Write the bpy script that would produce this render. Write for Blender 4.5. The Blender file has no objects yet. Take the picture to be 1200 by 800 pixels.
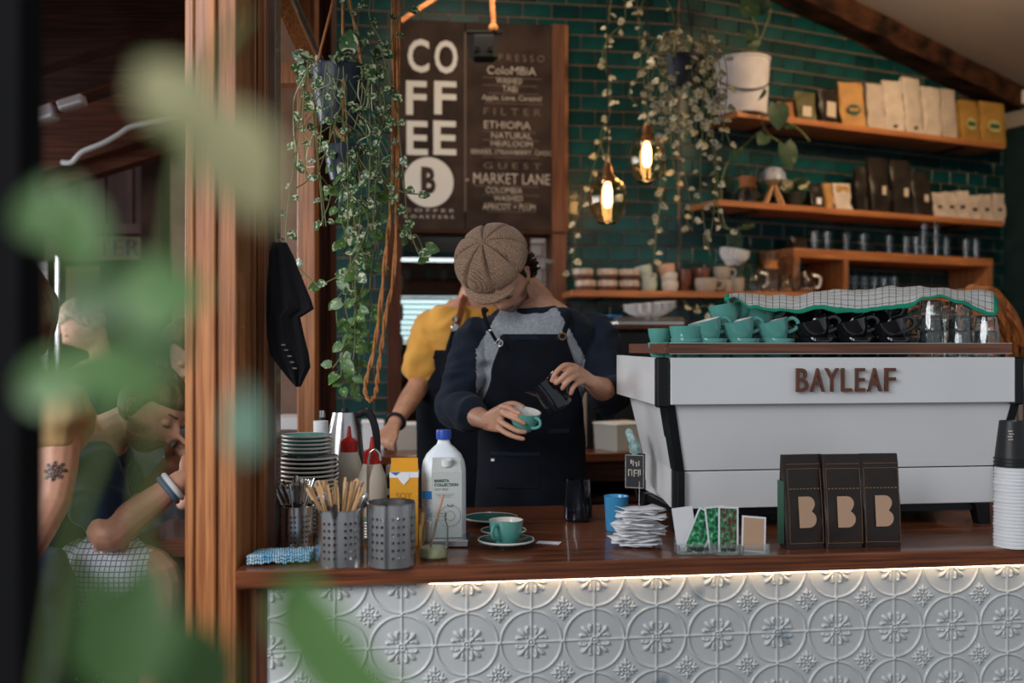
import bpy, bmesh, math, random
import numpy as np
from mathutils import Vector as V, Matrix, Euler, noise
random.seed(7)
S = bpy.context.scene
PI = math.pi
EYE = 1.55; HZ = 407.0; F_PX = 1200.0
# ---------------------------------------------------------------- camera
cam = bpy.data.cameras.new('camera'); cam_o = bpy.data.objects.new('camera', cam)
S.collection.objects.link(cam_o); S.camera = cam_o
cam_o.location = (0, 0, EYE); cam_o.rotation_euler = (PI/2, 0, 0)
cam.sensor_width = 36; cam.lens = 36; cam.shift_y = 7/1200
cam.clip_start = 0.05; cam.clip_end = 60
cam.dof.use_dof = True; cam.dof.focus_distance = 2.85; cam.dof.aperture_fstop = 1.7
# ---------------------------------------------------------------- world, light, exposure
w = bpy.data.worlds.new('daylight'); S.world = w; w.use_nodes = True
wn = w.node_tree; bg = wn.nodes['Background']
bg.inputs[0].default_value = (0.88, 0.94, 1.0, 1); bg.inputs[1].default_value = 0.42
S.view_settings.view_transform = 'Standard'; S.view_settings.look = 'None'
S.view_settings.gamma = 1; S.view_settings.exposure = 0.16; S.view_settings.use_curve_mapping = False
def area(name, loc, target, sx, sy, power, col):
    l = bpy.data.lights.new(name, 'AREA'); l.shape = 'RECTANGLE'; l.size = sx; l.size_y = sy
    l.energy = power; l.color = col
    o = bpy.data.objects.new(name, l); S.collection.objects.link(o); o.location = loc
    o.rotation_euler = (V(target)-V(loc)).to_track_quat('-Z', 'Y').to_euler(); return o
def spot_lamp(name, loc, power, col, r=0.03):
    l = bpy.data.lights.new(name, 'POINT'); l.energy = power; l.color = col; l.shadow_soft_size = r
    o = bpy.data.objects.new(name, l); S.collection.objects.link(o); o.location = loc; return o
area('street_daylight', (-3.4, -1.6, 3.4), (0.4, 3.2, 1.1), 3.0, 2.6, 235, (0.97, 0.98, 1.0))
area('side_fill_light', (-3.6, 4.3, 2.3), (0.0, 3.4, 1.3), 1.6, 1.4, 75, (0.92, 0.96, 1.0))  # area light with no window built; brightens the machine's left side
area('shelf_lamp', (2.2, 4.3, 3.25), (1.9, 6.0, 1.9), 0.5, 0.25, 22, (1.0, 0.72, 0.42))
area('bar_lamp', (-0.1, 4.3, 3.3), (-0.2, 5.2, 1.7), 0.5, 0.25, 8, (1.0, 0.80, 0.58))
# ---------------------------------------------------------------- coordinates
def P(px, py, Y): return V(((px-600)/F_PX*Y, Y, EYE-(py-HZ)/F_PX*Y))
def onz(px, py, z):
    Y = F_PX*(EYE-z)/(py-HZ); return P(px, py, Y)
class Frame:
    def __init__(s, o, ang):
        s.o = V(o); s.a = ang; s.e1 = V((math.cos(ang), math.sin(ang))); s.e2 = V((-math.sin(ang), math.cos(ang)))
    def pt(s, a, t, z):
        q = s.o+s.e1*a+s.e2*t; return V((q.x, q.y, z))
    def at(s, px, py, t):          # -> (s, z) where the ray meets the plane t
        u = (px-600)/F_PX; Y = (t+s.o.dot(s.e2))/(u*s.e2.x+s.e2.y)
        q = V((u*Y, Y))-s.o; return q.dot(s.e1), EYE-(py-HZ)/F_PX*Y
    def loc(s, px, py, t):
        a, z = s.at(px, py, t); return s.pt(a, t, z)
    def depth(s, px, t):
        u = (px-600)/F_PX; return (t+s.o.dot(s.e2))/(u*s.e2.x+s.e2.y)
TH = math.atan(0.14); CT = 1.04
CF = Frame((0, 2.42), TH)                      # counter front
WF = Frame((0, 5.3), TH)                       # tiled back wall
_q = P(795, 0, WF.depth(795, 0))
AF = Frame((_q.x, _q.y), math.atan(0.48))      # angled wall
# ---------------------------------------------------------------- objects
ROOT = S.collection
def tag(o, label=None, cat=None, group=None, kind=None):
    if label: o['label'] = label
    if cat: o['category'] = cat
    if group: o['group'] = group
    if kind: o['kind'] = kind
    return o
def thing(name, label, cat, loc=(0,0,0), rz=0, group=None):
    o = bpy.data.objects.new(name, None); ROOT.objects.link(o); o.empty_display_size = 0.05
    o.location = loc
    o.rotation_euler = (0, 0, rz) if isinstance(rz, (int, float)) else rz
    return tag(o, label, cat, group)
def link(name, me, parent=None, M=None):
    o = bpy.data.objects.new(name, me); ROOT.objects.link(o)
    if parent: o.parent = parent
    if M is not None: o.matrix_basis = M
    return o
def dup(root, loc=None, rot=None, label=None, parent=None, scale=None):
    c = root.copy(); ROOT.objects.link(c)
    if parent is not None: c.parent = parent
    else:
        c.location = loc
        if rot is not None: c.rotation_euler = rot if not isinstance(rot, (int, float)) else (0, 0, rot)
        if scale: c.scale = (scale,)*3
        if label: c['label'] = label
    for ch in list(root.children): dup(ch, parent=c)
    return c
ORD = ['first','second','third','fourth','fifth','sixth','seventh','eighth','ninth','tenth','eleventh','twelfth']
class MB:
    def __init__(s): s.v = []; s.f = []; s.m = []
    def add(s, vs, fs, mi=0, M=None):
        b = len(s.v)
        s.v += [tuple(M @ V(p)) for p in vs] if M is not None else [tuple(p) for p in vs]
        s.f += [tuple(i+b for i in f) for f in fs]; s.m += [mi]*len(fs); return s
    def box(s, c, d, mi=0, M=None, bev=0):
        x, y, z = d[0]/2, d[1]/2, d[2]/2
        if bev:
            e = min(bev, x*.9, y*.9, z*.9); vs = []; T = Matrix.Translation(c)
            bm = bmesh.new(); bmesh.ops.create_cube(bm, size=1)
            for q in bm.verts: q.co = V((q.co.x*d[0], q.co.y*d[1], q.co.z*d[2]))
            bmesh.ops.bevel(bm, geom=bm.edges[:], offset=e, segments=1, affect='EDGES')
            bm.verts.ensure_lookup_table(); bm.verts.index_update()
            vs = [tuple(T @ q.co) for q in bm.verts]; fs = [[q.index for q in f.verts] for f in bm.faces]; bm.free()
            return s.add(vs, fs, mi, M)
        vs = [(c[0]+i*x, c[1]+j*y, c[2]+k*z) for i in (-1,1) for j in (-1,1) for k in (-1,1)]
        return s.add(vs, [(0,1,3,2),(4,6,7,5),(0,4,5,1),(2,3,7,6),(0,2,6,4),(1,5,7,3)], mi, M)
    def rings(s, R, mi=0, M=None, closed=True, caps=True):
        n = len(R[0]); vs = [p for r in R for p in r]; fs = []
        for i in range(len(R)-1):
            for j in range(n if closed else n-1):
                k = (j+1) % n; fs.append((i*n+j, i*n+k, (i+1)*n+k, (i+1)*n+j))
        if caps and closed:
            fs.append(tuple(range(n))[::-1]); fs.append(tuple((len(R)-1)*n+j for j in range(n)))
        return s.add(vs, fs, mi, M)
    def lathe(s, prof, seg=24, mi=0, M=None, c=(0,0,0), caps=False):
        vs = []; fs = []; idx = []
        for r, z in prof:
            if r < 1e-6: idx.append([len(vs)]); vs.append((c[0], c[1], c[2]+z))
            else:
                idx.append(list(range(len(vs), len(vs)+seg)))
                vs += [(c[0]+r*math.cos(2*PI*k/seg), c[1]+r*math.sin(2*PI*k/seg), c[2]+z) for k in range(seg)]
        for a, b in zip(idx, idx[1:]):
            for k in range(seg):
                l = (k+1) % seg
                if len(a) == 1 and len(b) == 1: continue
                if len(a) == 1: fs.append((a[0], b[l], b[k])[::-1])
                elif len(b) == 1: fs.append((a[k], a[l], b[0]))
                else: fs.append((a[k], a[l], b[l], b[k]))
        return s.add(vs, fs, mi, M)
    def tube(s, pts, r, seg=8, mi=0, M=None, flat=1.0, round_=False, up=None):
        pts = [V(p) for p in pts]; n = len(pts); rs = [r]*n if isinstance(r, (int, float)) else list(r)
        if round_:
            d0 = (pts[0]-pts[1]).normalized(); d1 = (pts[-1]-pts[-2]).normalized(); a, b = rs[0], rs[-1]
            pts = [pts[0]+d0*a*.97, pts[0]+d0*a*.7]+pts+[pts[-1]+d1*b*.7, pts[-1]+d1*b*.97]
            rs = [a*.22, a*.7]+rs+[b*.7, b*.22]; n += 4
        R = []; nrm = None
        for i in range(n):
            t = (pts[min(i+1, n-1)]-pts[max(i-1, 0)]).normalized()
            if nrm is None:
                nrm = V(up) if up else (V((0,0,1)) if abs(t.z) < .9 else V((1,0,0)))
            nrm = (nrm-t*nrm.dot(t))
            nrm = nrm.normalized() if nrm.length > 1e-6 else t.orthogonal().normalized()
            bn = t.cross(nrm)
            R.append([pts[i]+nrm*rs[i]*flat*math.cos(2*PI*k/seg)+bn*rs[i]*math.sin(2*PI*k/seg) for k in range(seg)])
        return s.rings(R, mi, M)
    def prism(s, poly, y0, y1, mi=0, M=None):          # polygon in XZ, thickness along Y
        n = len(poly); vs = [(p[0], y0, p[1]) for p in poly]+[(p[0], y1, p[1]) for p in poly]
        fs = [tuple(range(n)), tuple(range(2*n-1, n-1, -1))]+[(i, i+n, (i+1) % n+n, (i+1) % n) for i in range(n)]
        return s.add(vs, fs, mi, M)
    def ball(s, c, r, seg=12, mi=0, M=None):
        r = (r, r, r) if isinstance(r, (int, float)) else r
        T = Matrix.Translation(c) @ Matrix.Diagonal((r[0], r[1], r[2], 1))
        if M is not None: T = M @ T
        return s.lathe([(math.sin(PI*k/8) if 0 < k < 8 else 0, -math.cos(PI*k/8)) for k in range(9)], seg, mi, T)
    def mesh(s, mats, smooth=True, ang=40):
        me = bpy.data.meshes.new('m'); me.from_pydata([tuple(p) for p in s.v], [], s.f)
        for m in (mats if isinstance(mats, (list, tuple)) else [mats]): me.materials.append(m)
        me.polygons.foreach_set('material_index', s.m)
        bm = bmesh.new(); bm.from_mesh(me); bmesh.ops.recalc_face_normals(bm, faces=bm.faces)
        if smooth:
            for e in bm.edges:
                if len(e.link_faces) == 2 and e.calc_face_angle(0) > math.radians(ang): e.smooth = False
            for f in bm.faces: f.smooth = True
        bm.to_mesh(me); bm.free(); return me
    def build(s, name, mats, parent=None, smooth=True, M=None, ang=40):
        return link(name, s.mesh(mats, smooth, ang), parent, M)
def spline(pts, n):
    pts = [V(p) for p in pts]; out = []
    for i in range(len(pts)-1):
        p0, p1, p2, p3 = pts[max(i-1, 0)], pts[i], pts[i+1], pts[min(i+2, len(pts)-1)]
        for k in range(n):
            t = k/n; out.append(0.5*((2*p1)+(p2-p0)*t+(2*p0-5*p1+4*p2-p3)*t*t+(3*p1-p0-3*p2+p3)*t**3))
    return out+[pts[-1]]
def evald(o):
    dg = bpy.context.evaluated_depsgraph_get(); me = bpy.data.meshes.new_from_object(o.evaluated_get(dg)); return me
def text_mesh(txt, size, mat, extrude=0.0008, offset=0, align='CENTER', sx=1.0, space=1.0):
    c = bpy.data.curves.new('t', 'FONT'); c.body = txt; c.size = size; c.extrude = extrude; c.offset = offset
    c.align_x = align; c.align_y = 'CENTER'; c.space_character = space; c.resolution_u = 3
    o = bpy.data.objects.new('t', c); ROOT.objects.link(o); bpy.context.view_layer.update()
    me = evald(o); bpy.data.objects.remove(o)
    me.transform(Matrix.Rotation(PI/2, 4, 'X') @ Matrix.Diagonal((sx, 1, 1, 1)))
    me.materials.clear(); me.materials.append(mat); return me
def text(txt, size, loc, mat, parent, name='lettering', **k):      # faces -Y of its parent
    return link(name, text_mesh(txt, size, mat, **k), parent, Matrix.Translation(loc))
# ---------------------------------------------------------------- materials
def mat(name, col, rough=.5, metal=0, var=0.0, vscale=8, bump=0, bscale=60, col2=None, stretch=None, coat=0,
        trans=0, alpha=1, emit=0, ecol=None, sss=0, sheen=0, ior=1.45, rvar=0):
    m = bpy.data.materials.new(name); m.use_nodes = True; nt = m.node_tree; b = nt.nodes['Principled BSDF']
    I = b.inputs; I['Base Color'].default_value = (*col, 1); I['Roughness'].default_value = rough
    I['Metallic'].default_value = metal; I['Coat Weight'].default_value = coat; I['IOR'].default_value = ior
    I['Transmission Weight'].default_value = trans; I['Specular IOR Level'].default_value = .5 if rough < .5 else .22; I['Alpha'].default_value = alpha
    if sss: I['Subsurface Weight'].default_value = sss; I['Subsurface Radius'].default_value = (.012, .005, .003)
    if sheen: I['Sheen Weight'].default_value = sheen; I['Sheen Roughness'].default_value = .4
    if emit: I['Emission Color'].default_value = (*(ecol or col), 1); I['Emission Strength'].default_value = emit
    tc = nt.nodes.new('ShaderNodeTexCoord'); mp = nt.nodes.new('ShaderNodeMapping')
    nt.links.new(tc.outputs['Object'], mp.inputs[0]); mp.inputs['Scale'].default_value = stretch or (1, 1, 1)
    n = nt.nodes.new('ShaderNodeTexNoise'); n.inputs['Scale'].default_value = vscale; n.inputs['Detail'].default_value = 5
    nt.links.new(mp.outputs[0], n.inputs[0])
    c2 = col2 or tuple(max(0, c*(1-var)) for c in col); c1 = col if col2 else tuple(min(1, c*(1+var)) for c in col)
    r = nt.nodes.new('ShaderNodeValToRGB'); r.color_ramp.elements[0].color = (*c2, 1); r.color_ramp.elements[1].color = (*c1, 1)
    r.color_ramp.elements[0].position = .36; r.color_ramp.elements[1].position = .64
    nt.links.new(n.outputs[0], r.inputs[0])
    if var or col2: nt.links.new(r.outputs[0], I['Base Color'])
    if rvar:
        mr = nt.nodes.new('ShaderNodeMapRange'); mr.inputs[3].default_value = max(0, rough-rvar); mr.inputs[4].default_value = rough+rvar
        nt.links.new(n.outputs[0], mr.inputs[0]); nt.links.new(mr.outputs[0], I['Roughness'])
    if bump:
        n2 = nt.nodes.new('ShaderNodeTexNoise'); n2.inputs['Scale'].default_value = bscale; n2.inputs['Detail'].default_value = 3
        nt.links.new(mp.outputs[0], n2.inputs[0]); bp = nt.nodes.new('ShaderNodeBump')
        bp.inputs['Strength'].default_value = bump; bp.inputs['Distance'].default_value = .002
        nt.links.new(n2.outputs[0], bp.inputs['Height']); nt.links.new(bp.outputs[0], I['Normal'])
    return m
def woodmat(name, dark, light, axis='Z', rough=.45, scale=1.0, coat=.15, bump=.25):
    if rough > .5: coat = 0; rough = .75
    st = {'X': (1.6, 55, 55), 'Y': (55, 1.6, 55), 'Z': (55, 55, 1.6)}[axis]
    m = mat(name, light, rough, col2=dark, vscale=2.2*scale, stretch=st, bump=bump, bscale=7*scale, coat=coat, rvar=.1)
    nt = m.node_tree; b = nt.nodes['Principled BSDF']
    # broad tone change between boards and lengths
    ramp = [n for n in nt.nodes if n.type == 'VALTORGB'][0]; tc = [n for n in nt.nodes if n.type == 'TEX_COORD'][0]
    n = nt.nodes.new('ShaderNodeTexNoise'); n.inputs['Scale'].default_value = 3
    nt.links.new(tc.outputs['Object'], n.inputs[0])
    oi = nt.nodes.new('ShaderNodeObjectInfo'); ad = nt.nodes.new('ShaderNodeMath'); ad.operation = 'MULTIPLY_ADD'
    nt.links.new(oi.outputs['Random'], ad.inputs[0]); ad.inputs[1].default_value = .35; nt.links.new(n.outputs[0], ad.inputs[2])
    mr = nt.nodes.new('ShaderNodeMapRange'); mr.inputs[1].default_value = .3; mr.inputs[2].default_value = 1.0
    mr.inputs[3].default_value = .72; mr.inputs[4].default_value = 1.2; nt.links.new(ad.outputs[0], mr.inputs[0])
    mx = nt.nodes.new('ShaderNodeVectorMath'); mx.operation = 'SCALE'
    nt.links.new(ramp.outputs[0], mx.inputs[0]); nt.links.new(mr.outputs[0], mx.inputs['Scale'])
    nt.links.new(mx.outputs[0], b.inputs['Base Color']); return m
WD_POST = woodmat('oiled_post_wood', (.27, .085, .024), (.52, .20, .065), 'Z')
WD_POST2 = woodmat('jamb_wood', (.22, .07, .022), (.42, .155, .052), 'Z')
WD_CT = woodmat('counter_wood', (.085, .022, .009), (.25, .075, .028), 'X', rough=.32, coat=.35, bump=.12)
WD_SH = woodmat('shelf_wood', (.30, .10, .035), (.55, .21, .075), 'X', coat=.1)
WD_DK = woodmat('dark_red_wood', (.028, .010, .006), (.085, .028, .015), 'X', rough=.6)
JAMBK = mat('matt_black_jamb', (.003, .003, .004), .95)
WD_DKZ = woodmat('dark_red_wood_upright', (.028, .010, .006), (.10, .032, .017), 'Z', rough=.6)
WD_OLD = mat('old_rough_beam', (.075, .028, .014), .9, col2=(.012, .006, .004), vscale=5, bump=.9, bscale=30, stretch=(1, 3, 3))
BOARD = mat('menu_board_paint', (.042, .026, .021), .75, var=.35, vscale=6, bump=.2)
CHALK = mat('chalk_lettering', (.50, .44, .39), .9, var=.25, vscale=120)
CHALKD = mat('faded_chalk', (.20, .15, .125), .9, var=.2, vscale=120)
WHITEP = mat('white_sign_paint', (.72, .70, .68), .7)
TEAL = mat('teal_ceramic', (.115, .37, .325), .18, var=.06, coat=.5)
TEAL_D = mat('deep_teal_ceramic', (.03, .13, .11), .2, coat=.5)
CREAM = mat('cream_ceramic', (.62, .60, .56), .25, coat=.3)
BLACKC = mat('black_ceramic', (.010, .010, .012), .12, coat=.6)
BROWNC = mat('brown_ceramic', (.12, .055, .035), .4, var=.2)
STEEL = mat('brushed_steel', (.60, .60, .61), .24, 1, var=.04, vscale=6, stretch=(40, 40, 1))
STEELP = mat('polished_steel', (.62, .60, .58), .16, 1)
BLKM = mat('black_metal', (.006, .007, .009), .42, .2)
BLKP = mat('black_plastic', (.012, .012, .014), .4)
NAVYP = mat('glossy_black_pitcher', (.008, .010, .016), .14, .4, coat=.7)
WHITE = mat('white_enamel', (.76, .76, .77), .35, var=.03, vscale=3, coat=.2)
PAPER = mat('white_paper', (.78, .78, .80), .8, var=.05, bump=.1)
KRAFT = mat('kraft_paper', (.50, .27, .10), .7, var=.15, vscale=12, bump=.4, bscale=25)
KRAFT2 = mat('mustard_pouch', (.40, .22, .055), .55, var=.15, vscale=12, bump=.4, bscale=25)
TAN = mat('tan_print', (.52, .33, .22), .6)
BROWNBAG = mat('dark_brown_bag', (.020, .010, .008), .36, var=.2, vscale=9, bump=.45, bscale=22)
WBAG = mat('white_coffee_bag', (.62, .52, .45), .6, var=.1, vscale=14, bump=.7, bscale=22)
PINKBAG = mat('pale_pink_bag', (.52, .42, .36), .6, var=.1, vscale=14, bump=.6, bscale=22)
BKBAG = mat('black_foil_bag', (.022, .016, .013), .4, var=.3, vscale=14, bump=.7, bscale=22)
LABEL = mat('pale_label', (.60, .50, .40), .7)
GLASS = mat('clear_glass', (.93, .97, .97), .03, trans=1, ior=1.45)
FROST = mat('cloudy_plastic', (.75, .74, .68), .35, trans=.35, ior=1.3)
MILKP = mat('milk_jug_plastic', (.74, .79, .84), .35, sss=.2)
SKIN = mat('skin', (.56, .29, .19), .48, var=.09, vscale=25, sss=.15, bump=.15, bscale=180)
SKIN2 = mat('pale_skin', (.66, .38, .28), .5, var=.08, vscale=25, sss=.15)
NAVY = mat('navy_cotton', (.012, .018, .032), .9, var=.25, vscale=9, bump=.3, bscale=300, sheen=.06)
GREYT = mat('heather_grey_cotton', (.34, .36, .40), .9, var=.14, vscale=130, bump=.3, bscale=260, sheen=.2)
APRON = mat('black_navy_apron_canvas', (.006, .008, .014), .85, var=.3, vscale=12, bump=.35, bscale=320, sheen=.0)
YELLOW = mat('mustard_yellow_cotton', (.66, .33, .065), .9, var=.1, vscale=10, bump=.3, bscale=260, sheen=.2)
LEATHER = mat('brown_leather', (.22, .065, .022), .45, var=.2, vscale=30, bump=.3)
HAIR = mat('dark_brown_hair', (.030, .016, .010), .5, var=.5, vscale=18, bump=.9, bscale=120, stretch=(3, 3, .6))
HAIRB = mat('ash_blonde_hair', (.42, .33, .24), .5, var=.25, vscale=18, bump=.9, bscale=120, stretch=(3, .6, 3))
HAIRM = mat('mid_brown_hair', (.15, .085, .05), .5, var=.4, vscale=18, bump=.9, bscale=120, stretch=(3, 3, .6))
SOIL = mat('potting_mix', (.03, .02, .012), .95, bump=.8)
POTN = mat('navy_glazed_pot', (.018, .026, .048), .35)
VINE = mat('vine_stem', (.16, .17, .07), .6)
ROPE = mat('jute_rope', (.46, .19, .07), .85, bump=.9, bscale=90, var=.2, vscale=60)
CONC = mat('floor_concrete', (.07, .06, .055), .7, var=.25, vscale=3)
GROUT = mat('tile_grout', (.27, .175, .14), .9, var=.15)
TILE = None
# ================================================================ THE SETTING
def struct(name, mb, m, smooth=False, parent=None):
    o = mb.build(name, m, parent, smooth)
    if parent is None: o['kind'] = 'structure'
    return o
def wbox(fr, s0, s1, t0, t1, z0, z1, mb=None, mi=0):          # box in a frame's axes, world coordinates
    mb = mb or MB(); vs = [fr.pt(s, t, z) for s in (s0, s1) for t in (t0, t1) for z in (z0, z1)]
    return mb.add(vs, [(0,1,3,2),(4,6,7,5),(0,4,5,1),(2,3,7,6),(0,2,6,4),(1,5,7,3)], mi)
def pbox(px0, px1, py0, py1, Y, dep, mb=None, mi=0):           # a box at real depth Y, its face as wide as seen
    mb = mb or MB(); a = P(px0, py1, Y); b = P(px1, py0, Y)
    return mb.box(((a.x+b.x)/2, Y+dep/2, (a.z+b.z)/2), (b.x-a.x, dep, b.z-a.z), mi)
struct('floor', MB().box((0, 3, -.05), (14, 14, .1)), CONC)
PLAST = mat('white_plaster', (.36, .31, .29), .9, var=.06, vscale=2)
WALLD = mat('dark_painted_wall', (.012, .03, .035), .8, var=.2)
WALLB = mat('dark_brown_wall', (.035, .018, .012), .8, var=.3)
PLANKM = mat('purple_brown_plank', (.085, .045, .040), .7, var=.25, vscale=4, stretch=(3, 3, .5))
BRICKW = mat('white_painted_brick', (.42, .39, .39), .8, var=.12, vscale=9, bump=.5, bscale=20)
# tiles: glazed, each its own object, tone varied from tile to tile
def tilemat():
    m = mat('teal_glazed_tile', (.003, .043, .044), .28, var=.25, vscale=9, bump=.12, bscale=14, coat=.2)
    nt = m.node_tree; b = nt.nodes['Principled BSDF']; ramp = [n for n in nt.nodes if n.type == 'VALTORGB'][0]
    oi = nt.nodes.new('ShaderNodeObjectInfo'); mr = nt.nodes.new('ShaderNodeMapRange')
    mr.inputs[3].default_value = .6; mr.inputs[4].default_value = 1.4
    nt.links.new(oi.outputs['Random'], mr.inputs[0])
    mx = nt.nodes.new('ShaderNodeVectorMath'); mx.operation = 'SCALE'
    nt.links.new(ramp.outputs[0], mx.inputs[0]); nt.links.new(mr.outputs[0], mx.inputs['Scale'])
    nt.links.new(mx.outputs[0], b.inputs['Base Color']); return m
TILE = tilemat()
TW, THH, PX_, PZ_ = .147, .072, .153, .0785
_tm = MB().box((0, -.004, 0), (TW, .010, THH), bev=.0025).mesh(TILE, False)
# back wall with the kitchen hatch in it
hs0, hz1 = WF.at(468, 272, 0); hs1, hz0 = WF.at(650, 505, 0); ws0 = WF.at(200, 0, 0)[0]; ws1 = WF.at(795, 0, 0)[0]
wb = MB(); wbox(WF, ws0, hs0, .000, .16, 0, 4.2, wb); wbox(WF, hs1, ws1, .000, .16, 0, 4.2, wb)
wbox(WF, hs0, hs1, .000, .16, hz1, 4.2, wb); wbox(WF, hs0, hs1, .000, .16, 0, hz0, wb)
wall_back = struct('wall_back', wb, GROUT)
rk = [AF.at(955, 0, 0), AF.at(1171, 108, 0)]                  # foot line of the rake beam
slope = (rk[1][1]-rk[0][1])/(rk[1][0]-rk[0][0])
def rake(s): return rk[0][1]+slope*(s-rk[0][0])
AEND = AF.at(1176, 0, 0)[0]
mb = MB(); vs = [AF.pt(s, t, z) for t in (.0, .16) for s, z in ((0, 0), (AEND+.3, 0), (AEND+.3, rake(AEND+.3)+.3), (0, rake(0)+.3))]
mb.add(vs, [(0,1,2,3),(7,6,5,4),(0,4,5,1),(1,5,6,2),(2,6,7,3),(3,7,4,0)])
wall_ang = struct('wall_right', mb, GROUT)
def lay_tiles(fr, parent, s0, s1, z0, z1, skip, seen):
    cand = []; r = 0; z = z0
    while z < z1:
        s = s0-PX_+(PX_/2 if r % 2 else 0)
        while s < s1+PX_:
            a, b = max(s-TW/2, s0), min(s+TW/2, s1)
            if b-a > .02 and not skip((a+b)/2, z): cand.append(((a+b)/2, z, round(b-a, 3)))
            s += PX_
        z += PZ_; r += 1
    cache = {}
    def me(wd):
        if wd not in cache: cache[wd] = MB().box((0, -.004, 0), (wd, .010, THH), bev=.0025).mesh(TILE, False)
        return cache[wd]
    cand.sort(key=lambda c: (not seen(c[0], c[1]), (fr.pt(c[0], 0, c[1])-V((0, 0, EYE))).length))
    for s, z, wd in cand[:298]:
        link('tile', me(wd), parent, Matrix.Translation(fr.pt(s, 0, z)) @ Matrix.Rotation(fr.a, 4, 'Z'))
    rest = MB()
    for s, z, wd in cand[298:]:
        rest.add([v.co for v in me(wd).vertices], [list(p.vertices) for p in me(wd).polygons], 0,
                 Matrix.Translation(fr.pt(s, 0, z)) @ Matrix.Rotation(fr.a, 4, 'Z'))
    if rest.v: rest.build('remaining_tiles', TILE, parent, False)['kind'] = 'stuff'
b0 = WF.at(463, 266, 0); b1 = WF.at(662, 30, 0)
def skipW(s, z): return (hs0-.01 < s < hs1+.01 and hz0-.08 < z < hz1+.06) or (b0[0]+.1 < s < b1[0]-.1 and b0[1]+.05 < z < b1[1]-.06)
lay_tiles(WF, wall_back, WF.at(384, 0, 0)[0], ws1-.004, 1.10, 3.60, skipW, lambda s, z: z < 3.42)
lay_tiles(AF, wall_ang, .006, AEND, 1.10, 3.75, lambda s, z: z > rake(s)-.02,
          lambda s, z: z < EYE+(HZ)/F_PX*AF.pt(s, 0, 0).y and z > 2.2)
# right end wall, comes toward the street
c0 = AF.pt(AEND, 0, 0); toward = -AF.e2
def rw(t, z, o=0): q = V((c0.x, c0.y))+toward*t+AF.e1*o; return V((q.x, q.y, z))
zt = 2.93
mb = MB(); mb.add([rw(t, z, o) for o in (0, .12) for t, z in ((0, 0), (3.4, 0), (3.4, zt), (0, zt))],
                  [(0,1,2,3),(7,6,5,4),(0,4,5,1),(1,5,6,2),(2,6,7,3),(3,7,4,0)])
struct('wall_end', mb, WALLD)
mb = MB(); mb.add([rw(t, z, o) for o in (-.004, .116) for t, z in ((0, zt), (3.4, zt), (3.4, 3.6), (0, 3.6))],
                  [(0,1,2,3),(7,6,5,4),(0,4,5,1),(1,5,6,2),(2,6,7,3),(3,7,4,0)])
struct('trim_1', mb, PLAST)
mb = MB(); mb.add([rw(t, z, o) for o in (-.05, 0) for t, z in ((0, rake(AEND)-.10), (3.4, rake(AEND)-.10), (3.4, rake(AEND)-.02), (0, rake(AEND)-.02))],
                  [(0,1,2,3),(7,6,5,4),(0,4,5,1),(1,5,6,2),(2,6,7,3),(3,7,4,0)])
struct('trim_2', mb, WHITE)
# sloping plaster ceiling: holds the rake line, runs toward the street
def ce(s, t, z): return AF.pt(s, t, z)
mb = MB(); sa, sb = -2.6, AEND+.35
vs = [ce(s, t, rake(s)+dz) for dz in (0, .12) for s, t in ((sa, .2), (sb, .2), (sb, -3.3), (sa, -3.3))]
vs = [v for v in vs]; mb.add(vs, [(0,1,2,3),(7,6,5,4),(0,4,5,1),(1,5,6,2),(2,6,7,3),(3,7,4,0)])
struct('ceiling', mb, PLAST)
def rough_beam(name, a, b, wdt, hgt, m, up=(0,0,1), seg=14, parent=None, jit=.004, seed=1):
    a = V(a); b = V(b); d = (b-a).normalized(); up = V(up); n = d.cross(up).normalized(); u = n.cross(d)
    R = []; rnd = random.Random(seed)
    for i in range(seg+1):
        c = a.lerp(b, i/seg); R.append([c+n*(sx*wdt/2+rnd.uniform(-jit, jit))+u*(sz*hgt/2+rnd.uniform(-jit, jit)) for sx, sz in ((-1,-1),(-.9,-1),(.9,-1),(1,-1),(1,1),(.9,1),(-.9,1),(-1,1))])
    return MB().rings(R).build(name, m, parent, False)
pa = AF.pt(-.3, -.09, rake(-.3)-.02); pb = AF.pt(AEND, -.09, rake(AEND)-.02)
o = rough_beam('trim_3', pa, pb, .16, .22, WD_OLD, seed=3, seg=24, jit=.008); o['kind'] = 'structure'
# street-side shell: unseen header, lowered to keep daylight off the upper back wall, and a dark cheek on the left
struct('shade_header', MB().box((0, 2.66, 3.42), (9, .16, 1.56)), WALLB)
struct('wall_left', MB().box((-4.9, 4.6, 2), (.12, 4.2, 4.2)), WALLB)
struct('ceiling_left', MB().box((-3.0, 4.5, 4.1), (4.0, 4.0, .1)), WD_DK)
# ---------------------------------------------------------------- posts and jambs of the opening
def upright(px0, px1, Y, dep, z0=0, z1=3.6, m=WD_POST, n=[10], bev=.003):
    a = P(px0, 0, Y).x; b = P(px1, 0, Y).x
    o = MB().box(((a+b)/2, Y+dep/2, (z0+z1)/2), (b-a, dep, z1-z0), bev=bev).build('trim_%d' % n[0], m, None, False)
    o['kind'] = 'structure'; n[0] += 1; return o
upright(218, 252, 2.36, .15); upright(252.5, 277, 2.372, .13)
upright(216.5, 227, 2.353, .05, m=WD_POST)
upright(277, 282, 2.47, .10, m=BLKM)  # black strip standing for the shade in the gap beside the post
jamb = upright(282, 299.5, 2.56, .10, z0=CT-.1, m=WD_POST2); upright(301, 311, 2.57, .10, z0=CT-.1, m=WD_POST2)
upright(312, 323, 2.60, .06, z0=CT-.1, m=mat('weathered_door_edge', (.16, .09, .06), .35, var=.2, coat=.4))
upright(284, 303, 2.43, .10, 0, .995, m=WD_POST2)
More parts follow.
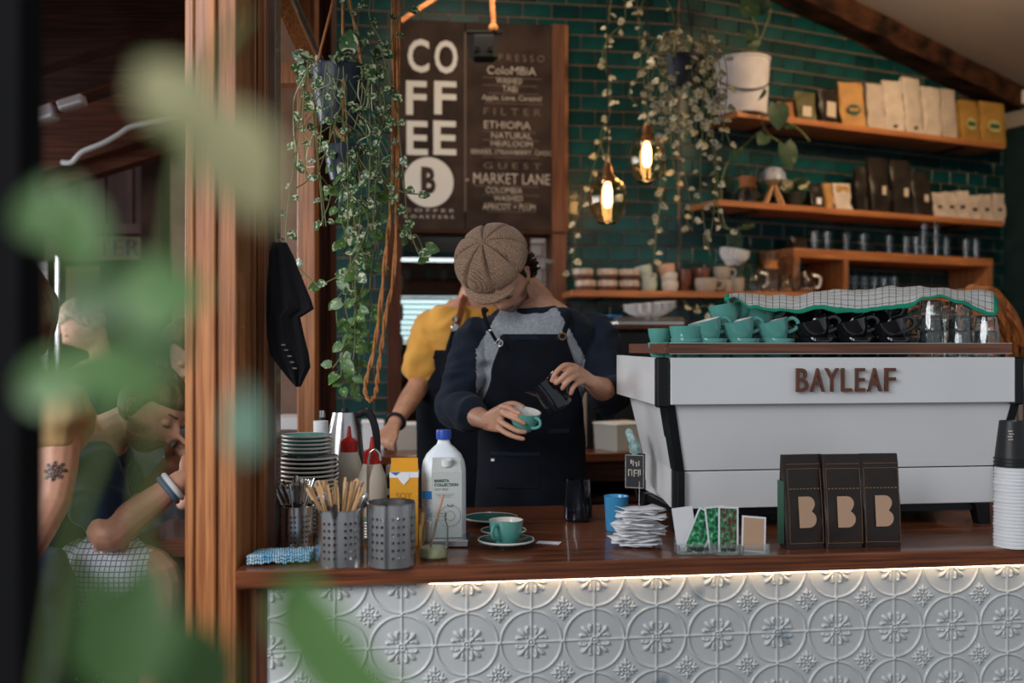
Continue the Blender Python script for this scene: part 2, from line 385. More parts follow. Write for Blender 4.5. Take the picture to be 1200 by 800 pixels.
upright(306, 321, 2.46, .03, 0, .995, m=mat('sea_green_glass_edge', (.12, .22, .20), .2, coat=.6))
a = P(288.5, 553, 2.556)
mb = MB().box((0, 0, 0), (.020, .004, .128), bev=.002)
o = mb.build('lock_plate', STEEL, jamb, False); o.location = a
o2 = MB().box((0, -.0005, .012), (.008, .006, .035)).build('lock_slot', BLKP, o, False)
for dz in (-.03, -.042): MB().lathe([(0, 0), (.003, 0), (.003, .001), (0, .0015)], 10, 0, Matrix.Translation((0, -.002, dz)) @ Matrix.Rotation(PI/2, 4, 'X')).build('screw', STEELP, o)
# inner window frame left of the wall: wood upright, dark upright, head and raking rail
upright(348, 369, 3.7, .08, 0, 3.9, WD_POST); upright(370, 388, 3.85, .12, 0, 3.9, WD_DKZ)
o = MB().box(P(338, 88, 3.75), (.13, .07, .075)).build('trim_31', WD_POST, None, False); o['kind'] = 'structure'
a = P(320, -25, 3.3); b = P(368, 82, 3.6)
o = rough_beam('trim_32', a, b, .05, .055, WD_POST, up=(0, 1, 0), jit=.0005); o['kind'] = 'structure'
o = rough_beam('trim_33', a+V((.04, -.05, .012)), b+V((.04, -.05, .012)), .012, .012, STEEL, up=(0, 1, 0), jit=0); o['kind'] = 'structure'
struct('trim_34', pbox(318, 352, 489, 503, 3.9, .2), WHITE)
# ---------------------------------------------------------------- kitchen hatch and what shows through it
def ftrim(n, px0, px1, py0, py1, t, dep, m):
    s0, z1 = WF.at(px0, py0, t); s1, z0 = WF.at(px1, py1, t); struct('trim_%d' % n, wbox(WF, s0, s1, t, t+dep, z0, z1), m)
ftrim(41, 454, 470, 262, 508, -.05, .2, WD_DKZ); ftrim(42, 647, 664, 28, 508, -.05, .2, woodmat('red_brown_board', (.10,.035,.018), (.20,.075,.035), 'Z'))
ftrim(43, 463, 662, 264, 275, -.04, .2, WD_DK); ftrim(44, 610, 622, 272, 500, .02, .14, WD_DKZ); ftrim(45, 455, 664, 500, 512, -.06, .2, WD_DK)
kit = MB(); wbox(WF, hs0-1.2, hs1+.4, 2.3, 2.4, 0, 3.2, kit); wbox(WF, hs0-1.3, hs0-1.2, .16, 2.3, 0, 3.2, kit); wbox(WF, hs1+.3, hs1+.4, .16, 2.3, 0, 3.2, kit); wbox(WF, hs0-1.3, hs1+.4, .16, 2.4, 3.2, 3.25, kit)
struct('wall_kitchen', kit, WALLB)
bp_ = WF.at(616, 500, .9); bq_ = WF.at(655, 255, .9)
pillar = struct('wall_pillar', wbox(WF, bp_[0], bq_[0]+.1, .9, 1.1, 0, 3.0), GROUT)
bme = MB().box((0, 0, 0), (.20, .012, .068), bev=.003).mesh(BRICKW, False); bmh = MB().box((0, 0, 0), (.095, .012, .068), bev=.003).mesh(BRICKW, False)
for r in range(20):
    z = bp_[1]-.3+r*.076
    if r % 2: link('brick', bme, pillar, Matrix.Translation(WF.pt(bp_[0]+.11, .897, z)) @ Matrix.Rotation(TH, 4, 'Z'))
    else:
        for k in (.055, .16, .265): link('brick', bmh, pillar, Matrix.Translation(WF.pt(bp_[0]+k, .897, z)) @ Matrix.Rotation(TH, 4, 'Z'))
DAY = mat('daylit_pane', (.8, .95, 1), .5, emit=1.25, ecol=(.85, .97, 1.0))
def kwin(n, px0, px1, py0, py1, slats, t=2.2):
    s0, z1 = WF.at(px0, py0, t); s1, z0 = WF.at(px1, py1, t)
    fr = MB(); e = .03
    for a, b, c, d in ((s0-e, s0, z0-e, z1+e), (s1, s1+e, z0-e, z1+e), (s0, s1, z0-e, z0), (s0, s1, z1, z1+e)): wbox(WF, a, b, t-.03, t+.05, c, d, fr)
    f = fr.build('window_%d' % n, WD_DK, None, False); f['kind'] = 'structure'
    wbox(WF, s0, s1, t+.04, t+.05, z0, z1).build('pane', DAY, f, False)
    for k in range(slats):
        z = z0+(k+.5)*(z1-z0)/slats
        mb = MB(); mb.add([WF.pt(s, tt, zz) for s in (s0, s1) for tt, zz in ((t-.02, z-.012), (t+.03, z+.008), (t+.03, z+.013), (t-.02, z-.007))],
                          [(0,1,2,3),(7,6,5,4),(0,4,5,1),(1,5,6,2),(2,6,7,3),(3,7,4,0)])
        mb.build('slat', mat('teal_slat_%d' % k, (.25, .55, .52), .4) if k == 0 else bpy.data.materials['teal_slat_0'], f, False)
kwin(1, 466, 552, 347, 402, 9); kwin(2, 462, 545, 298, 307, 0)
for i, (a, b, c, d, m) in enumerate(((462, 548, 310, 327, BRICKW), (462, 612, 328, 344, WD_SH), (462, 612, 405, 432, WD_DK), (462, 612, 436, 462, WD_DK), (462, 612, 466, 500, WD_DK))):
    s0, z1 = WF.at(a, c, 2.0); s1, z0 = WF.at(b, d, 2.0)
    struct('trim_%d' % (50+i), wbox(WF, s0, s1, 2.0, 2.12, z0, z1), m)
s0, z1 = WF.at(455, 272, 1.2); s1, z0 = WF.at(610, 296, 1.2); 
hd = tag(wbox(WF, s0, s1, 1.2, 1.7, z0, z1).build('range_hood', BLKM, None, False), 'long black hood seen through the hatch above the daylit strip', 'hood')
kb = WF.pt(WF.at(540, 0, 1.9)[0], 1.9, WF.at(540, 345, 1.9)[1]+.095)
for i, (px, c) in enumerate(((502, (.3, .6, .55)), (520, (.75, .8, .8)), (476, (.75, .78, .8)))):
    q = WF.loc(px, 327.5, 1.98); q.z = WF.at(px, 328, 2.0)[1]+.001
    tag(MB().lathe([(0,0),(.022,0),(.028,.03),(.028,.07),(.024,.07),(.02,.01),(0,.008)], 14).build('tumbler', mat('tumbler_%d' % i, c, .4), None), 
        ['teal tumbler on the kitchen shelf seen through the hatch', 'white tumbler on the kitchen shelf, right of the teal one', 'white tumbler at the left end of the kitchen shelf through the hatch'][i], 'tumbler', 'tumblers in the kitchen').location = q
spot_lamp('kitchen_fill_light', WF.pt(hs1-.35, .55, 2.6), 9, (1, .95, .88), .08)  # unseen point light added to brighten the brick pillar
# ---------------------------------------------------------------- counter
ctr = thing('bar_counter', 'long dark red wooden bar counter faced with white pressed tin', 'counter', (0, 2.42, 0), TH)
SL, SR = CF.at(276, 669, 0)[0], 1.75
DEPTH = .86
mb = MB()
# top as three long planks with fine joints
for k, (t0, t1) in enumerate(((0, .285), (.2865, .572), (.5735, DEPTH))):
    MB().box(((SL+SR)/2, (t0+t1)/2, CT-.021), (SR-SL, t1-t0, .042), bev=.003).build('worktop_plank', WD_CT, ctr, False)
PER = .1545; TP = .03
ZR = .844; HZT = .998
def tin_height(X, Y):
    """relief of one pressed repeat; X, Y in periods, a circle centred at 0,0, corners at half"""
    def rid(d, wd): return np.clip(1-(d/wd)**2, 0, 1)**.8
    def blob(cx, cy, ang, a, b, tip=0.0):
        ca, sa = math.cos(ang), math.sin(ang); u = (X-cx)*ca+(Y-cy)*sa; v = -(X-cx)*sa+(Y-cy)*ca
        bb = b*(1+tip*np.clip(u/a, -1, 1)); return np.clip(1-(u/a)**2-(v/bb)**2, 0, 1)**.5
    r = np.hypot(X, Y); h = np.zeros_like(X)
    h = np.maximum(h, rid(np.abs(r-.478), .020)*.55)
    h = np.maximum(h, rid(np.minimum(np.abs(X), np.abs(Y)), .016)*.5)
    for a in range(4):                     # quatrefoil of fleur-de-lys in the circle
        th = PI/4+a*PI/2; ct, st = math.cos(th), math.sin(th)
        h = np.maximum(h, blob(.205*ct, .205*st, th, .085, .034, .35)*.9)
        h = np.maximum(h, blob(.11*ct, .11*st, th, .05, .018)*.8)
        for sg in (-1, 1):
            q = th+sg*.36; h = np.maximum(h, blob(.185*math.cos(q), .185*math.sin(q), th+sg*.62, .066, .022, .3)*.8)
            q = th+sg*.50; h = np.maximum(h, blob(.232*math.cos(q), .232*math.sin(q), 0, .026, .026)*.8)
    h = np.maximum(h, rid(np.abs(r-.052), .016)*.7); h = np.maximum(h, rid(r, .028)*.95)
    for cx, cy in ((.5,0),(-.5,0),(0,.5),(0,-.5)): h = np.maximum(h, rid(np.hypot(X-cx, Y-cy), .032)*.85)
    for cx in (-.5, .5):                   # small flower between the circles
        for cy in (-.5, .5):
            d = np.hypot(X-cx, Y-cy); h = np.maximum(h, rid(np.abs(d-.05), .014)*.6); h = np.maximum(h, rid(d, .02)*.9)
            for a in range(4):
                th = a*PI/2; h = np.maximum(h, blob(cx+.125*math.cos(th), cy+.125*math.sin(th), th, .062, .026, -.35)*.75)
                for sg in (-1, 1):
                    h = np.maximum(h, blob(cx+.12*math.cos(th+sg*.36), cy+.12*math.sin(th+sg*.36), th+sg*1.1, .036, .018)*.6)
                q = th+PI/4; h = np.maximum(h, blob(cx+.085*math.cos(q), cy+.085*math.sin(q), q, .04, .022, .4)*.6)
    return h
def tin_mesh(x0, x1, y0, y1, n=84):
    nx = int(n*(x1-x0)); ny = int(n*(y1-y0)); X, Y = np.meshgrid(np.linspace(x0, x1, nx+1), np.linspace(y0, y1, ny+1))
    H = tin_height(X, Y)*.0088; me = bpy.data.meshes.new('tin')
    vs = np.stack([X*PER, -H, Y*PER], -1).reshape(-1, 3)
    i = np.arange(nx*ny); c = i % nx; r = i//nx; a = r*(nx+1)+c
    fs = np.stack([a, a+1, a+nx+2, a+nx+1], -1)
    me.from_pydata(vs.tolist(), [], fs.tolist()); me.materials.append(TIN); me.polygons.foreach_set('use_smooth', [True]*len(fs)); return me
TIN = mat('painted_pressed_tin', (.60, .61, .61), .40, col2=(.54, .56, .565), vscale=7, coat=.15)
nt = TIN.node_tree; b = nt.nodes['Principled BSDF']; ramp = [n for n in nt.nodes if n.type == 'VALTORGB'][0]   # a few rubbed dark patches
tcg = nt.nodes.new('ShaderNodeNewGeometry'); nz = nt.nodes.new('ShaderNodeTexNoise'); nz.inputs['Scale'].default_value = 9; nz.inputs['Detail'].default_value = 1
nt.links.new(tcg.outputs['Position'], nz.inputs[0]); r2 = nt.nodes.new('ShaderNodeValToRGB')
r2.color_ramp.elements[0].position = .70; r2.color_ramp.elements[1].position = .78; nt.links.new(nz.outputs[0], r2.inputs[0])
mx = nt.nodes.new('ShaderNodeMixRGB'); nt.links.new(r2.outputs[0], mx.inputs[0]); nt.links.new(ramp.outputs[0], mx.inputs[1])
mx.inputs[2].default_value = (.26, .32, .36, 1); nt.links.new(mx.outputs[0], b.inputs['Base Color'])
full, halfx = tin_mesh(-.5, .5, -.5, .5), tin_mesh(0, .5, -.5, .5)
ftop, htop = tin_mesh(-.5, .5, -.5, 0), tin_mesh(0, .5, -.5, 0)
SC0 = CF.at(547.2, 760, TP)[0]-3*PER
for i in range(0, 13):
    for j in range(0, 6):
        me = (htop if i == 0 else ftop) if j == 0 else (halfx if i == 0 else full)
        link('tin_panel', me, ctr, Matrix.Translation((SC0+i*PER, TP, ZR+PER-j*PER)))
MB().box(((SC0+SR)/2, TP+.03, .5), (SR-SC0, .05, .99)).build('front_board', WHITE, ctr, False)
MB().box(((SC0+SR)/2, TP-.003, .05), (SR-SC0, .012, .10)).build('kick_board', BLKM, ctr, False)
MB().box((SL+.06, .45, .5), (.04, .8, .99)).build('end_panel', WD_DKZ, ctr, False)
LED = mat('warm_led_strip', (1, .8, .5), .5, emit=8, ecol=(1.0, .76, .50))
l0 = CF.at(503, 0, .02)[0]
MB().box(((l0+SR)/2, .016, .9955), (SR-l0, .006, .003)).build('led_strip', LED, ctr, False)
# ---------------------------------------------------------------- back bench
BZ = 1.08
bb = thing('back_bench', 'dark wooden back bench behind the baristas with open shelves below', 'bench', WF.pt(0, 0, 0), TH)
s0 = WF.at(385, 0, -.8)[0]
MB().box(((s0+1.35)/2, -.40, BZ-.02), (1.35-s0, .78, .04), bev=.003).build('bench_top', WD_CT, bb, False)
MB().box(((s0+1.35)/2, -.74, BZ-.085), (1.35-s0, .02, .09)).build('front_rail', WD_DK, bb, False)
for k in range(7): MB().box((s0+.03+k*(1.32-s0)/6.05, -.72, (BZ-.04)/2), (.05, .05, BZ-.04)).build('leg', WD_DKZ, bb, False)
for z in (.2, .62, .86): MB().box(((s0+1.35)/2, -.40, z), (1.35-s0, .62, .025)).build('shelf', WD_DK, bb, False)
MB().box(((s0+1.35)/2, -.06, .54), (1.35-s0, .02, 1.0)).build('back_panel', BLKM, bb, False)
for px, z, m, lb, wd in ((706, .634, KRAFT, 'brown cardboard box on the bench shelf behind the barista', .22), (742, .634, KRAFT2, 'mustard cardboard box low on the shelf near the machine corner', .10)):
    q = WF.loc(px, 0, -.56); q.z = z
    o = thing('cardboard_box', lb, 'box', q, TH); MB().box((0, 0, .08), (wd, .2, .16)).build('carton', m, o, False); MB().box((0, -.102, .115), (wd*.6, .003, .04)).build('sticker', LABEL, o, False)
# ---------------------------------------------------------------- the room left of the post
def rafter(n, px0, py0, px1, py1, Y, thick, dep, m, seed=0):
    a = P(px0, py0, Y)+V((0, dep/2, 0)); b = P(px1, py1, Y)+V((0, dep/2, 0))
    o = rough_beam('trim_%d' % n, a, b, dep, thick*Y/F_PX, m, up=(0, 0, 1), seed=seed, jit=.003); o['kind'] = 'structure'
RB = woodmat('lit_tone_red_board', (.045, .013, .007), (.13, .038, .018), 'X', rough=.55)  # paler copy of the dark red wood, light put into its colour
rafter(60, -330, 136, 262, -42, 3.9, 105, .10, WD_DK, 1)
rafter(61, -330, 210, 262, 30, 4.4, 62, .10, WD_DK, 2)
rafter(62, -330, 243, 262, 56, 4.2, 4, .06, RB, 3)  # thin pale strip standing for a lit board edge
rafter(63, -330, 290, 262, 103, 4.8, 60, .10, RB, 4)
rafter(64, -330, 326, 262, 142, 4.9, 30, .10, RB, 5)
cb = [P(x, y, 4.7) for x, y in ((72, 190), (84, 190), (96, 178), (120, 168), (138, 158), (152, 149), (175, 143), (215, 134))]
tag(MB().tube(spline(cb, 5), .011, 8).build('ceiling_cable', WHITE, None), 'white cable looping along the dark red roof boards left of the post', 'cable')
for (x0, x1, y0, y1, lb) in ((28, 66, 124, 148, 'pale square fitting fixed to the dark rafters, at the far left'), (69, 100, 113, 129, 'smaller pale fitting fixed to the rafters, right of the square one')):
    a = P((x0+x1)/2, (y0+y1)/2, 4.15); o = thing('light_fitting', lb, 'light fitting', a, (0, math.radians(-17), 0))
    wd, ht = (x1-x0)/F_PX*4.15, (y1-y0)/F_PX*4.15*.8
    MB().box((0, 0, 0), (wd, .05, ht), bev=.006).build('housing', mat('pale_fitting_'+str(x0), (.42, .36, .38), .5), o, False)
    MB().box((0, -.03, -ht*.3), (wd*.9, .02, ht*.22), bev=.004).build('lip', WHITE, o, False)
wp = struct('wall_left_back', pbox(-430, 345, -200, 1100, 6.3, .1), WALLB)
for k in range(9):
    x0 = 28+k*32.5
    pbox(x0, x0+30, 150, 262, 6.2, .05).build('plank', PLANKM, wp, False)
struct('trim_70', pbox(20, 345, 262, 274, 6.1, .08), PLANKM)
sg = thing('sign_strip', 'long dim sign strip with dark capital letters below the plank wall', 'sign', P(150, 291, 6.0))
MB().box((0, .02, 0), (1.0, .03, .14)).build('panel', mat('sign_brown', (.10, .075, .04), .6), sg, False)
text('TERE', .14, (-.03, -.003, 0), BLKM, sg, space=1.1)
struct('window_3', pbox(170, 216, 279, 303, 6.05, .03), mat('amber_glass', (.30, .12, .03), .3, emit=.25, ecol=(.6, .25, .06)))
bw = struct('wall_brick', pbox(34, 56, 305, 560, 5.9, .1), GROUT)
for r in range(24):
    y = 307+r*8.6
    pbox(34.5, 55.5, y, y+7.4, 5.885, .02).build('brick', BRICKW, bw, False)
w4 = MB(); 
for a, b, c, d in ((170, 174, 360, 425), (212, 216, 360, 425), (170, 216, 357, 361), (170, 216, 424, 428)): pbox(a, b, c, d, 6.0, .06, w4)
w4 = w4.build('window_4', WD_DK, None, False); w4['kind'] = 'structure'
pbox(174, 212, 361, 424, 6.05, .01).build('pane', mat('dim_daylight_pane', (.5, .7, .75), .5, emit=.55, ecol=(.55, .75, .8)), w4, False)
for k in range(8): pbox(174, 212, 362+k*7.8, 366+k*7.8, 6.0, .03).build('slat', STEEL, w4, False)
o = MB().tube([P(69, 300, 5.5), P(69, 700, 5.5)], .02, 12).build('trim_71', STEEL, None); o['kind'] = 'structure'
struct('trim_72', pbox(78, 116, 312, 372, 5.9, .03), mat('tan_panel', (.16, .11, .05), .7))
# dark door jamb close on the left
struct('trim_80', MB().box((-.67, .98, 1.6), (.42, .05, 3.2)), JAMBK)
# ================================================================ ESPRESSO MACHINE
mL = P(770, 475, 2.78)                                   # front left foot of the upper fascia
MF = Frame((mL.x, mL.y), TH)
mach = thing('espresso_machine', 'wide white espresso machine with wooden letters and a tapered front, on the counter', 'espresso machine', (mL.x, mL.y, CT), TH)
def mz(py): return EYE-(py-HZ)/F_PX*2.80-CT
Z0, Z1, Z2, Z3 = mz(599), mz(553), mz(474), mz(419)
MW = MF.at(1190, 450, 0)[0]; MD = .46
def sx(px, t=0): return MF.at(px, 450, t)[0]
MB().box((MW/2+.018, .006, (Z2+Z3)/2), (MW-.036-.004, .016, Z3-Z2), bev=.002).build('front_fascia', WHITE, mach, False)
# mid body: a taper, wide above
xa, xb, xc, xd = sx(785, .05), sx(1179, .05), sx(799, .05), sx(1164, .05)
def hexa(mb, f, b, mi=0):       # front quad, back quad (bl, br, tr, tl)
    return mb.add(f+b, [(0,1,2,3),(7,6,5,4),(0,4,5,1),(1,5,6,2),(2,6,7,3),(3,7,4,0)], mi)
mb = hexa(MB(), [(xc, .045, Z1), (xd, .045, Z1), (xb, .02, Z2), (xa, .02, Z2)], [(xc, .40, Z1), (xd, .40, Z1), (xb, .43, Z2), (xa, .43, Z2)])
mb.build('front_panel', WHITE, mach, False)
mb = MB().box(((xc+xd)/2, .235, (Z0+Z1)/2-.002), (xd-xc, .38, Z1-Z0-.004), bev=.002); mb.build('lower_panel', WHITE, mach, False)
for s, x0, x1 in ((-1, 0, .034), (1, MW-.006, MW+.026)):
    MB().box(((x0+x1)/2, .012, (Z2+Z3)/2-.003), (x1-x0, .03, Z3-Z2+.008), bev=.004).build('corner_trim', BLKM, mach, False)
for s, a, b, xo in ((-1, xa, xc, 0), (1, xb, xd, 0)):
    w_ = .020
    mb = hexa(MB(), [(b-w_, .040, Z1), (b+w_*.2, .040, Z1), (a+w_*.2, .015, Z2), (a-w_, .015, Z2)], [(b-w_, .10, Z1), (b+w_*.2, .10, Z1), (a+w_*.2, .09, Z2), (a-w_, .09, Z2)]) if s < 0 else \
         hexa(MB(), [(b-w_*.2, .040, Z1), (b+w_, .040, Z1), (a+w_, .015, Z2), (a-w_*.2, .015, Z2)], [(b-w_*.2, .10, Z1), (b+w_, .10, Z1), (a+w_, .09, Z2), (a-w_*.2, .09, Z2)])
    mb.build('slanted_trim', BLKM, mach, False)
    MB().box((xc-.008 if s < 0 else xd+.008, .06, (Z0+Z1)/2), (.022, .06, Z1-Z0), bev=.002).build('corner_trim', BLKM, mach, False)
# white side cheeks
for s, x0 in ((-1, .001), (1, MW+.004)):
    q = .014
    mb = hexa(MB(), [(x0, .03, Z2), (x0+q, .03, Z2), (x0+q, .03, Z3), (x0, .03, Z3)], [(x0, MD, Z2+.01), (x0+q, MD, Z2+.01), (x0+q, MD, Z3+.004), (x0, MD, Z3+.004)])
    mb.build('side_fascia', WHITE, mach, False)
    e = .02*(1 if s < 0 else -1)
    fa = xa if s < 0 else xb; fc = xc if s < 0 else xd
    x_, y_ = (fa-.018, fc-.022) if s < 0 else (fa+.004, fc+.006)
    mb = hexa(MB(), [(y_, .09, Z1), (y_+q, .09, Z1), (x_+q, .08, Z2), (x_, .08, Z2)], [(y_, MD-.08, Z1+.02), (y_+q, MD-.08, Z1+.02), (x_+q, MD-.04, Z2), (x_, MD-.04, Z2)])
    mb.build('side_panel', WHITE, mach, False)
    mb = hexa(MB(), [(y_, .085, Z0), (y_+q, .085, Z0), (y_+q, .085, Z1), (y_, .085, Z1)], [(y_, MD-.08, Z0+.05), (y_+q, MD-.08, Z0+.05), (y_+q, MD-.08, Z1+.02), (y_, MD-.08, Z1+.02)])
    mb.build('side_lower_panel', WHITE, mach, False)
MB().box((MW/2+.01, .24, (Z2+Z3)/2-.01), (MW-.03, MD-.06, Z3-Z2-.03)).build('core', BLKM, mach, False)
MB().box((MW/2+.01, .235, Z3-.012), (MW-.02, MD-.02, .004)).build('cup_tray', STEEL, mach, False)
MB().box((MW/2, .235, Z0-.012), (xd-xc-.02, .36, .02)).build('base_plate', BLKM, mach, False)
for x in [xc+.02+k*.016 for k in range(52)]: pass
for x, y in ((xc-.01, .06), (xd-.03, .06), (xc-.01, .37), (xd-.03, .37)):
    s = -1 if x < MW/2 else 1
    hexa(MB(), [(x-.018, y-.015, 0), (x+.018, y-.015, 0), (x+.022-s*.01, y-.02, Z0), (x-.022-s*.01, y-.02, Z0)],
         [(x-.018, y+.015, 0), (x+.018, y+.015, 0), (x+.022-s*.01, y+.02, Z0), (x-.022-s*.01, y+.02, Z0)]).build('foot', BLKM, mach, False)
# group heads and portafilters on the barista side
for k in range(3):
    x = .2+k*.32
    g = MB().lathe([(0, -.10), (.034, -.10), (.036, -.06), (.03, 0), (0, 0)], 16, 0, None, (x, MD+.03, Z2+.02)).build('group_head', STEELP, mach)
    MB().tube([(x, MD+.05, Z2-.07), (x, MD+.12, Z2-.075), (x, MD+.19, Z2-.085)], [.012, .012, .015], 10).build('portafilter_handle', BLKP, g)
# wooden gallery rail round the cups
rz0, rz1 = mz(414), mz(402.3)
yR = .012
rail = MB(); rx0, rx1 = sx(783, yR), sx(1184, yR)
def railbar(mb, a, b, wd, mi=0): 
    a = V(a); b = V(b); d = (b-a).normalized(); n = V((-d.y, d.x, 0))*wd/2
    f = [(a-n+V((0,0,z))) for z in (rz0, rz1)]; 
    vs = [a-n, b-n, b+n, a+n]; vs = [V((v.x, v.y, z)) for z in (rz0, rz1) for v in vs]
    return mb.add(vs, [(0,1,2,3),(7,6,5,4),(0,4,5,1),(1,5,6,2),(2,6,7,3),(3,7,4,0)], mi)
lx0 = sx(752, .36)
railbar(MB(), (rx0, yR, 0), (rx1, yR, 0), .016).build('gallery_rail', woodmat('rail_wood', (.10,.035,.02), (.23,.085,.045), 'X'), mach, False)
railbar(MB(), (rx0, yR, 0), (rx0-.012, .36, 0), .016).build('gallery_rail', bpy.data.materials['rail_wood'], mach, False)
railbar(MB(), (rx1-.01, yR+.01, 0), (rx1-.01, .36, 0), .016).build('gallery_rail', bpy.data.materials['rail_wood'], mach, False)
for z in (rz0-.001, rz1+.001): MB().box(((rx0+rx1)/2, yR, z), (rx1-rx0, .018, .0015)).build('metal_edge', STEELP, mach, False)
for x in (rx0+.02, rx1-.02): MB().box((x, yR+.004, (Z3+rz0)/2-.003), (.01, .008, rz0-Z3+.01)).build('rail_post', BLKM, mach, False)
# letters
BRZ = mat('dark_walnut_letters', (.13, .045, .025), .4, var=.15, vscale=20)
lx = [938, 954.5, 973, 990, 1006, 1023, 1042]; lw = [13, 17, 17, 12, 12, 17, 12]
for c, a, b in zip('BAYLEAF', (934.5, 951.5, 968, 987.5, 1004, 1018.5, 1038.5), (948.5, 967.5, 984.5, 999.5, 1015, 1034.5, 1051)):
    s0 = sx(a, -.02); s1 = sx(b, -.02); zt_, zb = mz(431.5), mz(459.5)
    me = text_mesh(c, .1, BRZ, extrude=.0045, offset=.0006)
    xs = [v.co.x for v in me.vertices]; zs = [v.co.z for v in me.vertices]
    me.transform(Matrix.Translation(((s0+s1)/2, -.012, (zt_+zb)/2)) @ Matrix.Diagonal(((s1-s0)/(max(xs)-min(xs)), 1, (zt_-zb)/(max(zs)-min(zs)), 1)) @ Matrix.Translation((-(max(xs)+min(xs))/2, 0, -(max(zs)+min(zs))/2)))
    link('letter', me, mach)
TRAYZ = CT+Z3-.0095
# ================================================================ CUPS
def cup_parts(root, m, mi_, R=.044, H=.062, handle=True):
    k = R/.044; h = H/.062
    prof = [(0, .003), (.020, .003), (.021, 0), (.025, 0), (.026, .003), (.034, .016), (.041, .036), (.0445, .062), (.042, .062), (.038, .037), (.031, .018), (.02, .008), (0, .007)]
    mb = MB(); mb.lathe([(r*k, z*h) for r, z in prof], 28, 0)
    me = mb.mesh([m, mi_]); 
    for p in me.polygons:
        c = p.center; rr = math.hypot(c.x, c.y)
        if p.normal.dot(V((c.x, c.y, 0))) < -1e-9 and c.z > .006*h or (c.z > .005*h and p.normal.z > .6): p.material_index = 1
    link('bowl', me, root)
    if handle:
        pts = spline([(.040*k, 0, .052*h), (.058*k, 0, .054*h), (.069*k, 0, .040*h), (.060*k, 0, .024*h), (.036*k, 0, .019*h)], 5)
        MB().tube(pts, .0042*k, 8, flat=1.3).build('handle', m, root)
def make_cup(label, cat, m, mi_, R=.044, H=.062, group=None, name='coffee_cup'):
    t = thing(name, label, cat, (0, 0, -5), 0, group); cup_parts(t, m, mi_, R, H); return t
def make_saucer(label, m, mi_, R=.072, group=None, name='saucer', rim=None):
    t = thing(name, label, 'saucer', (0, 0, -5), 0, group)
    prof = [(0, .004), (.024, .004), (.026, 0), (.030, 0), (.031, .003), (.052, .007), (.070, .016), (.0725, .0175), (.0715, .0195), (.050, .0105), (.030, .0075), (.0285, .0065), (0, .0065)]
    k = R/.0725; MB().lathe([(r*k, z) for r, z in prof], 36, 0).build('dish', m, t)
    if rim: MB().lathe([(.0722*k, .0155), (.0738*k, .0180), (.0720*k, .0208), (.0695*k, .0196)], 36, 0).build('rim', rim, t)
    return t
tcup = make_cup('', 'cup', TEAL, CREAM, R=.046, H=.063); bcup = make_cup('', 'cup', BLACKC, BLACKC, R=.051, H=.066)
first = {id(tcup): True, id(bcup): True}
def place(proto, loc, rot, label, group=None):
    if first.pop(id(proto), None):
        o = proto; o.location = loc; o.rotation_euler = rot if not isinstance(rot, (int, float)) else (0, 0, rot)
    else: o = dup(proto, loc, rot)
    o['label'] = label
    if group: o['group'] = group
    return o
def mpos(px, t, z): return MF.pt(MF.at(px, 400, t)[0], t, z)
RIMZ = .0575
front = [(805, 'teal'), (833, 'teal'), (871, 'teal'), (912, 'teal'), (958, 'black'), (1003, 'black'), (1047, 'black')]
names_t = ['first', 'second', 'third', 'fourth']
k_t = k_b = 0
TG, BG = 'teal cups stacked along the front of the machine top', 'black cups stacked along the front of the machine top'
LEVELZ = TRAYZ+.0455
for i, (px, c) in enumerate(front):
    pr = tcup if c == 'teal' else bcup
    n = names_t[k_t] if c == 'teal' else ORD[k_b]
    if c == 'teal': k_t += 1
    else: k_b += 1
    z = TRAYZ; g = TG if c == 'teal' else BG
    place(pr, mpos(px, .075, z), random.uniform(.4, 1.0), '%s cup at the bottom of the %s %s stack from the left on the machine' % (c, n, c), g)
    if i == 0: place(pr, mpos(px-1, .075, z+.034), (0, 0, 1.9), 'teal cup set upright in the leftmost front stack on the machine', g); continue
    tilt = math.radians(-15)
    m3 = Matrix.Rotation(TH+random.uniform(-.15, .1), 3, 'Z') @ Matrix.Rotation(tilt, 3, 'Y')
    place(pr, mpos(px-1.5, .075, z+.052), m3.to_euler(), 'tilted %s cup upon the %s %s stack from the left, front row on the machine' % (c, n, c), g)
# upper layer of tilted cups bridging the stacks behind
up = [(852, 'teal', .115, .1, 'wide teal cup on the upper layer beneath the left end of the tea towel'), (893, 'teal', .115, .1, 'teal cup on the upper layer under the towel, right of the wide one'),
      (938, 'black', .115, .095, 'black cup on the upper layer under the towel, nearest the teal cups'), (983, 'black', .115, .097, 'middle black cup on the upper layer under the towel'),
      (1028, 'black', .115, .098, 'black cup on the upper layer under the towel, nearest the glasses')]
for px, c, t, dz, lb in up:
    pr = tcup if c == 'teal' else bcup
    place(pr, mpos(px, .125, TRAYZ), random.uniform(0, 6), lb.replace('on the upper layer', 'holding up the upper layer'), 'cups of the second row on the machine')
    m3 = Matrix.Rotation(TH-.2, 3, 'Z') @ Matrix.Rotation(math.radians(-9), 3, 'Y')
    place(pr, mpos(px, .145, TRAYZ+dz), m3.to_euler(), lb, 'cups of the upper layer on the machine')
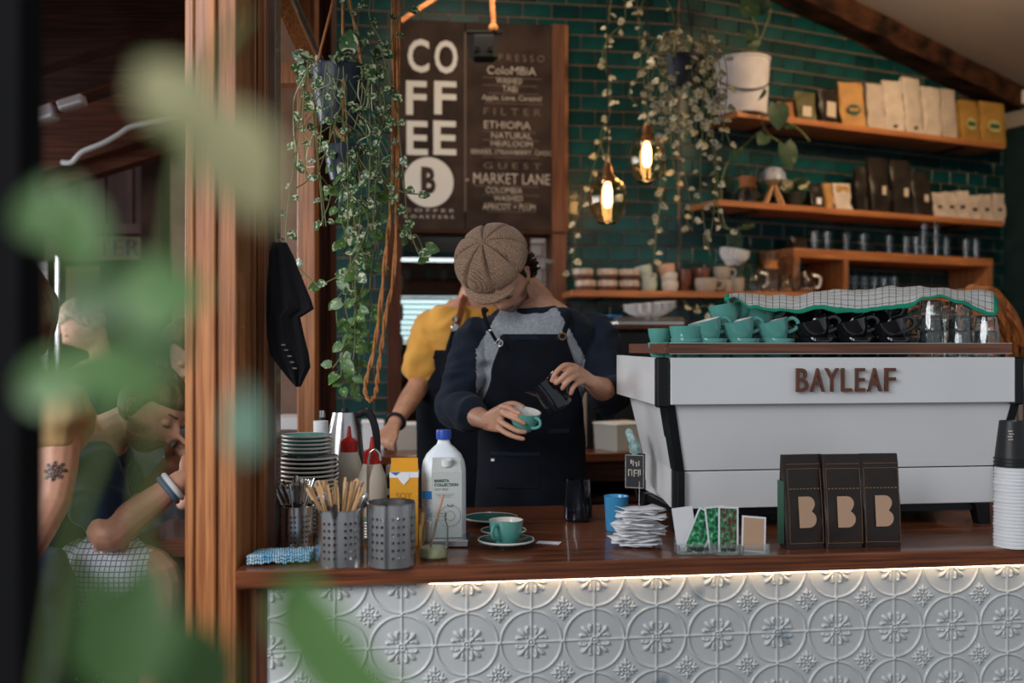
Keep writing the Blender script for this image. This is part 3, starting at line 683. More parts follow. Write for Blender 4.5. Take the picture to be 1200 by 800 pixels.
# espresso cups at the back left, and one lying on top
ecup = thing('espresso_cup', '', 'cup', (0, 0, -5), 0); cup_parts(ecup, TEAL, CREAM, R=.034, H=.052); first[id(ecup)] = True
EG = 'small teal cups at the left end of the machine'
small = [(773, .16, 0, 'small teal cup at the far left end of the machine top'), (785, .20, 0, 'small teal cup behind the far left one on the machine top'),
         (790, .12, .0, 'small teal cup beside the leftmost front stack'),
         (822, .20, 0, 'small teal cup behind the first and second front stacks'), (846, .215, 0, 'small teal cup behind the second front stack'),
         (816, .215, .046, 'small upper teal cup, leftmost of the pair behind the front stacks'), (832, .23, .046, 'small upper teal cup, right of the pair behind the front stacks')]
for px, t, dz, lb in small: place(ecup, mpos(px, t, TRAYZ+dz), random.choice((.9, 1.2, .7)), lb, EG)
for px, t, lb in ((773, .16, 'upper small teal cup at the far left end of the machine top'), (785, .20, 'upper small teal cup second from the machine left end')):
    place(ecup, mpos(px, t, TRAYZ+.040), .9, lb, EG)
m3 = Matrix.Rotation(TH, 3, 'Z') @ Matrix.Rotation(math.radians(28), 3, 'Y') @ Matrix.Rotation(PI, 3, 'Z')
place(ecup, mpos(866, .15, TRAYZ+.128), m3.to_euler(), 'small teal cup topmost of all, tilted against the towel end, handle to the left', EG)
# tumblers upside down, in stacks
tum = thing('glass_tumbler', '', 'glass', (0, 0, -5), 0, 'upturned glasses on the machine'); first[id(tum)] = True
mb = MB(); prof_o = [(.036, 0), (.037, .004), (.036, .02), (.0335, .05), (.030, .082), (.027, .086), (0, .086)]; prof_i = [(0, .078), (.026, .078), (.0315, .05), (.0340, .02), (.0345, 0)]
R = []
seg = 20
for r, z in prof_o+prof_i[:]:
    R.append([(r*(1-.045*(k % 2)*(1 if .01 < z < .08 else 0))*math.cos(2*PI*k/seg), r*(1-.045*(k % 2)*(1 if .01 < z < .08 else 0))*math.sin(2*PI*k/seg), z) if r > 0 else (1e-5*math.cos(2*PI*k/seg), 1e-5*math.sin(2*PI*k/seg), z) for k in range(seg)])
R.append(R[0]); mb.rings(R, caps=False).build('body', GLASS, tum, ang=14)
gl = [(1090, .08), (1124, .09), (1156, .07), (1076, .16), (1108, .17), (1142, .17)]
gn = ['nearest stack beside the black cups', 'middle front stack', 'rightmost front stack', 'left back stack', 'middle back stack', 'right back stack']
for (px, t), n in zip(gl, gn):
    for k in range(3 if '1156' not in str(px) else 2):
        place(tum, mpos(px+k*.4, t, TRAYZ+k*.044+.0005), random.random(), 'upturned glass, %s from the bottom, %s on the machine' % (ORD[k], n))
# tea towel draped over cups and glasses
TOW = mat('tea_towel', (.62, .60, .58), .9, bump=.3, bscale=300)
nt = TOW.node_tree; bs = nt.nodes['Principled BSDF']; uv = nt.nodes.new('ShaderNodeUVMap')
sp = nt.nodes.new('ShaderNodeSeparateXYZ'); nt.links.new(uv.outputs[0], sp.inputs[0])
def stripe(sock, freq, lo, hi):
    a = nt.nodes.new('ShaderNodeMath'); a.operation = 'MULTIPLY'; a.inputs[1].default_value = freq; nt.links.new(sock, a.inputs[0])
    f = nt.nodes.new('ShaderNodeMath'); f.operation = 'FRACT'; nt.links.new(a.outputs[0], f.inputs[0])
    c = nt.nodes.new('ShaderNodeMath'); c.operation = 'LESS_THAN'; c.inputs[1].default_value = lo; nt.links.new(f.outputs[0], c.inputs[0]); return c.outputs[0]
def edge(sock, wd):
    a = nt.nodes.new('ShaderNodeMath'); a.operation = 'LESS_THAN'; a.inputs[1].default_value = wd; nt.links.new(sock, a.inputs[0])
    b2 = nt.nodes.new('ShaderNodeMath'); b2.operation = 'GREATER_THAN'; b2.inputs[1].default_value = 1-wd; nt.links.new(sock, b2.inputs[0])
    m = nt.nodes.new('ShaderNodeMath'); m.operation = 'MAXIMUM'; nt.links.new(a.outputs[0], m.inputs[0]); nt.links.new(b2.outputs[0], m.inputs[1]); return m.outputs[0]
def mx2(fac, c1, c2):
    m = nt.nodes.new('ShaderNodeMixRGB'); nt.links.new(fac, m.inputs[0]) 
    if hasattr(c1, 'default_value'): nt.links.new(c1, m.inputs[1])
    else: m.inputs[1].default_value = (*c1, 1)
    m.inputs[2].default_value = (*c2, 1); return m.outputs[0]
c = mx2(stripe(sp.outputs[0], 40, .10, 0), (.62, .58, .56), (.09, .17, .14)); c = mx2(stripe(sp.outputs[1], 14, .10, 0), c, (.09, .17, .14))
c = mx2(edge(sp.outputs[1], .045), c, (.02, .27, .16)); c = mx2(edge(sp.outputs[0], .018), c, (.02, .27, .16)); nt.links.new(c, bs.inputs['Base Color'])
tw = thing('tea_towel', 'white checked tea towel with green borders draped over the cups on the machine', 'towel', mpos(1000, .12, TRAYZ+.15), TH)
NU, NV = 90, 18; sA, sB = MF.at(856, 340, .1)[0], MF.at(1170, 340, .1)[0]; sO = MF.at(1000, 400, .12)[0]
prof = [(848, 350), (870, 347), (895, 350), (930, 350), (960, 345), (985, 342), (1010, 344), (1040, 340), (1070, 340), (1100, 341), (1125, 344), (1145, 343), (1162, 345), (1172, 356)]
fro = [(848, 352), (860, 349), (880, 360), (905, 364), (935, 366), (960, 362), (985, 366), (1010, 366), (1040, 362), (1065, 360), (1085, 350), (1100, 347), (1125, 355), (1150, 366), (1162, 370), (1172, 364)]
def itp(tab, x):
    for (a, b), (c, d) in zip(tab, tab[1:]):
        if a <= x <= c: u = (x-a)/(c-a); u = u*u*(3-2*u); return b+(d-b)*u
    return tab[-1][1]
vs = []; uvs = []
for j in range(NV+1):
    v = j/NV
    for i in range(NU+1):
        u = i/NU; px = 849+u*321
        t = .055+v*.21
        pyf = itp(fro, px); pyb = itp(prof, px)-4
        vv = min(1, v/.45); py = pyf+(pyb-pyf)*(1-(1-vv)**2)
        z = EYE-(py-HZ)/F_PX*MF.depth(px, t if v < .45 else .15)-.012*max(0, v-.45)/.55*(1+math.sin(u*21))-.03*max(0, v-.75)
        z += .006*noise.noise(V((u*16+v*3, v*6, 0)))+.003*noise.noise(V((u*40, v*9, 4)))
        q = MF.at(px, 350, t)[0]-sO
        vs.append((q, t-.12, z-(TRAYZ+.15))); uvs.append((u, v))
fs = [(j*(NU+1)+i, j*(NU+1)+i+1, (j+1)*(NU+1)+i+1, (j+1)*(NU+1)+i) for j in range(NV) for i in range(NU)]
me = bpy.data.meshes.new('cloth'); me.from_pydata(vs, [], fs); me.materials.append(TOW); me.polygons.foreach_set('use_smooth', [True]*len(fs))
ul = me.uv_layers.new(name='UVMap')
for lp in me.loops: ul.data[lp.index].uv = uvs[lp.vertex_index]
o = link('cloth', me, tw); md = o.modifiers.new('s', 'SOLIDIFY'); md.thickness = .003
# ================================================================ THINGS ON THE COUNTER
def ct(px, py, dy=0): q = onz(px, py, CT); q.z = CT+.0006; return q
# coffee bags
def bag_mesh(w_, h, d, m, seed=0, top=.012, n=10, wr=.0025, lean=0):
    R = []; rnd = random.Random(seed); o = V((rnd.random()*9, seed, 0))
    for k in range(n+1):
        f = k/n; z = h*f; dd = d*(1-.0*f) if f < .12 else max(top, d*(1-.82*((f-.12)/.88)**1.5)); ww = w_*(1 if f > .05 else .96)
        ring = []
        for (sx_, sy_) in ((-1,-.8),(-.9,-1),(-.45,-1),(0,-1),(.45,-1),(.9,-1),(1,-.8),(1,0),(1,.8),(.9,1),(.45,1),(0,1),(-.45,1),(-.9,1),(-1,.8),(-1,0)):
            x = sx_*ww/2*(1-.05*(abs(sy_) < .5 and f > .15)); y = sy_*dd/2
            y += wr*noise.noise(V((x*22, z*22, sy_))+o)*1.4; x += wr*.6*noise.noise(V((y*30, z*30, 5))+o)
            ring.append((x, y+lean*z, z))
        R.append(ring)
    return MB().rings(R).mesh(m)
def blogo(w_, h):
    pts = []
    def arc(cx, cz, r, a0, a1, n=10, ex=1): return [(cx+ex*r*math.cos(a0+(a1-a0)*k/n), cz+r*math.sin(a0+(a1-a0)*k/n)) for k in range(n+1)]
    r1 = h*.235; r2 = h*.265
    p = [(0, 0)]+arc(w_-r2, r2, r2, -PI/2, PI/2*.93)+arc(w_*.94-r1, h-r1, r1, -PI/2*.93, PI/2)+[(0, h)]
    return p
for i, (px, py, rzz, wd) in enumerate(((944.5, 647, .05, .108), (991, 646.5, -.03, .100), (1036, 645, -.06, .100))):
    q = ct(px, py-3); hgt = .236
    o = thing('coffee_bag', ['dark brown coffee bag with a tan B, leftmost of three, green side showing', 'dark brown coffee bag with a tan B, middle of three at the counter edge', 'dark brown coffee bag with a tan B, rightmost of three at the counter edge'][i], 'coffee bag', q+V((0, .035, 0)), TH+rzz, 'dark brown coffee bags standing before the machine')
    d = .050
    link('pouch', bag_mesh(wd, hgt, d, BROWNBAG, seed=i, wr=.0022, top=.006, lean=.03), o)
    # printed front follows the leaning face
    def fy(z): f = z/hgt; dd = d if f < .12 else max(.006, d*(1-.82*((f-.12)/.88)**1.5)); return -dd/2+.03*z-.0026
    def printmesh(poly, name, m, z_off=0):
        vs = [(x, fy(z)-.0006, z) for x, z in poly]; mb = MB(); n = len(vs)
        c = (sum(v[0] for v in vs)/n, 0, sum(v[2] for v in vs)/n); c = (c[0], fy(c[2])-.0006, c[2])
        mb.add(vs+[c], [(k, (k+1) % n, n) for k in range(n)]); return mb.build(name, m, o, False)
    printmesh([(-.019+x, .053+z) for x, z in blogo(.047, .078)], 'letter_b', TAN)
    GOLD = bpy.data.materials.get('thin_gold_line') or mat('thin_gold_line', (.25, .15, .08), .6)
    for z in (.150, ):
        for k in range(9): printmesh([(-.042+k*.0095, z-.001), (-.036+k*.0095, z-.001), (-.036+k*.0095, z+.0015), (-.042+k*.0095, z+.0015)], 'dotted_line', GOLD)
    for x in (-.045, .045): printmesh([(x-.0005, .012), (x+.0005, .012), (x+.0005, .10), (x-.0005, .10)], 'side_line', GOLD); printmesh([(x-.0005, .10), (x+.0005, .10), (x+.0005, .20), (x-.0005, .20)], 'side_line', GOLD)
    for z in (.014, .2, .212): printmesh([(-.045, z), (.045, z), (.045, z+.001), (-.045, z+.001)], 'print_line', GOLD)
    if i == 0: MB().box((-wd/2-.0015, .006, .09), (.002, .036, .16), bev=.0005).build('green_side', mat('green_gusset', (.03, .09, .06), .4), o, False)
# paper cups stack, rims down
q = ct(1186, 640)
ORD += ['thirteenth','fourteenth','fifteenth','sixteenth','seventeenth','eighteenth','nineteenth','twentieth','twenty-first','twenty-second','twenty-third','twenty-fourth','twenty-fifth']
PCP = [(r*1.02, .099-z) for r, z in [(0, .006), (.029, .006), (.040, .099), (.0435, .099), (.0435, .095), (.041, .094), (.030, 0), (.029, .004), (0, .004)]]
for k in range(23):
    if k == 0:
        o = thing('paper_cup', '', 'paper cup', q, 0); MB().lathe(PCP, 24).build('cup_body', PAPER, o); base = o
    else: o = dup(base, q+V((random.uniform(-.0012, .0012), 0, k*.0089)))
    o['label'] = 'white paper cup, %s from the bottom of the upturned stack at the right counter end' % ORD[k]
for k in range(3):
    o = thing('black_paper_cup', ['black paper cup just above the white ones of the stack', 'black paper cup second from the top of the stack', 'topmost black paper cup with pale print on the stack'][k], 'paper cup', q+V((0, 0, (23+k)*.0089)), 0, 'black cups on the paper cup stack')
    MB().lathe(PCP, 24).build('cup_body', BLKP, o)
    if k == 2:
        for j in range(4): MB().box((-.021+.002*(j % 2), -.0325-.0015*(3-j)*.6, .075-j*.007), (.012, .001, .0035)).build('print', CHALK, o, False)
# pitchers
def pitcher(name, label, q, rot, R, H, m, inner=STEELP, spout=True, handle=True):
    o = thing(name, label, 'milk pitcher' if spout else 'tumbler', q, rot)
    prof = [(0, 0), (.92, 0), (.99, .04), (1, .10), (.97, .35), (.86, .70), (.82, 1.0)]
    n = 28; rings = []
    def ring(r, z, pull):
        out = []
        for k in range(n):
            a = 2*PI*k/n; rr = r*R; e = math.exp(-((a-PI) if a else 9)**2/.06) if spout else 0
            out.append((rr*math.cos(a)-(pull*.022*e), rr*math.sin(a), z*H+pull*.010*e))
        return out
    for r, z in prof[1:]: rings.append(ring(r, z, max(0, (z-.6)/.4)**1.5))
    rings.append(ring(.78, 1.0, 1)); rings.append(ring(.84, .68, .1)); rings.append(ring(.93, .3, 0)); rings.append(ring(.88, .05, 0))
    mb = MB().rings(rings, caps=True); 
    mb.build('jug_body', m, o)
    if handle:
        MB().tube(spline([(R*.84, 0, H*.90), (R*1.28, 0, H*.92), (R*1.62, 0, H*.72), (R*1.52, 0, H*.38), (R*1.0, 0, H*.16)], 5), [.0055]*21, 8, flat=1.6).build('handle', m, o)
    return o
pitcher('milk_pitcher', 'black milk pitcher standing alone at the middle of the counter', ct(678, 611)+V((0, .02, 0)), PI/2+.08, .043, .122, NAVYP)
BLUE = mat('sky_blue_enamel', (.05, .30, .58), .3, coat=.4, var=.05)
o = thing('blue_tumbler', 'sky blue metal tumbler standing left of the receipt pile', 'tumbler', ct(723, 623)+V((0, .02, 0)), 0)
MB().lathe([(0, 0), (.027, 0), (.029, .003), (.034, .094), (.035, .096), (.034, .0965), (.0325, .094), (.027, .006), (0, .005)], 28).build('cup_body', BLUE, o)
MB().lathe([(.0335, .088), (.0328, .089), (.0268, .010), (0, .009)], 28).build('steel_lining', STEELP, o)
# receipts on a spike
q = ct(752, 644)+V((0, .05, 0)); sk = thing('bill_spike', 'thin steel bill spike rising through the receipt pile', 'bill spike', q)
MB().lathe([(0, 0), (.04, 0), (.04, .003), (0, .004)], 20).build('base', BLKM, sk); MB().tube([(0, 0, .003), (0, 0, .165)], [.0017, .0012], 6).build('needle', STEELP, sk)
rnd = random.Random(4)
for k in range(34):
    L_, W_ = rnd.uniform(.07, .13), rnd.uniform(.055, .075); a = rnd.uniform(-.5, .5); z = .006+k*.0027; n = 6; vs = []
    cx, cy = rnd.uniform(-.012, .012), rnd.uniform(-.015, .01); cu = rnd.uniform(-.5, 1.0)*.012; 
    for i in range(n+1):
        for j in range(3):
            u, v = i/n-.5, j/2-.5; x, y = u*L_+cx, v*W_+cy
            vs.append((x*math.cos(a)-y*math.sin(a), x*math.sin(a)+y*math.cos(a), z+cu*(2*u)**2*abs(u)+.0012*math.sin(u*9+k)+.003*v*rnd.uniform(-1, 1)))
    mb = MB().add(vs, [(i*3+j, (i+1)*3+j, (i+1)*3+j+1, i*3+j+1) for i in range(n) for j in range(2)])
    o = mb.build('receipt', PAPER); o.location = q; md = o.modifiers.new('s', 'SOLIDIFY'); md.thickness = .0004
    tag(o, 'creased white order slip in the messy pile on the spike' if k else 'lowest creased slip of the messy pile on the spike', 'paper slip', 'order slips piled on the spike' if k else None)
tag(MB().box((0, 0, .0005), (.062, .035, .0006), M=Matrix.Rotation(-.25, 4, 'Z')).build('paper_slip', PAPER, None, False), 'small white paper slip lying flat right of the cup', 'paper slip').location = ct(643, 636)
# card holders
ACRY = mat('clear_acrylic', (.9, .93, .93), .06, trans=.9, ior=1.4)
def leafcard(name, c1, c2, c3):
    m = mat(name, c1, .4, col2=c2, vscale=95)
    r = [n for n in m.node_tree.nodes if n.type == 'VALTORGB'][0]; r.color_ramp.interpolation = 'CONSTANT'
    r.color_ramp.elements[1].position = .5; e = r.color_ramp.elements.new(.60); e.color = (*c3, 1); return m
GC1 = leafcard('green_print', (.03, .30, .11), (.01, .08, .04), (.28, .62, .38)); GC2 = leafcard('red_green_print', (.03, .22, .09), (.10, .03, .02), (.35, .25, .22))
def card(parent, w_, h, M, front, edge=.0045):
    c = MB().box((0, 0, h/2), (w_, .0007, h)).build('card', PAPER, parent, False, M)
    if front: MB().box((0, -.0006, h/2), (w_-2*edge, .0003, h-2*edge)).build('picture', front, c, False)
    return c
def holder(px, py, label, w_, txt, cards):
    q = ct(px, py-3)+V((0, .02, 0)); o = thing('card_holder', label, 'card holder', q, TH, 'clear card holders on the counter front')
    hb = MB(); hb.box((0, -.020, .0145), (w_, .002, .026)); hb.box((0, .022, .02), (w_, .002, .04)); hb.box((0, 0, .001), (w_, .042, .002))
    for s in (-1, 1): hb.box((s*w_/2, 0, .012), (.002, .042, .022))
    hb.build('acrylic_tray', ACRY, o, False)
    if txt: text(txt, .0125, (0, -.0215, .013), BLKP, o, offset=.0003)
    for i, (x, y, w2, h, tl, ry, fr) in enumerate(cards): card(o, w2, h, Matrix.Translation((x, y, .004)) @ Matrix.Rotation(tl, 4, 'X') @ Matrix.Rotation(ry, 4, 'Y'), fr)
    return o
holder(816, 653, 'clear holder lettered espresso with green leaf picture cards', .092, 'ESPRESSO', [(-.014, .010, .054, .108, -.16, -.10, None), (.024, .004, .046, .098, -.18, .30, GC1), (-.008, -.006, .054, .110, -.20, .46, GC1)])
holder(852, 654, 'clear holder lettered filter with red and green leaf picture cards', .058, 'FILTER', [(-.012, .010, .052, .112, -.12, -.08, GC1), (.006, -.004, .052, .112, -.16, .06, GC2)])
holder(885, 654, 'clear holder with a plain kraft card, beside the leftmost dark bag', .066, None, [(.006, .008, .05, .05, -.2, .05, None), (0, 0, .062, .088, -.2, .10, TAN)])
# cup and saucers
SG = 'teal saucers in the middle of the counter'
rimc = CREAM
sau = make_saucer('teal saucer with cream rim under the full coffee cup', TEAL_D, TEAL, R=.072, rim=rimc); q = ct(593, 646)+V((0, .06, 0)); sau.location = q
c2 = thing('coffee_cup', 'teal cup full of milky coffee on the nearest saucer', 'cup', q+V((0, 0, .0072)), -2.1); cup_parts(c2, TEAL, CREAM, R=.044, H=.062)
MB().lathe([(0, .050), (.041, .050), (.041, .049)], 24).build('coffee', mat('milky_coffee', (.36, .17, .085), .25, var=.1), c2)
s2 = dup(sau, ct(590, 631)+V((0, .04, 0)), 0, 'teal saucer just behind the full coffee cup'); s2.scale = (.85,)*3
s3 = dup(sau, ct(575, 617)+V((0, .04, 0)), 0, 'wide teal saucer at the back, nearest the milk carton'); s3.scale = (1.08,)*3
# knitted cloth
KN = mat('blue_knit_cotton', (.16, .46, .74), .9, col2=(.50, .70, .82), vscale=40, stretch=(1, 1, 1))
nt = KN.node_tree; wv = nt.nodes.new('ShaderNodeTexWave'); wv.inputs['Scale'].default_value = 55; wv.inputs['Distortion'].default_value = 3; wv.inputs['Detail'].default_value = 1
tcn = nt.nodes.new('ShaderNodeTexCoord'); nt.links.new(tcn.outputs['Object'], wv.inputs[0]); bpn = nt.nodes.new('ShaderNodeBump'); bpn.inputs['Distance'].default_value = .004
nt.links.new(wv.outputs[0], bpn.inputs['Height']); nt.links.new(bpn.outputs[0], nt.nodes['Principled BSDF'].inputs['Normal'])
q = ct(328, 661)+V((0, .03, 0)); kc = thing('dish_cloth', 'folded light blue knitted dish cloth at the left end of the counter', 'cloth', q, TH+.08)
for k in range(3):
    n = 26; vs = []
    for i in range(n+1):
        for j in range(11):
            u, v = i/n-.5, j/10-.5
            vs.append((u*.142+v*.02, v*.085, .006+k*.0065+.0028*math.sin(i*1.9)*math.cos(j*2.2)+.004*noise.noise(V((u*5, v*4, k)))-.02*max(0, abs(u)-.46)))
    ob = MB().add(vs, [(i*11+j, (i+1)*11+j, (i+1)*11+j+1, i*11+j+1) for i in range(n) for j in range(10)]).build('fold', KN, kc); md = ob.modifiers.new('s', 'SOLIDIFY'); md.thickness = .005
# perforated cutlery caddies
def caddy(px, py, wpx, top, label, rows, seed):
    Y = F_PX*(EYE-CT)/(py-HZ); R = wpx/F_PX*Y/2; q = ct(px, py)+V((0, R, 0)); H = (py-top)/F_PX*(Y)-.004
    o = thing('cutlery_caddy', label, 'cutlery holder', q, seed*.7, 'perforated steel caddies at the left end of the counter')
    mb = MB(); cols = 28; zlo, zhi = H*.10, H*.84; rh = (zhi-zlo)/rows; cw = 2*PI*R/cols
    def cp(u, z): a = 2*PI*u/cols; return (R*math.cos(a), R*math.sin(a), z)
    for c in range(cols):
        hole = c % 4 != 3
        mb.add([cp(c, 0), cp(c+1, 0), cp(c+1, zlo), cp(c, zlo)], [(0,1,2,3)]); mb.add([cp(c, zhi), cp(c+1, zhi), cp(c+1, H), cp(c, H)], [(0,1,2,3)])
        for r in range(rows):
            z0 = zlo+r*rh
            if not hole: mb.add([cp(c, z0), cp(c+1, z0), cp(c+1, z0+rh), cp(c, z0+rh)], [(0,1,2,3)]); continue
            ou = [cp(c+x, z0+y*rh) for x, y in ((0,0),(.5,0),(1,0),(1,.5),(1,1),(.5,1),(0,1),(0,.5))]
            ri = .0036*R/.057; inn = [cp(c+.5+ri/cw*math.cos(a), z0+rh/2+ri*math.sin(a)) for a in [PI*1.25+k*PI/4 for k in range(8)]]
            mb.add(ou+inn, [(k, (k+1) % 8, 8+(k+1) % 8, 8+k) for k in range(8)])
    me = mb.mesh(STEEL, True, 60); bm = bmesh.new(); bm.from_mesh(me); bmesh.ops.remove_doubles(bm, verts=bm.verts, dist=1e-5); bmesh.ops.recalc_face_normals(bm, faces=bm.faces); bm.to_mesh(me); bm.free()
    ob = link('perforated_wall', me, o); md = ob.modifiers.new('s', 'SOLIDIFY'); md.thickness = .0008; md.use_rim = False
    MB().lathe([(0, .001), (R*.99, .001), (R*.99, .003), (0, .003)], 32).build('floor_disc', STEEL, o)
    rr = MB(); rr.tube([(R*math.cos(2*PI*k/40), R*math.sin(2*PI*k/40), H) for k in range(41)], .0016, 6); rr.build('rolled_rim', STEELP, o)
    return q, R, H
ca1 = caddy(343, 644, 40, 594, 'perforated steel caddy of spoons, leftmost and farthest of three', 6, 1)
ca2 = caddy(393.5, 666, 58, 598, 'perforated steel caddy full of wooden stirrers, middle of three', 6, 2)
ca3 = caddy(455, 667, 58.5, 591, 'perforated steel caddy, rightmost of three, beside the glass jar', 6, 3)
def spoon_mesh(L_):
    mb = MB(); pts = [V((0, 0, z*L_)) for z in (0, .2, .4, .6, .7)]
    mb.tube(pts, [.0035, .0022, .002, .0022, .003], 6, flat=.35)
    mb.ball((0, 0, L_*.84), (.0105, .0035, L_*.155), 10); return mb.mesh(STEELP)
def handle_mesh(L_):                                           # spoon or fork standing bowl-down: flared handle end on top
    mb = MB(); mb.tube([V((0, 0, z*L_)) for z in (0, .3, .6, .85, .97, 1)], [.0024, .0022, .0034, .0068, .0076, .004], 8, flat=.3); return mb.mesh(STEELP)
def stick_mesh(L_): return MB().box((0, 0, L_/2), (.0062, .0017, L_), bev=.0008).mesh(mat('birch_stirrer', (.56, .34, .17), .7, var=.12, vscale=30), False)
sm, hm, stm = spoon_mesh(.19), handle_mesh(.165), stick_mesh(.19)
def poke(me, name, label, cat, cd, n, lean, group, seed, zr=1.0, spread=.72, side=None):
    q, R, H = cd; rnd = random.Random(seed)
    for k in range(n):
        a = rnd.uniform(0, 2*PI); r = R*spread*math.sqrt(rnd.random()); x, y = r*math.cos(a), r*math.sin(a)
        if side is not None: x = x*.6+side*R
        bx, by = -x*.3, -y*.3
        top = V((x*(1+lean*rnd.random()), y*(1+lean*rnd.random()), H*.98)); bot = V((bx, by, .005))
        d = (top-bot).normalized(); qn = d.to_track_quat('Z', 'Y')
        o = link(name, me); o.rotation_mode = 'QUATERNION'; o.rotation_quaternion = qn @ Euler((0, 0, rnd.uniform(0, 6))).to_quaternion()
        o.location = q+bot+V((0, 0, rnd.uniform(0, .012))); tag(o, label, cat, group)
poke(hm, 'teaspoon', 'steel teaspoon standing handle up in the leftmost caddy', 'spoon', ca1, 38, .6, 'teaspoons in the leftmost caddy', 1)
poke(stm, 'wooden_stirrer', 'pale wooden stirrer standing among many in the middle caddy', 'stirrer', ca2, 38, .35, 'wooden stirrers in the middle caddy', 2)
poke(hm, 'teaspoon', 'steel teaspoon standing among the stirrers in the middle caddy', 'spoon', ca2, 22, 1.0, 'teaspoons in the middle caddy', 5)
poke(sm, 'dessert_spoon', 'steel spoon leaning out bowl up from the middle caddy', 'spoon', ca2, 3, 1.2, 'bowl-up spoons in the middle caddy', 8)
poke(handle_mesh(.10), 'table_knife', 'steel handle lying low inside the rightmost caddy', 'cutlery', ca3, 7, .2, 'cutlery in the rightmost caddy', 11)
q, R, H = ca3
for px_, lb, m in ((-.012, 'white plastic handled tool standing in the rightmost caddy', CREAM), (.022, 'lilac plastic handled tool lying in the rightmost caddy', mat('lilac_plastic', (.40, .34, .55), .4))):
    o = thing('plastic_handle_tool', lb, 'utensil', q+V((px_, 0, .02))); MB().tube([(0, 0, 0), (0, 0, .07)], [.003, .004], 8).build('shaft', STEELP, o); MB().tube([(0, 0, .05), (0, -.004, .072)], .006, 10, round_=True).build('handle', m, o)
# glass jar with a straw
q = ct(507, 657)+V((0, .035, 0)); jr = thing('glass_jar', 'small glass jar with cloudy yellow water and a straw, right of the caddies', 'jar', q)
MB().lathe([(0, 0), (.031, 0), (.035, .004), (.0355, .076), (.030, .090), (.030, .110), (.028, .110), (.028, .090), (.0335, .075), (.0335, .006), (.030, .003), (0, .003)], 28).build('jar_wall', GLASS, jr)
for z in (.095, .103): MB().tube([(.0308*math.cos(2*PI*k/30), .0308*math.sin(2*PI*k/30), z) for k in range(31)], .0012, 5).build('screw_thread', GLASS, jr)
MB().lathe([(0, .004), (.0325, .004), (.033, .026), (0, .026)], 24).build('cloudy_water', mat('cloudy_yellow_water', (.66, .64, .36), .3), jr)
o = MB().tube([(0, 0, 0), (.034, .004, .145)], .0032, 8).build('paper_straw', mat('pinkish_wood_straw', (.55, .30, .20), .6)); o.location = q+V((-.012, 0, .008)); tag(o, 'pinkish straw leaning in the glass jar', 'straw')
# milk jug
Yj = 2.72; q = ct(520, 626); q = P(520, 626, Yj); q.z = CT+.001; q.y = Yj
mj = thing('milk_jug', 'tall white plastic milk jug with a blue cap', 'milk bottle', q, .05)
hj = (627-512)/F_PX*Yj; wj = 52/F_PX*Yj
R = []
for f, k in ((0, .93), (.02, 1), (.3, 1), (.62, 1), (.72, .99), (.80, .93), (.87, .78), (.93, .52), (.97, .32), (1.0, .27), (1.06, .27)):
    R.append([(wj/2*k*math.copysign(abs(math.cos(a))**.75, math.cos(a)), .052*k*math.copysign(abs(math.sin(a))**.75, math.sin(a)), hj*f) for a in [2*PI*j/28 for j in range(28)]])
jb = MB().rings(R).build('jug_body', MILKP, mj)
MB().lathe([(.020, hj*1.02), (.0205, hj*1.09), (.019, hj*1.115), (0, hj*1.115)], 24).build('cap', mat('royal_blue_cap', (.015, .06, .35), .4), mj)
BL = mat('blue_label', (.03, .16, .42), .5)
lb_ = MB().box((-.040, -.0535, .125), (.030, .0012, .020)).build('blue_label', BL, mj, False)
for k in range(9): MB().box((-.043, -.0535, .108-k*.0055), (.020-.004*(k % 3), .001, .0012)).build('print_line', BL, mj, False)
# carton on a tray
q = ct(523, 641)+V((0, .05, 0)); 
tr = tag(MB().box((0, 0, .010), (.10, .12, .019), bev=.003).build('metal_tray', STEEL, None, False), 'small grey metal tray under the pale carton', 'tray'); tr.location = q+V((.008, 0, 0))
def carton(name, label, q, rz, w_, d, h, m, gable=True):
    o = thing(name, label, 'carton', q, rz)
    mb = MB(); hb = h*.82
    mb.box((0, 0, hb/2), (w_, d, hb))
    mb.add([(-w_/2, -d/2, hb), (w_/2, -d/2, hb), (w_/2, d/2, hb), (-w_/2, d/2, hb), (-w_/2*.96, 0, h*.93), (w_/2*.96, 0, h*.93)], [(0,1,5,4), (1,2,5), (2,3,4,5), (3,0,4)])
    mb.build('carton_body', m, o, False); MB().box((0, 0, h*.955), (w_*.96, .003, h*.06)).build('top_seal', m, o, False); return o
GREYC = mat('pale_grey_carton', (.50, .52, .50), .5); 
o = carton('plant_milk_carton', 'pale grey drink carton with a white cap and green print', q+V((-.003, 0, .0205)), .12, .076, .062, .206, GREYC)
MB().lathe([(0, 0), (.013, 0), (.013, .016), (0, .016)], 18, 0, Matrix.Translation((0, -.012, .184)) @ Matrix.Rotation(.25, 4, 'X')).build('cap', PAPER, o)
GR = mat('dark_green_print', (.03, .10, .08), .6); GRL = mat('grey_print', (.22, .27, .26), .6)
for k, t_ in enumerate(('BARISTA', 'COLLECTION')): text(t_, .010, (-.033, -.0317, .146-k*.0105), GR, o, align='LEFT', extrude=.0002, offset=.0003)
text('OAT MILK', .008, (-.033, -.0317, .124), GRL, o, align='LEFT', extrude=.0002)
for k in range(3): MB().box((-.006, -.0317, .112-k*.004), (.05-.01*k, .0006, .001)).build('print_line', GRL, o, False)
for r in (.012, .027): MB().tube([(.008+r*math.cos(2*PI*k/32), -.0317, .056+r*math.sin(2*PI*k/32)) for k in range(33)], .0006, 4).build('printed_ring', GRL, o)
MB().tube([(.001, -.0318, .086), (.003, -.0318, .080), (.013, -.0318, .080), (.015, -.0318, .086)], .0008, 4).build('printed_cup', GR, o)
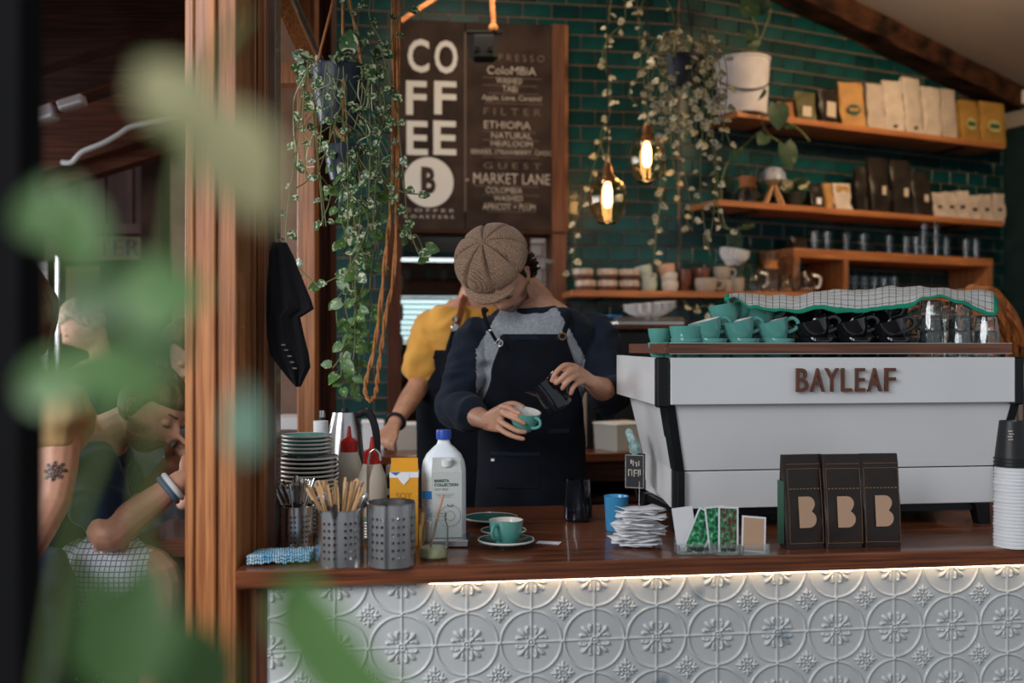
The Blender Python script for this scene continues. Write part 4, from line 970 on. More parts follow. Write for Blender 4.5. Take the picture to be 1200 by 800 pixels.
ORG = mat('orange_carton', (.72, .33, .03), .5, var=.05)
q = P(474, 640, 2.66); q.z = CT+.001
o = carton('orange_carton', 'orange drink carton with a white folded top, behind the caddies', q, .05, .072, .062, .226, ORG)
MB().box((0, 0, .182), (.0735, .0635, .014)).build('white_band', PAPER, o, False)
MB().prism([(-.014, .188), (.014, .188), (.014, .172), (0, .156), (-.014, .172)], -.0328, -.0322).build('white_tab', PAPER, o, False)
MB().prism([(-.034, .189), (-.008, .189), (-.021, .181)], -.0332, -.0324).build('blue_print', BL, o, False)
text('SOY', .022, (0, -.0315, .128), mat('dull_orange_print', (.35, .15, .03), .6), o, extrude=.0002)
for k in range(4): MB().box((.002, -.0315, .108-k*.008), (.045-.007*(k % 2), .0006, .0022)).build('print_line', bpy.data.materials['dull_orange_print'], o, False)
# stacks of saucers
def stack(px, py, n, R, m, rim, what, z0=0, dz=.0078, cat='saucer', Y=2.80, start=None):
    q = P(px, py, Y); base = CT+.001+z0
    proto = None
    for k in range(n):
        lb = '%s saucer, %s from the bottom of the stack %s' % (what[0], ORD[k] if k < 12 else str(k+1), what[1])
        if k == n-1: lb = '%s saucer topmost of the stack %s' % what
        if proto is None: proto = make_saucer(lb, m, m, R=R, rim=rim); proto.location = (q.x, Y, base); o = proto
        else: o = dup(proto, (q.x+random.uniform(-.001, .001), Y, base+k*dz), random.random(), lb)
        o['group'] = what[0]+' saucers '+what[1]
    return base+n*dz
DKS = mat('very_dark_glaze', (.012, .010, .010), .15, coat=.6)
zt_ = EYE-(568-HZ)/F_PX*2.80
zA = stack(361, 600, 10, .080, CREAM, None, ('large cream', 'behind the spoon caddy'), dz=.0110)
zB = stack(362, 600, 8, .080, DKS, CREAM, ('large black cream-rimmed', 'behind the spoon caddy'), z0=zA-CT-.001, dz=.0118)
zC = stack(360, 600, 5, .068, TEAL, CREAM, ('teal cream-rimmed', 'on the black saucers'), z0=zB-CT+.004, dz=.0105)
stack(437, 600, 6, .050, TEAL, CREAM, ('small green', 'beside the pump bottle'), z0=.0, dz=.0072, Y=2.70)
SB = mat('cloudy_squeeze_plastic', (.66, .58, .48), .4, sss=.2); RED = mat('red_plastic', (.50, .015, .012), .35)
for (px, Y, label, h0) in ((409, 2.92, 'squeeze bottle with a red nozzle, left of the two behind the caddies', .0), (436, 2.80, 'squeeze bottle with a red nozzle, right of the two behind the caddies', -.02)):
    q = P(px, 600, Y); q.z = CT+.001; o = thing('squeeze_bottle', label, 'sauce bottle', q)
    hb = .215+h0; MB().lathe([(0, 0), (.036, 0), (.041, .006), (.041, hb*.66), (.038, hb*.80), (.026, hb*.97), (.022, hb)], 24).build('bottle_body', SB, o)
    MB().lathe([(.024, hb-.004), (.0245, hb+.026), (.018, hb+.032), (.008, hb+.038), (.0045, hb+.066), (.003, hb+.070), (0, hb+.070)], 20).build('nozzle_cap', RED, o)
q = P(461, 600, 2.86); q.z = CT+.001; o = thing('pump_bottle', 'slim dark bottle with a white cap beside the orange carton', 'bottle', q)
MB().lathe([(0, 0), (.022, 0), (.023, .004), (.023, .145), (.019, .155), (0, .155)], 20).build('bottle_body', BLKP, o); MB().lathe([(.0232, .10), (.0238, .10), (.0238, .118), (.0232, .118)], 20).build('label_band', PAPER, o)
MB().lathe([(0, .155), (.021, .155), (.021, .178), (.017, .182), (0, .182)], 20).build('cap', FROST, o)
# chrome curved spout
o = thing('chrome_tap', 'thin chrome tap with a curved neck, in front of the second squeeze bottle', 'tap', P(431, 600, 2.76)*1.0); o.location.z = CT+.001
sp_ = [(0, 0, 0), (0, 0, .12), (.001, 0, .19), (.006, 0, .222), (.018, 0, .234), (.030, 0, .224), (.034, 0, .204)]
MB().tube(spline(sp_, 5), .0038, 10).build('neck', STEELP, o); MB().lathe([(0, 0), (.014, 0), (.014, .01), (.006, .014), (0, .014)], 16).build('base', STEELP, o)
# dark bottle, supplement jar, kettle at the back of the counter
q = P(377, 600, 3.0); q.z = CT+.001; o = thing('dark_bottle', 'slim black bottle standing behind the saucer stack', 'bottle', q)
MB().lathe([(0, 0), (.026, 0), (.027, .2), (.022, .235), (.010, .27), (.009, .305), (0, .305)], 20).build('bottle_body', BLKP, o); MB().lathe([(0, .305), (.0105, .305), (.0105, .325), (0, .325)], 14).build('cap', STEELP, o)
q = P(376, 600, 2.92); q.z = CT+.001; o = thing('white_jar', 'white lidded tub behind the saucer stack, in front of the black bottle', 'tub', q)
MB().lathe([(0, 0), (.024, 0), (.024, .265), (.018, .275), (0, .275)], 20).build('tub_body', MILKP, o); MB().lathe([(0, .272), (.021, .272), (.021, .300), (0, .300)], 24).build('lid', PAPER, o)
q = P(404, 600, 3.15); q.z = CT+.001; o = thing('kettle', 'brushed steel kettle with a black handle behind the squeeze bottles', 'kettle', q, .1)
MB().lathe([(0, 0), (.085, 0), (.088, .01), (.082, .08), (.066, .16), (.048, .20), (0, .20)], 28, 0, Matrix.Diagonal((.78, .78, 1.55, 1))).build('kettle_body', STEEL, o); MB().lathe([(0, .298), (.035, .298), (.03, .308), (.010, .312), (.010, .322), (0, .324)], 20).build('lid', BLKP, o)
MB().tube(spline([(.035, 0, .30), (.07, 0, .31), (.095, 0, .25), (.095, 0, .14), (.072, 0, .06)], 5), .009, 8, flat=1.3).build('handle', BLKP, o); MB().tube([(-.05, 0, .2), (-.075, 0, .25), (-.088, 0, .285)], [.012, .009, .006], 10).build('spout', STEEL, o)
# chalk sign and small things at the machine's left side
q = P(744, 552, 2.98); o = thing('price_sign', 'little black sign with pale lettering at the left side of the machine', 'sign', q, TH-.55)
MB().box((0, 0, 0), (.062, .006, .105), bev=.002).build('board', BLKP, o, False)
for a, b, c, d in ((0, .047, .055, .0015), (0, -.047, .055, .0015), (-.027, 0, .0015, .094), (.027, 0, .0015, .094)): MB().box((a, -.0035, b), (c, .001, d)).build('border', CHALK, o, False)
for x, z, a, b in ((-.010,.028,.004,.012),(-.004,.024,.003,.016),(.004,.026,.007,.003),(.006,.020,.003,.012),(.013,.024,.003,.015),(-.018,-.004,.003,.020),(-.013,.004,.009,.003),(-.008,-.004,.003,.018),(-.001,-.005,.003,.021),(.004,.004,.007,.003),(.005,-.005,.006,.003),(.012,-.004,.003,.020),(.017,-.002,.003,.016)):
    MB().box((x, -.0035, z), (a, .001, b)).build('chalk_stroke', CHALK, o, False)
MB().tube([(0, .002, -.05), (.02, .02, CT+.001-q.z)], .003, 6).build('stand_rod', BLKM, o)
GCL = mat('green_white_cloth', (.10, .32, .30), .9, col2=(.5, .6, .6), vscale=60)
o = tag(MB().tube(spline([P(737, 506, 3.0), P(741, 516, 2.97), P(745, 528, 2.99), P(741, 537, 3.0)], 4), [.012]*6+[.018]*4+[.012]*3, 10, round_=True).build('barista_cloth', GCL), 'bunched green and white cloth tucked at the left side of the machine', 'cloth')
# ================================================================ MENU BOARD
bs0, bz0 = WF.at(463, 268, -.05); bs1, bz1 = WF.at(662, 30, -.05)
o0 = WF.pt((bs0+bs1)/2, -.03, (bz0+bz1)/2)
board = thing('menu_board', 'large dark menu board with white lettering above the kitchen hatch', 'menu board', o0, TH)
BW, BH = bs1-bs0, bz1-bz0
def bl(px, py): s, z = WF.at(px, py, -.06); return s-(bs0+bs1)/2, z-(bz0+bz1)/2
dv = bl(545.5, 150)[0]
MB().box(((-BW/2+dv)/2, 0, 0), (dv+BW/2-.004, .03, BH), bev=.003).build('left_panel', BOARD, board, False)
MB().box(((BW/2+dv)/2, 0, 0), (BW/2-dv-.004, .03, BH), bev=.003).build('right_panel', BOARD, board, False)
MB().box((dv, -.012, .02), (.008, .012, BH*.86)).build('divider', mat('grey_brown_strip', (.16, .12, .10), .7), board, False)
BE = mat('worn_board_edge', (.35, .15, .06), .7, col2=(.10, .04, .02), vscale=5)
MB().box((BW/2+.008, -.004, 0), (.016, .04, BH)).build('edge_strip', BE, board, False)
MB().box((0, -.002, -BH/2-.008), (BW, .036, .014)).build('edge_strip', WD_DK, board, False)
def btext(t, px, py, hpx, wpx, m, name='lettering', off=.0, ex=.001):
    if m is not WHITEP and m is not BOARD: hpx *= .88
    x, z = bl(px, py); me = text_mesh(t, .1, m, extrude=ex, offset=off)
    xs = [v.co.x for v in me.vertices]; zs = [v.co.z for v in me.vertices]; Y = WF.depth(px, -.05)
    k = 1/F_PX*Y; me.transform(Matrix.Translation((x, -.018, z)) @ Matrix.Diagonal((wpx*k/(max(xs)-min(xs)), 1, hpx*k/(max(zs)-min(zs)), 1)) @ Matrix.Translation((-(max(xs)+min(xs))/2, 0, -(max(zs)+min(zs))/2)))
    return link(name, me, board)
for t, px, py, w_, h in (('C', 490.5, 64.5, 25, 39), ('O', 523, 66, 27, 39), ('F', 488, 114, 24, 40), ('F', 522, 114, 26, 39), ('E', 489, 161, 25, 40), ('E', 521.5, 161, 27, 40)):
    btext(t, px, py, h, w_, WHITEP, 'big_letter', off=.002)
x, z = bl(502.5, 213); k = WF.depth(503, 0)/F_PX
MB().lathe([(0, 0), (29*k, 0), (29*k, .003), (0, .003)], 48, 0, Matrix.Translation((x, -.016, z)) @ Matrix.Rotation(PI/2, 4, 'X')).build('white_disc', WHITEP, board, False)
# logo letter on the disc: a thin stem, two full bowls
o = btext('B', 503, 211, 31, 15, BOARD, 'disc_letter', off=.004, ex=.0006); o.location.y -= .004
for dx, w_ in ((-7.5, 2.2), (-3.5, 1.3)): MB().box((x+dx*k, -.0235, z+2*k), (w_*k, .001, 32*k)).build('letter_stem', BOARD, board, False)
for t, px, py, w_, h in (('C O F F E E', 503, 246, 58, 4), ('R O A S T E R S', 503, 253.5, 58, 4)): btext(t, px, py, h, w_, CHALK, off=.0012)
rows = [('E S P R E S S O', 603, 67, 72, 9, CHALKD), ('ColoMBiA', 600, 82, 58, 11, CHALK), ('WASHED', 597, 94, 30, 8, CHALK), ('TABi', 598, 103.5, 18, 8, CHALK), ('Apple, Lime, Caramel', 600, 115, 70, 9, CHALK),
        ('F I L T E R', 601, 130.5, 68, 9, CHALKD), ('ETHIOPiA', 595, 146, 55, 10, CHALK), ('NATURAL', 600, 158.5, 48, 8, CHALK), ('HEiRLOOM', 600, 168, 49, 7, CHALK), ('BERRIES, STRAWBERRY, CHOC', 600, 178.5, 95, 7, CHALK),
        ('G U E S T', 601, 194, 68, 8, CHALKD), ('- MARKET LANE -', 600, 209, 108, 14, CHALK), ('COLOMBIA', 591, 222.5, 43, 8, CHALK), ('WASHED', 596, 232, 34, 7, CHALK), ('APRICOT + PLUM', 597, 242, 62, 8, CHALK)]
for t, px, py, w_, h, m in rows: btext(t, px, py, h, w_, m, off=.0 if m is CHALK else -.0006)
for py, a, b in ((89.5, 566, 635), (98.5, 566, 630), (108, 572, 632), (119.5, 568, 638), (153, 566, 628), (163, 566, 632), (172.5, 566, 632), (183, 566, 632), (217, 556, 632), (227.5, 566, 632), (237, 568, 625), (247, 572, 628)):
    x0, z = bl(a, py); x1, _ = bl(b, py); MB().box(((x0+x1)/2, -.0165, z), (x1-x0, .002, .0025)).build('ruled_line', CHALKD, board, False)
# pulley and rope before the board
q = P(567, 56, 4.55); pu = thing('rope_pulley', 'black pulley block hung on a thick tan rope before the menu board', 'pulley', q)
MB().box((0, 0, 0), (.125, .05, .13), bev=.02).build('block', BLKM, pu, False)
for s in (-1, 1): MB().lathe([(0, -.004), (.012, -.004), (.014, 0), (.012, .004), (0, .004)], 12, 0, Matrix.Translation((s*.03, -.028, -.01)) @ Matrix.Rotation(PI/2, 4, 'X')).build('bolt', STEELP, pu)
MB().box((0, 0, .068), (.16, .03, .012), bev=.003).build('bracket', BLKM, pu, False)
rp = [(.04, 0, .06), (.042, 0, .12), (.038, 0, .2), (.036, 0, .4), (.03, 0, .9)]
tb = MB()
for ph in (0, 2.1, 4.2):
    pts = spline(rp, 10); tb.tube([p+V((.006*math.cos(ph+i*.8), .006*math.sin(ph+i*.8), 0)) for i, p in enumerate(pts)], .007, 6)
tb.build('rope', ROPE, pu); MB().ball((.042, -.01, .085), (.022, .018, .020), 10).build('knot', ROPE, pu)
a = P(470, 25, 4.6); b = P(520, -8, 4.6); o = rough_beam('trim_90', a, b, .02, .02, WD_SH, up=(0, 1, 0), jit=0); o['kind'] = 'structure'
# ================================================================ PENDANTS
AMB = mat('amber_tinted_glass', (1.0, .84, .62), .04, trans=1, ior=1.4)
FIL = mat('glowing_filament', (1, .6, .25), .5, emit=45, ecol=(1, .60, .26))
pk = []
def pendant(px, py_top, py_bot, Y, label, first_=None):
    top = P(px, py_top, Y); H = (py_bot-py_top)/F_PX*Y
    o = thing('pendant_lamp', label, 'pendant lamp', top, 0, 'glowing glass pendants')
    R = H*.40; n = 32; rings = []
    for f, r in ((0, .34), (.06, .45), (.18, .80), (.38, 1.0), (.6, .98), (.8, .82), (.94, .58), (1, .50)):
        rings.append([(R*r*(1-.07*abs(math.cos(4*a)))*math.cos(a), R*r*(1-.07*abs(math.cos(4*a)))*math.sin(a), -H*f) for a in [2*PI*k/n for k in range(n)]])
    ob = MB().rings(rings, caps=False).build('glass_shade', AMB, o); md = ob.modifiers.new('s', 'SOLIDIFY'); md.thickness = .004
    MB().lathe([(0, .05), (.012, .05), (.020, .03), (.024, 0), (.024, -.02), (.018, -.035), (0, -.035)], 20).build('socket', mat('aged_brass', (.20, .10, .05), .4, .8) if not pk else bpy.data.materials['aged_brass'], o)
    MB().tube([(0, 0, .05), (0, 0, 3.75-top.z)], .0035, 6).build('cord', BLKP, o)
    bu = MB().lathe([(0, -.035), (.012, -.04), (.019, -.07), (.019, -.125), (.010, -.145), (0, -.147)], 16).build('bulb', FIL, o)
    spot_lamp('pendant_light', top+V((0, -.0, -H*.55)), 6.0, (1, .58, .26), .02); pk.append(o)
pendant(758, 157, 214, 4.55, 'glowing amber glass pendant, higher of the two before the teal tiles')
pendant(712, 204, 262, 4.45, 'glowing amber glass pendant, lower and further left before the teal tiles')
# ================================================================ SHELVES
def shelfboard(name, label, fr, s0, s1, dep, ztop, th=.032, m=WD_SH, brk=True):
    q = fr.pt((s0+s1)/2, 0, ztop); o = thing(name, label, 'shelf', q, fr.a)
    MB().box((0, -dep/2-.012, -th/2), (s1-s0, dep, th), bev=.002).build('board', m, o, False)
    if brk:
        for x in (-(s1-s0)*.36, (s1-s0)*.36): MB().box((x, -dep/2+.02, -th-.006), (.03, dep-.06, .010)).build('bracket', BLKM, o, False)
    return o
SD = .26
sa_, szA = AF.at(868, 126.5, -SD-.012); sb_, _ = AF.at(1176, 172, -SD-.012); z1a = AF.at(1000, 147, -SD)[1]
shelfboard('wall_shelf', 'top orange wood shelf carrying the coffee bags and white bucket', AF, sa_-.02, sb_, SD, z1a)
z2a = AF.at(1000, 246, -SD)[1]; 
shelfboard('wall_shelf', 'second orange wood shelf with the glass brewer and black bags', AF, AF.at(840, 240, -SD)[0], sb_, SD, z2a)
z3 = WF.at(800, 341, -.28)[1]
shelfboard('wall_shelf', 'lowest long wood shelf with stacked cups, mugs and glassware', WF, WF.at(668, 341, -.26)[0], WF.at(962, 341, -.26)[0], .28, z3)
# open box shelf at the right
xs0, zb1 = AF.at(930, 296, -.30); xs1, _ = AF.at(1163, 304, -.30); zb0 = AF.at(1060, 347, -.3)[1]
q = AF.pt((xs0+xs1)/2, 0, zb0); bxs = thing('box_shelf', 'open wooden box shelf full of glasses at the right end of the wall', 'shelf', q, AF.a)
W_, H_ = xs1-xs0, zb1-zb0-.0
MB().box((0, -.16, H_), (W_, .29, .05), bev=.003).build('top_board', WD_SH, bxs, False); MB().box((0, -.16, -.02), (W_, .29, .03)).build('bottom_board', WD_SH, bxs, False)
for x in (-W_/2+.02, -W_/2+.36, W_/2-.02): MB().box((x, -.16, H_/2-.02), (.035, .285, H_-.01)).build('upright', woodmat('box_upright_wood', (.25,.09,.035), (.42,.17,.065), 'Z') if 'box_upright_wood' not in bpy.data.materials else bpy.data.materials['box_upright_wood'], bxs, False)
# ---- shelf goods
def apos(px, t, z): return AF.pt(AF.at(px, 200, t)[0], t, z)
def wpos(px, t, z): return WF.pt(WF.at(px, 200, t)[0], t, z)
def sc(fr, px, t): return fr.depth(px, t)/F_PX
# bucket
T1 = -.15
q = apos(870, -.185, z1a+.001); bk = thing('white_bucket', 'white plastic bucket used as planter at the left end of the top shelf', 'bucket', q, 0); u = sc(AF, 870, -.15)
R_ = 31*u; Hb = 62*u
MB().lathe([(0, 0), (R_*.86, 0), (R_*.90, .01), (R_, Hb), (R_*1.04, Hb), (R_*1.04, Hb+.01), (R_*.96, Hb+.01), (R_*.86, .012), (0, .012)], 36).build('pail', mat('scuffed_white_plastic', (.62, .58, .62), .5, var=.12, vscale=7), bk)
MB().lathe([(0, Hb-.02), (R_*.95, Hb-.02)], 30).build('soil', SOIL, bk)
MB().tube([(R_*1.02*math.cos(a), R_*1.02*math.sin(a), Hb*.72-.10*math.sin(-a)*1.0) for a in [PI+PI*k/20 for k in range(21)]], .004, 6).build('wire_handle', BLKM, bk)
# bags on the top shelf: px0 px1 height px, material, label
def shelf_bag(fr, pxc, wpx, hpx, t, z, m, label, name='coffee_bag', group=None, lean=0, d=.07, seed=1, front=None, rz=0, top=.012):
    u = sc(fr, pxc, t); q = fr.pt(fr.at(pxc, 200, t)[0], t, z+.001)
    o = thing(name, label, 'coffee bag', q, fr.a+rz, group); link('pouch', bag_mesh(wpx*u/math.cos(fr.a+0*rz), hpx*u, d, m, seed=seed, top=top, wr=.011, lean=lean), o); rs_ = random.Random(seed*7); o.rotation_euler = (0, rs_.uniform(-.035, .035), fr.a+rz+rs_.uniform(-.25, .1))
    if front: front(o, wpx*u, hpx*u, d, lean)
    return o
def emblem(m1, m2, zf=.42, wf=.62, hf=.22):
    def f(o, w_, h, d, lean):
        zc = h*zf; y = -d/2*(1-.82*((zf-.12)/.88)**1.5)+lean*zc-.006
        MB().lathe([(0, 0), (1, 0), (1, .002), (0, .002)], 20, 0, Matrix.Translation((0, y, zc)) @ Matrix.Rotation(PI/2-.12, 4, 'X') @ Matrix.Diagonal((w_*wf/2, h*hf/2, 1, 1))).build('emblem', m1, o, False)
        MB().box((0, y-.003, zc), (w_*wf*.7, .002, h*hf*.3)).build('emblem_band', m2, o, False)
    return f
def sticker(m, zf=.3, wf=.3, hf=.12, xf=0):
    def f(o, w_, h, d, lean):
        zc = h*zf; y = -d/2*(1-.82*(max(0, zf-.12)/.88)**1.5)+lean*zc-.006
        MB().box((w_*xf, y, zc), (w_*wf, .003, h*hf)).build('label', m, o, False)
    return f
DGR = mat('dark_green_emblem', (.03, .09, .07), .6); OLI = mat('olive_bag', (.12, .11, .05), .5, var=.3); YEL = mat('pale_yellow_emblem', (.50, .45, .16), .6)
top_items = [
 (919, 18, 26, mat('rust_cup', (.32, .13, .06), .6), 'small rust coloured bag beside the white bucket', None, -.12),
 (941, 24, 40, OLI, 'olive bag with a bright folded top, third item on the top shelf', sticker(LABEL, .4, .5, .3), -.12),
 (967, 24, 44, BKBAG, 'black bag with a large tilted pale label on the top shelf', sticker(LABEL, .5, .6, .4, .1), -.12),
 (997, 29, 57, KRAFT, 'tall orange kraft bag with a round dark emblem on the top shelf', emblem(DGR, KRAFT), -.13)]
for i, (px, w_, h, m, lb, fr_, t) in enumerate(top_items): shelf_bag(AF, px, w_, h, t, z1a, m, lb, seed=10+i, front=fr_)
for i, (px, w_, h, n) in enumerate(((1023, 21, 58, 'first white bag after the orange kraft bag on the top shelf'), (1044, 24, 64, 'white bag with a round black dot, left of the tallest'), (1066, 26, 70, 'tallest white bag in the middle of the top shelf'), (1088, 24, 62, 'white bag with a creased front right of the tallest'), (1108, 20, 62, 'last and plainest white bag before the mustard pouches'))):
    shelf_bag(AF, px, w_, h, -.14, z1a, WBAG if i not in (0, 4) else PINKBAG, n, seed=20+i, group='white coffee bags on the top shelf', front=sticker(BLKP, .15, .2, .05) if i in (1, 2) else None, d=.08)
for i, (px, w_, h, n) in enumerate(((1133, 27, 52, 'narrower mustard stand-up pouch near the right end of the top shelf'), (1160, 32, 53, 'wider mustard stand-up pouch at the right end of the top shelf'))):
    shelf_bag(AF, px, w_, h, -.14, z1a, KRAFT2, n, name='stand_up_pouch', seed=30+i, front=emblem(YEL, DGR, .45, .6, .3), group='mustard pouches on the top shelf')
for i, (px, h, n) in enumerate(((1027, 67, 'tall black foil bag, leftmost of three on the second shelf'), (1053, 66, 'tall black foil bag, middle of three on the second shelf'), (1077, 54, 'shorter black bag with a green tag, right of three on the second shelf'))):
    shelf_bag(AF, px, 25, h, -.14, z2a, BKBAG, n, seed=40+i, front=sticker(LABEL, .42, .22, .15, .15), d=.09, group='black foil bags on the second shelf')
shelf_bag(AF, 1006, 14, 56, -.12, z2a, BKBAG, 'dark bag half lost in shade left of the black foil bags', seed=47)
for i in range(6):
    shelf_bag(AF, 1098+i*14, 14, 31+2*(i % 3), -.16, z2a, PINKBAG, 'small pale bag with dark seal, %s of six, right part of second shelf' % ORD[i], seed=50+i, front=sticker(BLKP, .45, .35, .1), d=.06, rz=-.3, group='small pale bags on the second shelf')
for i, (px, w_, h, m, lb) in enumerate(((955, 18, 30, BKBAG, 'small dark bag with a white logo on the second shelf'), (969, 11, 33, KRAFT, 'narrow orange and dark bag on the second shelf'), (985, 22, 34, WBAG, 'white bag with an orange top band on the second shelf'))):
    shelf_bag(AF, px, w_, h, -.14, z2a, m, lb, seed=60+i, d=.06, front=sticker(PAPER, .35, .4, .25) if i == 0 else (sticker(KRAFT, .8, .8, .22) if i == 2 else None))
# chemex-like brewer with wood collar, dripper on wooden legs
q = apos(876, -.15, z2a+.001); u = sc(AF, 876, -.15); o = thing('pour_over_brewer', 'hourglass glass brewer with a tan wooden collar on the second shelf', 'coffee brewer', q)
MB().lathe([(0, 0), (13*u, 0), (15*u, 4*u), (13*u, 14*u), (7*u, 22*u), (7*u, 28*u), (13*u, 44*u), (12.4*u, 44*u), (6*u, 28*u), (6*u, 22*u), (12*u, 14*u), (14*u, 4*u), (0, 2*u)], 24).build('glass_body', GLASS, o)
MB().lathe([(10*u, 20*u), (11*u, 20*u), (9*u, 25*u), (11*u, 33*u), (10*u, 33*u), (7.5*u, 25*u)], 20).build('wood_collar', mat('tan_collar', (.45, .18, .07), .5), o)
q = apos(906, -.15, z2a+.001); o = thing('dripper_stand', 'blue and white dripper on splayed wooden legs on the second shelf', 'coffee brewer', q, AF.a-.4)
SWD = mat('pale_beech', (.55, .30, .14), .6)
for dx in (-1, 1):
    for dy in (-1, 1): MB().tube([(dx*11*u, dy*8*u, 0), (dx*1.5*u, dy*3*u, 26*u)], 2.0*u, 6).build('leg', SWD, o)
MB().lathe([(0, 24*u), (4*u, 25*u), (9*u, 30*u), (9.5*u, 33*u), (8*u, 33*u), (0, 28*u)], 20).build('cup_holder', mat('warm_cream', (.70, .50, .25), .5), o)
MB().lathe([(9*u, 33*u), (15*u, 31*u), (14*u, 40*u), (9*u, 46*u), (0, 48*u)], 24).build('dome', mat('blue_white_glaze', (.20, .25, .38), .4, col2=(.5, .5, .55), vscale=30), o)
# small potted plant and jar on second shelf
POTD = mat('dark_pot', (.03, .028, .022), .6)
q = apos(930, -.13, z2a+.001); sp_pot = thing('small_potted_plant', 'small leafy plant in a dark pot beside the dripper stand', 'potted plant', q)
MB().lathe([(0, 0), (9*u, 0), (12*u, 20*u), (11*u, 20*u), (9*u, 17*u), (0, 17*u)], 20).build('pot', POTD, sp_pot)
# ---- lowest shelf
G1 = 'brown and cream ramekins on the lowest shelf'
BRC = mat('speckled_cream_rim', (.55, .45, .38), .4, var=.25, vscale=40)
u = sc(WF, 710, -.16)
n_ = ['left', 'middle', 'right']
for c, px in enumerate((686, 711.5, 737)):
    for r in range(2):
        q = wpos(px-(0 if r else 0)+(-3 if r and c == 0 else 0), -.17, z3+.001+r*13.2*u)
        o = thing('ceramic_bowl', 'small brown bowl with a wide cream rim, %s column, %s row, lowest shelf' % (n_[c], ['bottom', 'top'][r]), 'bowl', q, c, G1)
        MB().lathe([(0, 0), (11*u, 0), (11.5*u, 1*u), (12*u, 6*u), (0, 6*u)], 24).build('brown_base', BROWNC, o)
        MB().lathe([(12*u, 6*u), (12.4*u, 7*u), (12.2*u, 12.2*u), (11.6*u, 12.8*u), (11*u, 12*u), (10*u, 6.5*u), (0, 6.2*u)], 24).build('cream_rim', BRC, o)
def beaker(px, t, dz, r, h, m, label, rot=0, tilt=0, handle=False, group=None, name='ceramic_tumbler', cat='cup', fr=WF, zz=None):
    u = sc(fr, px, t); q = fr.pt(fr.at(px, 200, t)[0], t, (z3 if zz is None else zz)+.001+dz*u); o = thing(name, label, cat, q, (0, tilt, rot), group)
    MB().lathe([(0, 0), (r*.78*u, 0), (r*.84*u, .6*u), (r*u, h*u*.6), (r*.97*u, h*u), (r*.90*u, h*u), (r*.92*u, h*.6*u), (r*.7*u, 1.4*u), (0, 1.2*u)], 22).build('cup_body', m, o)
    if handle: MB().tube(spline([(r*.95*u, 0, h*.82*u), (r*1.5*u, 0, h*.78*u), (r*1.5*u, 0, h*.32*u), (r*.9*u, 0, h*.22*u)], 4), 1.3*u, 8).build('handle', m, o)
    return o
PG = mat('pale_grey_green_glaze', (.48, .54, .48), .35, var=.15, vscale=14); PE = mat('peach_glaze', (.66, .38, .28), .35, var=.15, vscale=14)
for i, (px, dz, m, lb, tl) in enumerate(((760, 0, PG, 'pale green tumbler, lowest of the leaning stack on the lowest shelf', 0), (759, 9, PG, 'pale green tumbler, second in the leaning stack on the lowest shelf', .05), (756, 18, PG, 'pale green tumbler, topmost and leaning in its stack on the lowest shelf', -.25),
        (785, 0, CREAM, 'white tumbler at the bottom of the pink stack on the lowest shelf', 0), (784, 10, CREAM, 'white tumbler in the middle of the pink stack on the lowest shelf', 0), (782, 20, PE, 'peach pink tumbler topmost of its stack on the lowest shelf', -.12))):
    beaker(px, -.15, dz, 10, 13, m, lb, tilt=tl, group='glazed tumblers in two leaning stacks')
RBM = mat('red_brown_mug_glaze', (.16, .055, .035), .3, var=.3); GYM = mat('warm_grey_mug_glaze', (.36, .31, .26), .4, var=.15)
for px, t, dz, r, h, m, lb, hd, nm, rt in ((802, -.12, 0, 8, 27, RBM, 'tall dark red-brown jar left of the mugs on the lowest shelf', False, 'ceramic_jar', 0), (822, -.10, 14, 11, 15, RBM, 'upper brown mug with its handle right, behind the grey mug', True, 'coffee_mug', 0), (824, -.10, 0, 11, 14, RBM, 'lower brown mug behind the grey mug', True, 'coffee_mug', 0),
        (827, -.20, 0, 13, 16, GYM, 'grey mug with orange stains at its foot, front of the lowest shelf', True, 'coffee_mug', 0), (846, -.15, 15, 10, 15, GYM, 'upper square-sided grey mug on the lowest shelf', True, 'coffee_mug', 0), (850, -.15, 0, 11, 15, GYM, 'lower grey mug of the right pair on the lowest shelf', False, 'coffee_mug', 0), (864, -.18, 0, 8, 17, GYM, 'narrow grey mug at the foot of the white filter dripper', False, 'coffee_mug', 0)):
    beaker(px, t, dz, r, h, m, lb, rot=rt, handle=hd, group=None, name=nm, cat='mug')
def fluted(name, label, q, R, h, m, n=36, amp=.10, rot=(0, 0, 0), layers=1):
    o = thing(name, label, 'coffee filters', q, rot)
    for l in range(layers):
        R_ = []
        for f, k in ((0, .45), (.5, .8), (1.0, 1.0)):
            R_.append([(R*k*(1+(amp*f*(1 if j % 2 else -1)))*math.cos(2*PI*j/n), R*k*(1+(amp*f*(1 if j % 2 else -1)))*math.sin(2*PI*j/n), h*f+l*.012) for j in range(n)])
        ob = MB().rings(R_, caps=False).build('filter_paper', m, o, False); md = ob.modifiers.new('s', 'SOLIDIFY'); md.thickness = .001
    return o
u = sc(WF, 860, -.15)
o = thing('filter_dripper', 'glass dripper holding a fluted white paper filter on the lowest shelf', 'coffee brewer', wpos(868, -.10, z3+.001))
MB().lathe([(0, 0), (8*u, 0), (9*u, 2*u), (7*u, 16*u), (3*u, 22*u), (9*u, 36*u), (8.4*u, 36*u), (2.5*u, 22*u), (6.4*u, 15*u), (8*u, 2*u), (0, 1*u)], 24).build('glass_body', GLASS, o)
fl = fluted('paper_filters', 'upright fluted fan of white paper filters above the glass dripper', wpos(858, -.12, z3+33*u), 17*u, 13*u, PAPER, amp=.05, rot=(0, .18, 0), layers=3)
